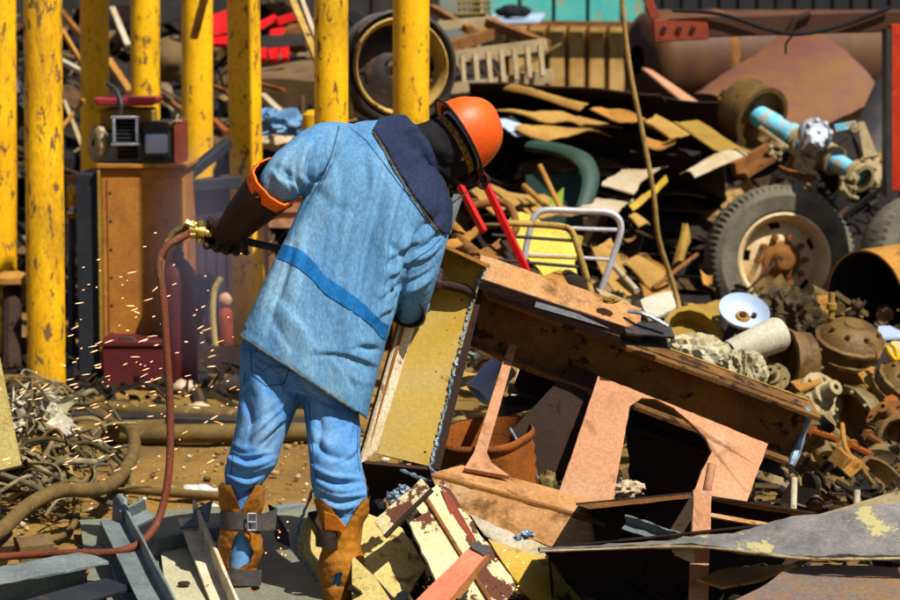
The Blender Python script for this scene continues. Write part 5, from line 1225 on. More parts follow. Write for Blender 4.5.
t.part('clip', MB().tube(Q([(886, 346, 10.4), (892, 356, 10.4), (897, 359, 10.4), (895, 348, 10.4), (890, 343, 10.4)]), .010, 8, 4), K['yellow'])
single('peg', 'thin dark upright rod left of the white canister', 'rod', MB().tube(Q([(880, 380, 10.5), (878, 352, 10.6)]), .011, 8), K['rust'])
# dish, white cylinder, bags
D = 10.6
t = Thing('enamel_dish', 'blue-white enamel dish with a rusty centre on a dark stem', 'dish', P(744, 340, D))
ax = V((.12, -.58, .80)).normalized(); R = m(26, D); C = P(744, 312, D)
t.part('dish', MB().lathe([(R * .25, -.03), (R * .55, -.03), (R * .85, -.005), (R, .012), (R * 1.0, .0), (R * .85, -.02), (R * .55, -.045), (R * .25, -.045), (R * .25, -.03)], C, ax, 44), K['bluewhite'], smooth=60)
hb = MB().lathe([(R * .12, -.02), (R * .25, -.018), (R * .3, -.03)], C, ax, 24)
X, Y, Z = frame(ax)
t.part('centre', hb, K['rust_tan'])
t.part('bolt', MB().lathe([(.001, 0), (.016, 0), (.016, -.02)], C + ax * -.012, ax, 8).lathe([(.001, 0), (.012, 0), (.012, -.02)], C + ax * -.014 + X * .05, ax, 8), K['rust_dark'])
t.part('stem', MB().tube(Q([(735, 322, D + .05), (728, 336, D + .02), (726, 346, D)]), .022, 10).tube(Q([(746, 324, D + .05), (744, 340, D)]), .03, 10), K['steel_dark'])
single('white_cylinder', 'grey-white plastic cylinder lying under the enamel dish', 'cylinder', MB().lathe([(.055, 0), (.058, .01), (.072, .20), (.074, .24), (.066, .26), (.01, .262)], P(730, 354, 10.25), P(778, 334, 10.35) - P(730, 354, 10.25), 28, rad=lambda i, j: 1), K['whitegrey'], smooth=50)
def crumple(c, size, seed, amp=.32):
    bm = bmesh.new(); bmesh.ops.create_icosphere(bm, subdivisions=5, radius=1); vs = []
    for v in bm.verts:
        p = v.co; k = 1
        for s_, a_ in ((1.3, amp), (2.6, amp * .55), (5.5, amp * .16)):
            q_ = V((p.x * 2.2, p.y * 2.2, p.z * .7))
            k += a_ * (1 - 2 * abs(noise.noise(q_ * s_ + V((seed * 5.1, s_, 2))))) - a_ * .5
        vs.append(V(c) + V((p.x * size[0], p.y * size[1], p.z * size[2])) * k)
    b = MB(); b.add(vs, [tuple(v.index for v in f.verts) for f in bm.faces]); bm.free(); return b
single('plastic_bag', 'crumpled dirty white bag lying behind the long brown I-beam', 'bag', crumple(P(694, 357, 9.9), (.14, .10, .085), 3, .26), K['bag'], smooth=40)
single('torn_bag', 'torn white rag tuft below the white cylinder', 'rag', crumple(P(745, 374, 9.7), (.075, .07, .085), 9, .4), K['bag'], smooth=35)
single('dark_tarp', 'black oily crumpled tarpaulin between the tyre and the white cylinder', 'tarpaulin', crumple(P(786, 318, 11.2), (.15, .10, .12), 14, .4), K['blackcloth2'], smooth=40)
single('standing_bar', 'tan flat bar standing behind the ribbed drum', 'bar', MB().sweep(prof_box(.05, .02), P(826, 338, 11.4), P(822, 296, 11.5), up=(0, 1, 0)), K['rust_tan'])
single('standing_bar', 'thin tan spindle standing next to the flat bar', 'bar', MB().lathe([(.015, 0), (.015, .12), (.025, .125), (.025, .15), (.015, .155), (.015, .2), (.002, .2)], P(831, 336, 11.4), (0, 0, 1), 12), K['dustyel'])

# ------------------------------------------------------------------ chair frames, red bars, lemon panel
Dc = 10.9
t = Thing('chair_frame', 'white tubular chair frame behind the tan channel beam', 'chair frame', P(570, 295, Dc))
t.part('hoop', MB().tube(Q([(520, 275, Dc), (524, 258, Dc), (531, 226, Dc), (537, 214, Dc), (548, 210, Dc), (578, 211, Dc), (606, 212, Dc), (617, 217, Dc), (621, 228, Dc), (616, 248, Dc), (599, 296, Dc)]), .0145, 12, 6), K['chrome'], smooth=60)
t.part('cross_tube', MB().tube(Q([(562, 228, Dc + .01), (617, 230, Dc)]), .009, 10), K['chrome'])
t.part('cross_tube', MB().tube(Q([(528, 254, Dc + .01), (614, 260, Dc)]), .008, 10), K['chrome'])
Dc = 10.6
t = Thing('chair_frame', 'brown-worn tubular chair frame in front of the lemon panel', 'chair frame', P(530, 295, Dc))
t.part('hoop', MB().tube(Q([(505, 223, Dc), (528, 224, Dc), (558, 226, Dc), (570, 230, Dc), (576, 242, Dc), (582, 262, Dc), (592, 296, Dc)]), .0145, 12, 6), K['rimtan'], smooth=60)
for k_, (a_, b_) in enumerate((((492, 235), (577, 241)), ((498, 260), (579, 267)), ((528, 256), (578, 258)))):
    t.part('cross_tube', MB().tube([P(*a_, Dc + .01), P(*b_, Dc)], .0075, 10), K['steel_dark'] if k_ < 2 else K['rimtan'])
single('lemon_panel', 'bright lemon-yellow torn panel behind the two chair frames', 'panel', MB().poly(Q([(512, 212, 11.9), (522, 212, 11.9), (548, 224, 11.8), (583, 236, 11.7), (580, 248, 11.7), (574, 262, 11.6), (578, 278, 11.5), (566, 280, 11.5), (558, 290, 11.5), (540, 270, 11.55), (514, 246, 11.7), (508, 236, 11.8)]), .012, rag=.006), K['lemon'])
single('red_bar', 'long bright red bar leaning right of the worker\'s face', 'bar', MB().sweep(prof_box(.022, .03), P(480, 172, 10.2), P(527, 272, 10.1)), K['brightred'], bevel=.003)
single('red_bar', 'shorter bright red bar leaning just right of the navy collar', 'bar', MB().sweep(prof_box(.022, .03), P(460, 186, 10.5), P(484, 232, 10.4)), K['brightred'], bevel=.003)
single('brown_tube', 'brown looped tube behind the red bars', 'tube', MB().tube(Q([(470, 206, 11), (500, 202, 11), (512, 210, 10.95), (516, 228, 10.9), (508, 236, 10.9)]), .018, 10, 5), K['rust'], smooth=60)
single('dark_pipe', 'dark short pipe at the lower edge of the lemon panel', 'pipe', MB().tube(Q([(566, 280, 11), (590, 296, 10.8)]), .05, 14), K['rust_dark'])
single('grey_post', 'grey leaning bar between navy collar and red bars', 'bar', MB().sweep(prof_box(.03, .03), P(458, 196, 10.8), P(446, 232, 10.7)), K['greyblue'])
for i, (pts, k, lab) in enumerate((([(478, 250, 10.9), (500, 240, 11.2), (510, 262, 10.9), (490, 266, 10.7)], 'rust', 'brown plate behind the tip of the yellow box beam'), ([(500, 240, 11), (512, 238, 11.2), (536, 276, 10.8), (520, 280, 10.7)], 'rust_dark', 'dark plate left of the lemon panel'), ([(536, 276, 10.8), (560, 270, 11), (580, 296, 10.7), (560, 292, 10.6)], 'rust_tan', 'tan plate edge under the lemon panel'), ([(640, 300, 11.4), (670, 294, 11.6), (676, 308, 11.4), (650, 318, 11.2)], 'whitegrey', 'pale scrap flap left of the tan wheel ring'), ([(596, 290, 10.2), (628, 300, 10.2), (640, 312, 10), (606, 304, 10)], 'lightdust', 'pale curved strip behind the end of the tan channel beam'))):
    single('scrap_plate', lab, 'plate', qd(pts, .012, 6, 4, bump=.03, rag=.004, seed=i + 70), K[k])
# sparks: glowing embers thrown from the cut
r = random.Random(21); sb = MB()
def spark(px, py, D, L, w_, dirx, diry):
    c = P(px, py, D); d = V((dirx, r.uniform(-.3, .3), diry)).normalized()
    sb.lathe([(.0002, -L), (w_, -L * .3), (w_, L * .4), (.0002, L)], c, d, 5)
for i in range(190):
    u = r.random()
    if u < .35: px, py = r.gauss(60, 45), r.gauss(425, 40)
    elif u < .7: px, py = r.uniform(70, 240), r.gauss(385, 45)
    else: px, py = r.uniform(60, 240), r.gauss(320, 50)
    if py < 215 or px < -5: continue
    spark(px, py, r.uniform(7.9, 9.4), .003 + .016 * r.random() ** 1.6, r.uniform(.0007, .0014), 1, r.gauss(.35, .22))
for i in range(18): spark(r.uniform(225, 290), r.uniform(520, 600), r.uniform(7.6, 7.9), .003, .0022, 1, .4)
for i in range(12): spark(r.uniform(495, 525), r.uniform(548, 590), 7.3, .004, .002, 1, .4)
mt = bpy.data.materials.new('glowing_sparks'); mt.use_nodes = True
e = mt.node_tree.nodes['Principled BSDF']; e.inputs['Emission Color'].default_value = (1, .34, .045, 1); e.inputs['Emission Strength'].default_value = 2.6
single('sparks', None, None, sb, mt, kind='stuff', smooth=0)
# ------------------------------------------------------------------ the worker
def ering(L, R, hd, n=32, pw=1.0, tilt=None):
    """ring through the silhouette points L and R (px, py, D), half depth hd"""
    L, R = P(*L), P(*R); c = (L + R) / 2; a = (R - L) / 2
    f = (c - CAM).normalized(); f = (f - a * (f.dot(a) / a.length_squared)).normalized()
    if tilt: f = (f + V(tilt)).normalized()
    out = []
    for j in range(n):
        t = 2 * math.pi * j / n; x, y = math.cos(t), math.sin(t)
        x = math.copysign(abs(x) ** pw, x); y = math.copysign(abs(y) ** pw, y)
        out.append(c + a * x + f * y * hd)
    return out
def rloft(mb, rings, steps=4):
    """smooth loft: Catmull-Rom through the rings"""
    n = len(rings[0])
    cols = [catmull([r[j] for r in rings], steps) for j in range(n)]
    return mb.loft([[cols[j][i] for j in range(n)] for i in range(len(cols[0]))], True)

def remesh(mb, voxel, smooth_it=6, smooth_f=.5):
    me = to_mesh(mb, 'tmp', V((0, 0, 0)), 0)
    o = bpy.data.objects.new('tmp', me); COL.objects.link(o)
    rm = o.modifiers.new('r', 'REMESH'); rm.mode = 'VOXEL'; rm.voxel_size = voxel
    sm = o.modifiers.new('s', 'SMOOTH'); sm.iterations = smooth_it; sm.factor = smooth_f
    dg = bpy.context.evaluated_depsgraph_get(); dg.update()
    ev = o.evaluated_get(dg); m2 = bpy.data.meshes.new_from_object(ev)
    n = len(m2.vertices); co_ = np.empty(n * 3); m2.vertices.foreach_get('co', co_); co_ = co_.reshape(-1, 3)
    bpy.data.objects.remove(o); bpy.data.meshes.remove(me)
    return m2, co_

def seg_sd(p, pts):
    """signed distance (positive on the left of travel) and parameter"""
    best = np.full(len(p), 1e9); sg = np.ones(len(p)); par = np.zeros(len(p)); pts = np.array(catmull([V((a, b, 0)) for a, b in pts], 5))[:, :2]; n = len(pts) - 1
    for i in range(n):
        a, b = pts[i], pts[i + 1]; ab = b - a
        t = np.clip(((p - a) @ ab) / (ab @ ab), 0, 1)
        q = p - (a + t[:, None] * ab); d = np.linalg.norm(q, axis=1)
        k = d < best; best[k] = d[k]; par[k] = (i + t[k]) / n
        sg[k] = np.sign(ab[0] * q[k][:, 1] - ab[1] * q[k][:, 0])
    return best * sg, par

def seg_dist(p, pts):
    """distance of px points to a polyline and the parameter along it"""
    best = np.full(len(p), 1e9); par = np.zeros(len(p)); pts = np.array(pts, float); n = len(pts) - 1
    for i in range(n):
        a, b = pts[i], pts[i + 1]; ab = b - a
        t = np.clip(((p - a) @ ab) / (ab @ ab), 0, 1)
        d = np.linalg.norm(p - (a + t[:, None] * ab), axis=1)
        k = d < best; best[k] = d[k]; par[k] = (i + t[k]) / n
    return best, par

def displace(me, co_, folds, noises, creases=()):
    nr = np.empty(len(me.vertices) * 3); me.vertices.foreach_get('normal', nr); nr = nr.reshape(-1, 3)
    view = co_ - np.array(CAM); view /= np.linalg.norm(view, axis=1)[:, None]
    facing = np.clip(-(nr * view).sum(1) * 2 + .15, 0, 1)
    px = proj(co_); d = np.zeros(len(co_))
    for pts, wd, am in folds:
        ds, par = seg_dist(px, pts)
        tap = np.sin(np.pi * np.clip(par, 0.02, .98)) ** .6
        d += 1.0 * am * np.exp(-(ds / wd) ** 2) * tap * facing
    for pts, wd, am in creases:
        ds, par = seg_sd(px, pts)
        tap = np.clip(np.sin(np.pi * np.clip(par, 0.01, .99)), 0, 1) ** .5
        x = ds / wd
        # steep face on one side, long soft slope on the other
        sh = np.where(x > 0, np.exp(-(x / 2.6) ** 2), np.exp(-(x / .55) ** 2)) - .5 * np.exp(-((x + 1.3) / .8) ** 2)
        d += am * sh * tap * facing
    for sc, am, st in noises:
        for i in range(len(co_)):
            c = co_[i]
            d[i] += am * noise.noise(V((c[0] * sc * st[0], c[1] * sc * st[1], c[2] * sc * st[2])))
    out = co_ + nr * d[:, None]
    return out

def finish(me, co_, off, name):
    me.vertices.foreach_set('co', (co_ - np.array(off)).ravel()); me.update()
    me.polygons.foreach_set('use_smooth', [True] * len(me.polygons)); me.name = name
    return me

POFF = PZ(285, 612, 0)
W_ = Thing('person', 'bent-over worker in blue denim, orange helmet and brown leather gaiters, seen from behind, cutting steel', 'person', POFF)

# body (one continuous surface, almost all under the clothes)
Dh = 7.98
HC = P(454, 145, Dh)                       # head centre
CR = (RT * .80 + UP * .50 + FW * .18).normalized()     # towards the crown
FC = (RT * .48 - UP * .62 + FW * .62); FC = (FC - CR * FC.dot(CR)).normalized()   # face direction
SD = CR.cross(FC).normalized()
b = MB()
rloft(b, [ering((275, 350, 7.77), (330, 368, 7.77), .07), ering((280, 310, 7.78), (365, 350, 7.78), .10), ering((300, 255, 7.84), (385, 300, 7.84), .10), ering((325, 190, 7.90), (418, 238, 7.90), .10), ering((350, 150, 7.94), (428, 200, 7.94), .085), ering((385, 140, 7.95), (425, 175, 7.95), .06), ering((408, 134, 7.96), (436, 166, 7.96), .055)])
b.tube([P(405, 158, 7.96), P(430, 150, 7.97), HC - CR * .03], [.058, .056, .06], 16, 4)
b.blob(HC, (.078, .098, .112), amp=.0, axes=(SD, FC, CR), sub=4)
b.blob(HC - CR * .075 + FC * .035, (.055, .06, .05), amp=.0, axes=(SD, FC, CR))          # jaw
b.blob(HC - CR * .03 + FC * .098, (.013, .022, .028), amp=.0, axes=(SD, FC, CR))          # nose
b.blob(HC - CR * .075 + FC * .088, (.026, .012, .010), amp=.0, axes=(SD, FC, CR))         # mouth
for s in (-1, 1):
    b.blob(HC + SD * s * .033 + FC * .080 + CR * .004, (.014, .012, .012), amp=.0, axes=(SD, FC, CR))
    b.blob(HC + SD * s * .080 - CR * .01, (.012, .022, .032), amp=.0, axes=(SD, FC, CR))
b.tube([P(350, 155, 7.92), P(300, 168, 7.82), P(272, 185, 7.80), P(236, 219, 7.90)], [.06, .05, .042, .028], 14, 4)
b.tube([P(425, 205, 7.92), P(420, 250, 7.86), P(413, 292, 7.87), P(415, 296, 7.93), P(424, 286, 7.98)], [.055, .046, .034, .030, .026], 14, 4)
b.tube([P(277, 350, 7.76), P(267, 410, 7.73), P(250, 475, 7.67), P(243, 540, 7.66), P(239, 596, 7.66)], [.060, .056, .046, .038, .034], 14, 4)
b.tube([P(322, 362, 7.77), P(332, 420, 7.72), P(339, 490, 7.60), P(342, 550, 7.56), P(340, 605, 7.53)], [.060, .052, .046, .038, .034], 14, 4)
me, cc = remesh(b, .012, 3)
W_.part('body', finish(me, cc, POFF, 'body'), K['skin'])

# ---- jeans
b = MB()
N_ = 32
rloft(b, [ering((256, 305, 7.79), (352, 345, 7.79), .095), ering((243, 338, 7.75), (346, 372, 7.75), .100), ering((240, 362, 7.735), (352, 392, 7.735), .105), ering((244, 384, 7.725), (348, 402, 7.725), .100)])
rloft(b, [ering((241, 350, 7.74), (305, 356, 7.74), .095), ering((239, 390, 7.72), (301, 396, 7.72), .105), ering((236, 420, 7.70), (290, 424, 7.70), .095), ering((231, 446, 7.68), (282, 447, 7.68), .085), ering((225, 470, 7.67), (277, 465, 7.67), .082), ering((226, 484, 7.67), (265, 481, 7.67), .070), ering((228, 500, 7.67), (258, 498, 7.67), .058), ering((229, 530, 7.67), (257, 530, 7.67), .060), ering((227, 578, 7.66), (255, 578, 7.66), .056)])
rloft(b, [ering((292, 356, 7.745), (352, 380, 7.745), .09), ering((301, 396, 7.73), (358, 410, 7.73), .094), ering((306, 425, 7.69), (361, 432, 7.69), .092), ering((309, 455, 7.63), (361, 458, 7.63), .088), ering((311, 482, 7.60), (367, 486, 7.60), .086), ering((316, 500, 7.59), (367, 503, 7.59), .082), ering((326, 514, 7.58), (362, 516, 7.58), .065), ering((326, 550, 7.555), (357, 550, 7.555), .060), ering((326, 592, 7.54), (356, 592, 7.54), .056)])
me, cc = remesh(b, .0055, 4)
jf = [
    ([(228, 442), (248, 452), (266, 450)], 4, .008), ([(226, 449), (246, 460), (270, 457)], 4, -.009), ([(226, 458), (248, 467), (274, 462)], 4, .009), ([(226, 466), (250, 475), (272, 469)], 3.5, -.009),
    ([(228, 474), (248, 484), (266, 476)], 3.5, .008), ([(232, 482), (245, 494), (260, 486)], 3, -.008),
    ([(284, 408), (268, 425), (248, 440)], 5, .007), ([(290, 400), (272, 412), (246, 428)], 4, -.008), ([(252, 370), (262, 400), (258, 430)], 6, .008), ([(270, 375), (278, 395), (284, 412)], 4, -.010), ([(244, 392), (250, 415), (244, 438)], 4, -.006),
    ([(268, 402), (262, 425), (252, 446)], 3, .006), ([(282, 420), (276, 440), (262, 456)], 3.5, -.007),
    ([(310, 462), (330, 474), (356, 480)], 4, .008), ([(311, 472), (332, 484), (362, 487)], 4, -.009), ([(313, 481), (335, 492), (364, 493)], 4, .009), ([(316, 490), (338, 501), (364, 500)], 3.5, -.009), ([(320, 498), (340, 509), (362, 506)], 3, .008), ([(326, 506), (342, 517), (358, 512)], 3, -.007),
    ([(308, 440), (325, 455), (350, 462)], 4, -.007), ([(312, 430), (330, 446), (354, 452)], 4, .006), ([(312, 410), (322, 430), (318, 452)], 5, -.006), ([(345, 425), (350, 450), (356, 470)], 5, .006),
    ([(300, 384), (312, 400), (330, 410)], 4, -.008), ([(304, 396), (306, 430), (310, 460)], 2.2, -.005), ([(262, 352), (280, 368), (300, 376)], 4, .007), ([(258, 362), (276, 378), (292, 386)], 4, -.008),
]
cc = displace(me, cc, jf, [(7, .005, (1, 1, 1)), (20, .0015, (1, 1, 1.4)), (60, .0008, (1, 1, 1))], [
    ([(226, 446), (244, 456), (268, 452)], 2.6, .009), ([(225, 455), (246, 464), (274, 458)], 2.6, .010), ([(224, 464), (248, 472), (276, 464)], 2.4, .010), ([(224, 472), (246, 481), (270, 471)], 2.4, .009), ([(226, 480), (244, 490), (262, 480)], 2.2, .008),
    ([(290, 402), (272, 416), (250, 438)], 3, .009), ([(286, 418), (270, 432), (254, 448)], 2.6, .008), ([(252, 362), (264, 390), (262, 424)], 4, .008), ([(240, 400), (248, 424), (244, 446)], 3, .006), ([(274, 372), (284, 392), (292, 400)], 3, .009), ([(246, 352), (266, 366), (288, 370)], 3, .007),
    ([(310, 464), (332, 476), (360, 478)], 2.6, .009), ([(310, 474), (334, 486), (366, 485)], 2.6, .010), ([(312, 484), (336, 496), (366, 494)], 2.4, .010), ([(316, 494), (338, 505), (364, 501)], 2.4, .009), ([(322, 503), (342, 514), (360, 507)], 2.2, .008),
    ([(308, 442), (326, 458), (352, 464)], 3, .007), ([(306, 400), (316, 424), (312, 456)], 3, .008), ([(352, 424), (346, 448), (352, 466)], 3.5, .007), ([(300, 388), (316, 402), (338, 412)], 3, .008), ([(360, 440), (350, 456), (338, 462)], 2.6, .007),
])
jeans = W_.part('jeans', finish(me, cc, POFF, 'jeans'), K['jeans'])
jt = BVHTree.FromPolygons([V(c) for c in cc], [tuple(p.vertices) for p in me.polygons])
def jstrip(pts, r_, n=10):
    out = []
    for i in range(len(pts) - 1):
        for k in range(n):
            d = ray(pts[i][0] + (pts[i + 1][0] - pts[i][0]) * k / n, pts[i][1] + (pts[i + 1][1] - pts[i][1]) * k / n).normalized()
            h = jt.ray_cast(CAM, d)
            if h[0] and (not out or (h[0] - out[-1]).length < .05): out.append(h[0] - d * .001)
    return MB().tube(out, r_, 6)
for sp_ in ([(245, 372), (243, 400), (238, 430), (233, 452), (231, 476)], [(309, 402), (311, 430), (314, 460), (317, 488)], [(298, 392), (292, 412), (284, 434)], [(358, 424), (357, 450), (360, 474)]):
    W_.part('seam', jstrip(sp_, .0017), K['denim_seam'], parent=jeans)
W_.part('back_pocket', jstrip([(251, 352), (252, 374), (266, 386), (284, 384), (290, 366)], .0016), K['denim_seam'], parent=jeans)
W_.part('pocket_stitching', jstrip([(255, 364), (262, 372), (270, 366), (278, 374), (286, 370)], .0012), K['hem_dirt'], parent=jeans)

# ---- jacket
b = MB()
PW = .74
J = [ering((239, 336, 7.73), (367, 420, 7.73), .150, pw=PW), ering((247, 318, 7.74), (373, 396, 7.74), .150, pw=PW), ering((262, 286, 7.76), (384, 352, 7.76), .146, pw=PW), ering((279, 250, 7.79), (394, 316, 7.79), .142, pw=PW), ering((295, 214, 7.83), (408, 275, 7.83), .140, pw=PW), ering((309, 180, 7.86), (428, 240, 7.86), .140, pw=PW), ering((324, 152, 7.89), (442, 214, 7.89), .138, pw=.8), ering((338, 134, 7.92), (443, 192, 7.92), .130), ering((356, 123, 7.94), (436, 176, 7.94), .105), ering((380, 120, 7.95), (434, 172, 7.95), .080), ering((404, 118, 7.957), (440, 164, 7.957), .070)]
def shrink(ring, k, up): c_ = sum(ring, V((0, 0, 0))) / len(ring); return [c_ + (p - c_) * k + up for p in ring]
upv = (P(285, 290, 7.77) - P(303, 378, 7.73)).normalized()
J = [shrink(J[0], .90, upv * .05), shrink(J[0], .93, upv * .012), shrink(J[0], 1.0, V((0, 0, 0)))] + J[1:]
cols_ = [[r_[j] for r_ in J] for j in range(32)]
b.loft([shrink(J[0], .5, V((0, 0, 0))), J[0], J[1], J[2]] + [[c_[i] for c_ in [catmull(cc_[2:], 5) for cc_ in cols_]] for i in range(1, (len(J) - 3) * 5 + 1)])
b.tube([P(352, 148, 7.93), P(325, 150, 7.87), P(298, 166, 7.81), P(283, 180, 7.79), P(274, 190, 7.80)], [.078, .090, .080, .074, .066], 20, 5)
b.tube([P(428, 200, 7.91), P(424, 232, 7.86), P(417, 266, 7.83), P(412, 290, 7.85), P(409, 308, 7.90), P(416, 304, 7.98)], [.068, .078, .073, .066, .056, .046], 20, 5)
me, cc = remesh(b, .0052, 4)
jk = [
    ([(392, 150), (378, 205), (366, 250), (352, 330)], 6, -.010), ([(402, 170), (388, 230), (378, 290), (366, 360)], 7, .010),
    ([(413, 235), (403, 262), (396, 292), (390, 326)], 5, -.024), ([(402, 215), (392, 250), (385, 292)], 5, -.010), ([(412, 255), (398, 252), (384, 240)], 4, -.009), ([(408, 266), (396, 275), (384, 270)], 4, .007), ([(404, 284), (392, 290), (380, 284)], 4, -.008),
    ([(289, 244), (280, 275), (270, 305), (262, 336)], 5, -.013), ([(302, 236), (296, 275), (290, 320), (287, 352)], 8, .009), ([(325, 200), (322, 260), (318, 330), (322, 378)], 9, -.005), ([(345, 190), (350, 260), (346, 330), (345, 390)], 8, .006),
    ([(310, 180), (330, 205), (360, 215)], 6, -.005), ([(338, 128), (331, 158), (318, 184), (302, 210)], 3.2, -.009), ([(346, 128), (340, 160), (326, 190)], 5, .006),
    ([(376, 372), (358, 364), (338, 352)], 4, -.005), ([(374, 384), (356, 380), (330, 360)], 4, .005), ([(384, 345), (370, 350), (352, 344)], 4, -.006),
    ([(318, 140), (308, 165), (306, 195)], 4, -.009), ([(306, 146), (298, 168), (296, 196)], 4, .008), ([(296, 152), (288, 172), (286, 196)], 3.5, -.009), ([(286, 158), (278, 175), (280, 196)], 3.5, .007), ([(276, 166), (292, 176), (300, 192)], 3, -.008),
    ([(436, 214), (424, 226), (412, 236)], 3.5, -.006), ([(440, 232), (428, 244), (414, 250)], 4, -.008), ([(438, 246), (424, 258), (412, 262)], 4, .008), ([(434, 262), (420, 272), (408, 278)], 4, -.009), ([(430, 278), (418, 288), (404, 292)], 3.5, .008), ([(424, 294), (412, 302), (400, 304)], 3.5, -.008),
    ([(262, 300), (290, 318), (330, 350)], 9, .004), ([(360, 140), (368, 180), (360, 220)], 5, -.006), ([(372, 150), (374, 200), (368, 236)], 4, .005),
]
cc = displace(me, cc, jk, [(4, .006, (1, 1, .5)), (10, .003, (1.5, 1, .5)), (30, .0013, (1.2, 1, .7)), (90, .0007, (1, 1, 1))], [
    ([(384, 150), (372, 195), (362, 240), (352, 300), (346, 352)], 4.5, .012), ([(404, 176), (392, 216), (384, 256), (380, 300)], 4.5, .014), ([(362, 150), (350, 200), (338, 260), (330, 320)], 5, .006),
    ([(414, 228), (403, 258), (396, 290), (388, 330)], 4, .020), ([(292, 240), (282, 272), (272, 302), (262, 338)], 4, .014), ([(306, 222), (300, 262), (294, 300)], 4, .006), ([(330, 146), (336, 200), (326, 262), (312, 330)], 5, .006), ([(320, 250), (308, 300), (306, 352)], 4, .006), ([(372, 262), (360, 310), (358, 372)], 4, .006),
    ([(420, 240), (400, 250), (384, 262)], 3, .009), ([(412, 262), (396, 270), (382, 282)], 3, .008), ([(404, 282), (390, 288), (376, 300)], 3, .007), ([(396, 306), (382, 312), (370, 324)], 3, .006),
    ([(440, 226), (428, 240), (412, 250)], 2.6, .007), ([(441, 244), (428, 256), (410, 264)], 2.6, .008), ([(434, 264), (420, 274), (404, 280)], 2.6, .008), ([(430, 280), (414, 290), (398, 296)], 2.6, .008), ([(422, 298), (410, 306), (396, 310)], 2.6, .007),
    ([(336, 132), (328, 160), (310, 190)], 3, .010), ([(322, 138), (316, 160), (312, 186)], 2.8, .008), ([(310, 144), (304, 164), (306, 192)], 2.8, .009), ([(298, 152), (292, 170), (298, 196)], 2.6, .009), ([(286, 158), (282, 174), (292, 196)], 2.6, .008), ([(272, 170), (282, 180), (296, 186)], 2.4, .008), ([(300, 176), (314, 184), (328, 182)], 2.6, .006),
    ([(380, 366), (360, 358), (336, 352), (312, 352)], 3, .006), ([(384, 348), (366, 344), (346, 348)], 3, .005), ([(276, 300), (296, 322), (318, 352)], 5, .005), ([(330, 360), (345, 380), (352, 400)], 4, .005), ([(268, 318), (278, 338), (292, 356)], 4, .004),
])
jacket = W_.part('jacket', finish(me, cc, POFF, 'jacket'), K['denim'])
faces = [tuple(p.vertices) for p in me.polygons]
jb = BVHTree.FromPolygons([V(c) for c in cc], faces)
def on_jacket(px, py, lift=.002):
    d = ray(px, py).normalized(); h = jb.ray_cast(CAM, d)
    return (h[0] - d * lift) if h[0] else None
def strip(pts, r_, lift=.002, n=8):
    out = []
    for i in range(len(pts) - 1):
        for k in range(n):
            x = pts[i][0] + (pts[i + 1][0] - pts[i][0]) * k / n; y = pts[i][1] + (pts[i + 1][1] - pts[i][1]) * k / n
            q = on_jacket(x, y, lift)
            if q is not None and (not out or (q - out[-1]).length < .06): out.append(q)
    return MB().tube(out, r_, 6)
W_.part('seam', strip([(339, 126), (333, 150), (322, 178), (306, 206)], .0022), K['denim_seam'], parent=jacket)
W_.part('seam', strip([(441, 238), (432, 248), (420, 256), (409, 264)], .0018), K['denim_seam'], parent=jacket)
W_.part('seam', strip([(348, 126), (366, 140), (386, 166), (402, 188), (420, 204)], .0013, .001), K['denim_seam'], parent=jacket)
# hem band following the lower edge of the jacket
def hem_strip(off_px, r_):
    out = []
    for i in range(60):
        t = i / 59; x = 241 + 125 * t; base = 336 + 84 * t - 2 + 16 * math.sin(math.pi * t)
        y = base + 10
        q = None
        while y > base - 30:
            q = on_jacket(x, y - off_px, .001)
            if q is not None and on_jacket(x, y - off_px - 2) is not None: break
            y -= .7
        if q is not None and (not out or (q - out[-1]).length < .05): out.append(q)
    return MB().tube(out, r_, 6)
W_.part('hem', hem_strip(0.5, .0042), K['hem_dirt'], parent=jacket)
W_.part('hem_stitch', hem_strip(8, .0012), K['hem_dirt'], parent=jacket)
# navy cape of the hood lying over the upper back: a thick shell lifted off the jacket
def inpoly(p, poly):
    x, y = p[:, 0], p[:, 1]; c = np.zeros(len(p), bool); n = len(poly)
    for i in range(n):
        x0, y0 = poly[i]; x1, y1 = poly[(i + 1) % n]
        k = ((y0 > y) != (y1 > y)) & (x < (x1 - x0) * (y - y0) / (y1 - y0 + 1e-12) + x0); c ^= k
    return c
nr = np.empty(len(me.vertices) * 3); me.vertices.foreach_get('normal', nr); nr = nr.reshape(-1, 3)
def shell(poly, lift, th):
    pxs = proj(cc); view = cc - np.array(CAM)
    ok = inpoly(pxs, poly)
    q = MB(); vs = {}; 
    fs = [f for f in faces if all(ok[i] for i in f)]
    for f in fs:
        for i in f: vs.setdefault(i, len(vs))
    A = [V(cc[i] + nr[i] * lift) for i in vs]; B = [V(cc[i] + nr[i] * (lift - th)) for i in vs]
    n = len(A); F_ = [tuple(vs[i] for i in f) for f in fs]; F2 = [tuple(n + k for k in f[::-1]) for f in F_]
    ed = {}
    for f in F_:
        for k in range(len(f)):
            a, c = f[k], f[(k + 1) % len(f)]; ed[(a, c)] = 1
    side = [(a, a + n, c + n, c) for (a, c) in ed if (c, a) not in ed]
    return q.add(A + B, F_ + F2 + side)
CAPE = [(372, 131), (384, 112), (420, 100), (450, 120), (456, 180), (450, 224), (446, 236), (438, 232), (430, 220), (412, 196), (396, 170), (384, 148)]
for k_, f_ in (((398, 172), (424, 148)), ((420, 126), (436, 190)), ((436, 150), (444, 214)), ((392, 132), (430, 128))):
    ds_, pa_ = seg_sd(proj(cc), [k_, f_]); cc[inpoly(proj(cc), CAPE)] += (nr * (.006 * np.exp(-(ds_ / 3.2) ** 2) * np.sin(np.pi * np.clip(pa_, .02, .98)))[:, None])[inpoly(proj(cc), CAPE)]
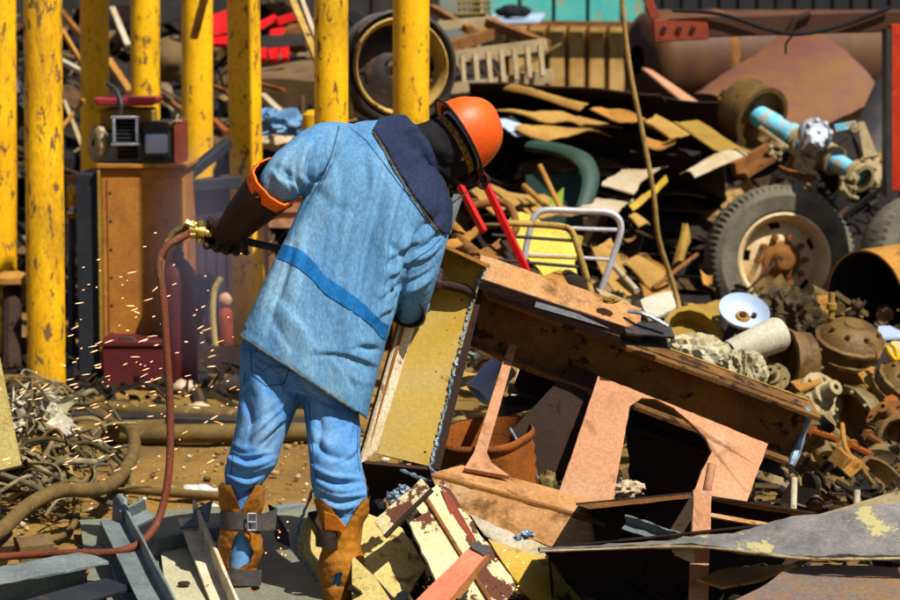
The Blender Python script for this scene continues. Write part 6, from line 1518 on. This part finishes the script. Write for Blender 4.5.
cape = W_.part('hood_cape', shell(CAPE, .010, .014), K['navy'], smooth=180)
W_.part('piping', strip([(373, 131), (384, 148), (396, 170), (412, 196), (430, 220), (441, 234)], .0026, .010), mat('brown_piping', (.16, .09, .035), rough=.9), parent=cape)
W_.part('cape_seam', strip([(398, 172), (414, 160), (426, 150)], .0015, .0105), K['denim_seam'], parent=cape)

# ---- hood (black balaclava around neck and head)
b = MB()
b.tube([P(408, 150, 7.957), P(424, 147, 7.962), P(438, 146, 7.97), HC - CR * .02], [.074, .080, .086, .090], 22, 5)
b.blob(HC, (.090, .104, .106), amp=.0, axes=(SD, FC, CR), sub=4)
b.blob(HC - CR * .085 + FC * .03, (.075, .085, .06), amp=.0, axes=(SD, FC, CR), sub=4)
me2, c2 = remesh(b, .006, 5)
hf = [([(424, 126), (428, 150), (430, 180)], 4, -.008), ([(416, 128), (420, 155), (426, 190)], 4, .006), ([(438, 160), (440, 180), (452, 190)], 4, -.008), ([(450, 165), (452, 182), (462, 186)], 4, .008), ([(440, 180), (450, 192), (466, 192)], 3, -.006)]
c2 = displace(me2, c2, hf, [(18, .006, (1, 1, 1)), (45, .002, (1, 1, 1))])
W_.part('hood', finish(me2, c2, POFF, 'hood'), K['black_cloth'])
# goggle strap round the head under the helmet
def headring(h, rx, ry, off=V((0, 0, 0)), n=48):
    return [HC + off + SD * rx * math.cos(2 * math.pi * i / n) + FC * ry * math.sin(2 * math.pi * i / n) + CR * h for i in range(n)]
def band(h0, h1, rx, ry, th):
    q = MB()
    q.loft([headring(h0, rx, ry), headring(h1, rx, ry), headring(h1, rx - th, ry - th), headring(h0, rx - th, ry - th)], caps=False, closed=True)
    return q
W_.part('goggle_strap', band(-.010, .010, .094, .108, .005), K['strap_tan'], smooth=60)
W_.part('helmet_liner', band(.026, .034, .096, .110, .006), K['bluewhite'], smooth=60)
g_ = MB().blob(HC + FC * .115 - CR * .005, (.075, .028, .038), amp=.0, axes=(SD, FC, CR)); W_.part('goggles', g_, K['black_leather'], smooth=60)

# ---- helmet
HS = .87
H0 = HC + CR * .030 - RT * .004 + UP * .010
def hx(rx, ry, h, n=56, sh=0): return [H0 + FC * (sh) + SD * rx * HS * math.cos(2 * math.pi * i / n) + FC * ry * HS * math.sin(2 * math.pi * i / n) + CR * h * .95 for i in range(n)]
dome = []
for k in range(15):
    a = k / 14 * math.pi / 2 * .985
    c_, s_ = math.cos(a) ** .82, math.sin(a)
    ring = hx(.126 * c_, .146 * c_, .140 * s_)
    # raised centre ridge from front to back
    rr_ = []
    for i, p in enumerate(ring):
        lat = abs((p - H0).dot(SD))
        rr_.append(p + CR * .010 * math.exp(-(lat / .018) ** 4) * s_ + CR * .006 * math.exp(-((lat - .048) / .007) ** 2) * s_)
    dome.append(rr_)
b = MB(); b.loft(dome, caps=False); b.f.append(tuple(range(14 * 56, 15 * 56)))
inner = [hx(.120, .140, 0), hx(.112, .130, .05), hx(.08, .09, .11)]
b.loft(inner, caps=False)
hel = W_.part('helmet', b, K['helmet'], smooth=50)
bb = MB()
def brim(r0, r1, pk, h): 
    out = []
    for i in range(56):
        t = 2 * math.pi * i / 56; fr = max(0, math.sin(t)) ** 3
        out.append(H0 + SD * (.126 * HS + r1) * math.cos(t) + FC * ((.146 * HS + r1) * math.sin(t) + pk * fr) + CR * (h - .012 * fr))
    return out
bb.loft([hx(.122, .142, .004), brim(0, .016, .035, -.002), brim(0, .017, .036, -.007), brim(0, .012, .030, -.008), hx(.120, .140, -.003)], caps=False, closed=True)
W_.part('brim', bb, K['helmet'], parent=hel, smooth=60)
W_.part('brim_trim', MB().tube((lambda q: q + [q[0]])(brim(0, .018, .036, -.006)), .0052, 8), K['rust_dark'], parent=hel, smooth=60)
kb = H0 + SD * 0 + FC * .175 - CR * .02
W_.part('lamp_clip', MB().blob(P(485, 180, 7.98), (.016, .02, .02), seed=3, amp=.3).tube(Q([(480, 170, 7.96), (487, 178, 7.96), (484, 188, 7.97), (476, 184, 7.97)]), .006, 6, 4), K['rust_dark'], parent=hel)
W_.part('shield_edge', MB().tube(Q([(483, 182, 7.97), (466, 193, 8.0), (446, 208, 8.02)]), .0028, 6, 4), K['chrome'], parent=hel)
W_.part('yellow_tag', MB().quad(Q([(441, 188, 8.02), (448, 186, 8.02), (450, 196, 8.02), (443, 199, 8.02)]), .004, 2, 2), K['lemon'], parent=hel)

# ---- left glove: gauntlet, orange lining, palm, five fingers closed on the torch
TA, TB = P(198, 231, 7.94), P(474, 291, 8.00); tx = (TB - TA).normalized()
def glove(hand, cuff, along, r_w, r_c, name_lab, back):
    """hand: point on the torch axis inside the fist"""
    q = MB(); ax = (hand - cuff).normalized()
    s1 = ax.cross(tx); s1 = s1 - tx * s1.dot(tx); s1.normalize()
    pc = hand - ax * .028
    q.blob(pc, (.058, .040, .050), amp=.08, seed=3, axes=(tx, s1, tx.cross(s1)), sub=4)
    q.tube([cuff.lerp(hand, .45), pc], [r_w, .040], 16, 3)
    R_ = .032
    u = (-ax + tx * ax.dot(tx)).normalized(); v = tx.cross(u).normalized()
    if v.dot(UP) < 0: v = -v
    for i, (o_, ln, rr_) in enumerate(((-.048, 4.0, .0155), (-.016, 4.4, .017), (.017, 4.3, .017), (.048, 4.0, .0155))):
        pts = [hand + tx * o_ + (u * math.cos(a) + v * math.sin(a)) * (R_ + .010) for a in np.linspace(.25, .25 + ln, 9)]
        q.tube(pts, [rr_ * 1.1] * 4 + [rr_] * 3 + [rr_ * .9, rr_ * .7], 10)
    pts = [hand + tx * (.045 * along + .012 * k * along) + (u * math.cos(a) + v * math.sin(a)) * (R_ + .010) for k, a in enumerate((.1, -.6, -1.3, -2.0))]
    q.tube(pts, [.018, .017, .015, .011], 10, 4)
    me_, c_ = remesh(q, .0045, 3)
    c_ = displace(me_, c_, [], [(30, .004, (1, 1, 1)), (70, .0015, (1, 1, 1))])
    return me_, c_
HL = TA + tx * .085
cuffL = P(271, 188, 7.80)
me3, c3 = glove(HL, cuffL, 1, .044, .07, '', 1)
gl = W_.part('glove', finish(me3, c3, POFF, 'glove'), K['black_leather'])
ax = (cuffL - HL).normalized(); Lc = (cuffL - HL).length
gz = MB().lathe([(.046, .035), (.056, .07), (.064, .12), (.074, Lc - .03), (.080, Lc + .012), (.076, Lc + .012), (.070, Lc - .03), (.058, .12)], HL, ax, 28, rad=lambda i, j: 1 + .07 * math.sin(j * .9 + i * 1.7) + .05 * math.sin(j * 2.3 + i * 2.9))
W_.part('gauntlet', gz, K['black_leather'], parent=gl, smooth=60)
W_.part('gauntlet_lining', MB().lathe([(.0805, Lc - .010), (.086, Lc + .008), (.087, Lc + .036), (.081, Lc + .038), (.077, Lc + .010), (.0745, Lc - .010)], HL, ax, 28, rad=lambda i, j: 1 + .05 * math.sin(j * .9 + 3) + .03 * math.sin(j * 2.3)), K['orange_cloth'], parent=gl, smooth=60)
HR = TA + tx * .735
cuffR = P(406, 312, 7.84)
me3, c3 = glove(HR, cuffR, -1, .040, .06, '', 1)
gr_ = W_.part('glove', finish(me3, c3, POFF, 'glove'), K['black_leather'])
ax = (cuffR - HR).normalized(); Lc = (cuffR - HR).length
W_.part('gauntlet', MB().lathe([(.038, .04), (.046, .08), (.062, Lc), (.058, Lc), (.040, .08)], HR, ax, 24), K['black_leather'], parent=gr_, smooth=60)

# ---- gaiters, straps and boots
GS = 130
def gaiter(rows, seed, openings):
    q = MB(); rings = []
    for (xl, xr, y, D, hd) in rows: rings.append(ering((xl, y, D), (xr, y, D), hd, GS))
    cols = [catmull([r_[j] for r_ in rings], 14) for j in range(GS)]
    R_ = len(cols[0]); outer = [[cols[j][i] for j in range(GS)] for i in range(R_)]
    ctr = [sum(r_, V((0, 0, 0))) / GS for r_ in outer]
    rnd = random.Random(seed)
    vs = []; nn = R_ * GS
    for lay, k in ((0, 1.0), (1, .9)):
        for i in range(R_):
            for j in range(GS):
                p = outer[i][j]; d = p - ctr[i]
                wv = .09 * noise.noise(V((p.x * 14, p.y * 14, p.z * 20 + seed))) + .04 * noise.noise(V((p.x * 40, p.y * 40, p.z * 60 + seed)))
                vs.append(ctr[i] + d * (k + wv))
    pxs = proj(np.array([tuple(v) for v in vs[:nn]]))
    hole = np.zeros(nn, bool)
    for op in openings: hole |= inpoly(pxs, op)
    fr = np.array([(vs[i] - ctr[i // GS]).dot(FW) < 0 for i in range(nn)])
    hole &= fr
    F_ = []
    for i in range(R_ - 1):
        for j in range(GS):
            k = (j + 1) % GS; f = (i * GS + j, i * GS + k, (i + 1) * GS + k, (i + 1) * GS + j)
            if sum(hole[a] for a in f) >= 2: continue
            F_.append(f)
    ed = {}
    for f in F_:
        for k in range(4): ed[(f[k], f[(k + 1) % 4])] = 1
    side = [(a, a + nn, c + nn, c) for (a, c) in ed if (c, a) not in ed]
    return q.add(vs, F_ + [tuple(nn + a for a in f[::-1]) for f in F_] + side)
gL = [(219, 266, 485, 7.66, .086), (219, 265, 500, 7.66, .082), (222, 259, 520, 7.66, .070), (218, 262, 541, 7.66, .078), (219, 261, 558, 7.66, .070), (224, 254, 577, 7.66, .058)]
g1 = W_.part('gaiter', gaiter(gL, 1, [[(229, 484), (242, 512), (243, 506), (258, 482)], [(228, 560), (233, 540), (240, 530), (248, 540), (254, 552), (250, 562), (240, 568), (228, 567)]]), K['leather'], smooth=60)
W_.part('strap', MB().loft([ering((240, 513, 7.60), (262, 517, 7.66), .02, 16), ering((240, 527, 7.60), (262, 530, 7.66), .02, 16)]) if False else MB().loft([ering((220, 511, 7.66), (262, 515, 7.66), .077, 40), ering((220, 529, 7.66), (262, 531, 7.66), .076, 40)], caps=False).quad(Q([(262, 514, 7.66), (276, 510, 7.70), (281, 530, 7.72), (263, 531, 7.66)]), .004, 4, 3, bump=.01), K['strap'], parent=g1, smooth=60)
def buckle(px, py, D, w_, h_, par):
    b = MB(); c = P(px, py, D)
    for a_, c2 in (((-w_, -h_), (w_, -h_)), ((w_, -h_), (w_, h_)), ((w_, h_), (-w_, h_)), ((-w_, h_), (-w_, -h_)), ((-w_, 0), (w_, 0))):
        b.tube([c + V((a_[0], 0, a_[1])), c + V((c2[0], 0, c2[1]))], .0028, 6)
    W_.part('buckle', b, K['steel_bare'], parent=par)
buckle(252, 522, 7.575, .013, .026, g1)
W_.part('strap', MB().loft([ering((218, 570, 7.65), (262, 570, 7.65), .068, 40), ering((218, 586, 7.65), (261, 586, 7.65), .066, 40)], caps=False), K['strap'], parent=g1, smooth=60)
gR = [(315, 368, 499, 7.58, .090), (317, 367, 515, 7.57, .086), (323, 361, 538, 7.56, .072), (319, 364, 560, 7.55, .078), (319, 362, 578, 7.54, .070), (325, 354, 594, 7.54, .056)]
g2 = W_.part('gaiter', gaiter(gR, 5, [[(318, 496), (330, 508), (345, 528), (358, 508), (368, 496)], [(331, 586), (335, 574), (342, 572), (340, 584), (336, 592)]]), K['leather'], smooth=60)
W_.part('strap', MB().loft([ering((318, 530, 7.555), (345, 534, 7.52), .07, 32), ering((318, 547, 7.55), (345, 551, 7.52), .07, 32)], caps=False), K['black_leather'], parent=g2, smooth=60)
W_.part('cuff_trim', MB().poly(Q([(324, 512, 7.49), (336, 516, 7.475), (345, 527, 7.47), (343, 531, 7.47), (325, 530, 7.49)]), .006), K['orange_cloth'] if False else mat('orange_leather', (.42, .13, .02), (.3, .09, .015), sc=9, rough=.8), parent=g2)
def boot(x0, x1, ya, yb, D, yaw, lab):
    q = MB(); c0 = P((x0 + x1) / 2, ya, D); zb = P((x0 + x1) / 2, yb, D).z
    fw = V((math.sin(yaw), math.cos(yaw), 0)); sd = V((fw.y, -fw.x, 0)); wd = (P(x1, ya, D) - P(x0, ya, D)).length / 2
    H = c0.z - zb
    base = V((c0.x, c0.y, zb))
    def ring(z, back, front, w_): 
        return [base + V((0, 0, z)) + fw * ((front - back) / 2 + (front + back) / 2 * math.sin(t)) + sd * w_ * math.cos(t) for t in [2 * math.pi * i / 28 for i in range(28)]]
    rloft(q, [ring(0.022, .07, .19, .048), ring(.05, .072, .19, .05), ring(.075, .068, .15, .05), ring(.10, .062, .09, .048), ring(H * .98, .06, .065, wd)], 4)
    me_, c_ = remesh(q, .006, 3); c_ = displace(me_, c_, [], [(25, .006, (1, 1, 1)), (60, .002, (1, 1, 1))])
    o = W_.part('boot', finish(me_, c_, POFF, 'boot'), K['leather'])
    W_.part('sole', MB().loft([ring(0, .074, .196, .052), ring(.024, .074, .196, .052)]), K['rubber_dk'], parent=o, smooth=50)
    return o
b1 = boot(221, 257, 566, 622, 7.655, -.15, 'left')
W_.part('lace_band', MB().loft([ering((222, 588, 7.65), (256, 590, 7.65), .066, 30), ering((220, 598, 7.65), (258, 600, 7.65), .074, 30)], caps=False), mat('orange_rag', (.50, .11, .015), (.30, .07, .012), sc=40, rough=.9, bump=.8), parent=b1, smooth=60)
boot(322, 358, 582, 640, 7.53, .25, 'right')

# ------------------------------------------------------------------ cutting torch and its hoses
t = Thing('cutting_torch', 'long black cutting torch with brass hose fittings held by the worker', 'cutting torch', TA)
t.part('tube', MB().tube([TA + tx * .03, TB - tx * .09], .0125, 14), K['steel_dark'])
t.part('grip', MB().tube([TA + tx * .64, TA + tx * .80], .018, 14), K['rust'])
u_ = V((0, 0, 1))
t.part('valve_body', MB().lathe([(.010, -.03), (.016, -.028), (.016, .0), (.021, .002), (.021, .022), (.014, .025), (.014, .045)], TA, tx, 14), K['brass'])
for s in (-1, 1):
    t.part('hose_fitting', MB().lathe([(.008, -.03), (.012, -.03), (.012, -.012), (.017, -.012), (.017, .004), (.010, .006), (.010, .028)], TA - tx * .012 + u_ * .013 * s, (tx + u_ * .25 * -s), 6), K['brass'], smooth=20)
    t.part('valve_knob', MB().lathe([(.006, 0), (.006, .02), (.014, .02), (.014, .034), (.004, .036)], TA + tx * .012, (u_ * s + RT * -.2), 10), K['brass'])
t.part('torch_head', MB().tube([TB - tx * .10, TB - tx * .03, TB + V((.004, .02, -.022))], [.015, .017, .009], 12, 3), K['rust_dark'])
t.part('lever', MB().sweep(prof_box(.012, .006), TA + tx * .62 + u_ * .03, TA + tx * .82 + u_ * .022), K['steel_dark'])
def hose2(label, pts, r_, k): return single('hose', label, 'hose', MB().tube(pts, r_, 14, 9), K[k], smooth=80)
hose2('long red-brown hose hanging from the torch and trailing off to the lower left', [TA - tx * .03 - u_ * .014, P(184, 236, 7.93), P(167, 246, 7.9), P(159, 263, 7.88), P(162, 290, 7.86), P(166, 340, 7.84), P(170, 410, 7.82), P(169, 470, 7.78), P(160, 515, 7.74), P(143, 541, 7.66), P(115, 552, 7.62), P(70, 553, 7.66), P(30, 555, 7.7), P(-40, 560, 7.7)], .0125, 'hose_red')
hose2('short olive hose looping from the torch and joining the red-brown hose', [TA - tx * .03 + u_ * .014, P(184, 228, 7.95), P(172, 234, 7.95), P(164, 252, 7.93), P(161, 272, 7.90), P(164, 300, 7.885), P(167, 345, 7.865), P(171, 410, 7.845)], .0105, 'hose_olive')

# darker blue band laid over the lower back, parallel to the hem
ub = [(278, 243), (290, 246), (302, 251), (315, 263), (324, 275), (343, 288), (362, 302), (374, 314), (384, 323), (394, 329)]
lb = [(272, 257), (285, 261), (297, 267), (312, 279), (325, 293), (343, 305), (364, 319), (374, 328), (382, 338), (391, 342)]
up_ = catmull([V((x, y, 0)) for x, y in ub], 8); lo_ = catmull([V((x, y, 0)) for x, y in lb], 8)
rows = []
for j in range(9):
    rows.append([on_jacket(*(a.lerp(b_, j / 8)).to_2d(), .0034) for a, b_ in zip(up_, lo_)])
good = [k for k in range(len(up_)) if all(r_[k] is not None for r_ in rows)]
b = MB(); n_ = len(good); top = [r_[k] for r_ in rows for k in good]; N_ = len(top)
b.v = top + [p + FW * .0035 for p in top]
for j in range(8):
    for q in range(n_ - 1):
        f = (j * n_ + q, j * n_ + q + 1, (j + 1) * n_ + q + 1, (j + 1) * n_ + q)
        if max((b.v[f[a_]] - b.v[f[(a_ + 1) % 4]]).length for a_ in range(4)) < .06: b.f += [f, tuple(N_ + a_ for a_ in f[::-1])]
W_.part('back_band', b, mat('dark_blue_denim', (.028, .125, .32), (.02, .095, .25), sc=4, rough=.9, bump=.35, fine=.3, spec=.1, stretch=(1.6, 1.6, .6)), parent=jacket, smooth=180)
# thin smoke drifting from the cut, behind the worker's glove
b = MB().blob(P(205, 255, 10.3), (.27, .36, .52), seed=4, amp=.25, sub=3)
mt = bpy.data.materials.new('thin_smoke'); mt.use_nodes = True; nt = mt.node_tree
nt.nodes.remove(nt.nodes['Principled BSDF']); pv = nt.nodes.new('ShaderNodeVolumePrincipled')
pv.inputs['Color'].default_value = (.62, .60, .80, 1); 
tc = nt.nodes.new('ShaderNodeTexCoord'); mp = nt.nodes.new('ShaderNodeMapping'); mp.inputs['Location'].default_value = (-1, -1, -1); mp.inputs['Scale'].default_value = (2, 2, 2)
gt = nt.nodes.new('ShaderNodeTexGradient'); gt.gradient_type = 'SPHERICAL'; nz = nt.nodes.new('ShaderNodeTexNoise'); nz.inputs['Scale'].default_value = 4
mu = nt.nodes.new('ShaderNodeMath'); mu.operation = 'MULTIPLY'; m2_ = nt.nodes.new('ShaderNodeMath'); m2_.operation = 'MULTIPLY'; m2_.inputs[1].default_value = 1.35
nt.links.new(tc.outputs['Generated'], mp.inputs[0]); nt.links.new(mp.outputs[0], gt.inputs[0]); nt.links.new(tc.outputs['Generated'], nz.inputs['Vector'])
nt.links.new(gt.outputs['Fac'], mu.inputs[0]); nt.links.new(nz.outputs['Fac'], mu.inputs[1]); nt.links.new(mu.outputs[0], m2_.inputs[0]); nt.links.new(m2_.outputs[0], pv.inputs['Density'])
pv.inputs['Anisotropy'].default_value = .2
nt.links.new(pv.outputs[0], nt.nodes['Material Output'].inputs['Volume'])
single('smoke', None, None, b, mt, kind='stuff', smooth=180)

GROUPS = {'scrap_bar': 'loose scrap bars among the yellow posts', 'sheet_offcut': 'sheet metal offcuts strewn over the heap', 'overhanging_sheet': 'black sheets overhanging the heap',
    'brake_drum': 'brake drums heaped at the right', 'hub_casting': 'hub castings heaped at the right', 'stone': 'stones lying in the yard', 'pipe_stub': 'pipe stubs under the long beam', 'pipe_peg': 'pipe pegs by the opened girder',
    'chair_frame': 'tubular chair frames', 'red_bar': 'red bars leaning beside the collar', 'hose': 'hoses and cables on the dirt', 'ground_pipe': 'pipes lying on the ground', 'thin_rod': 'thin rods in the heap', 'bolt': 'rusty bolts in the drum heap',
    'scrap_plate': 'small scrap plates', 'casting': 'rusty castings below the axle', 'torn_tin': 'torn tin strips at the girder', 'standing_bar': 'bars standing behind the ribbed drum', 'timber_block': 'dusty timber blocks'}
for o in bpy.data.objects:
    k = o.name.split('.')[0]
    if o.parent is None and k in GROUPS and 'group' not in o: o['group'] = GROUPS[k]
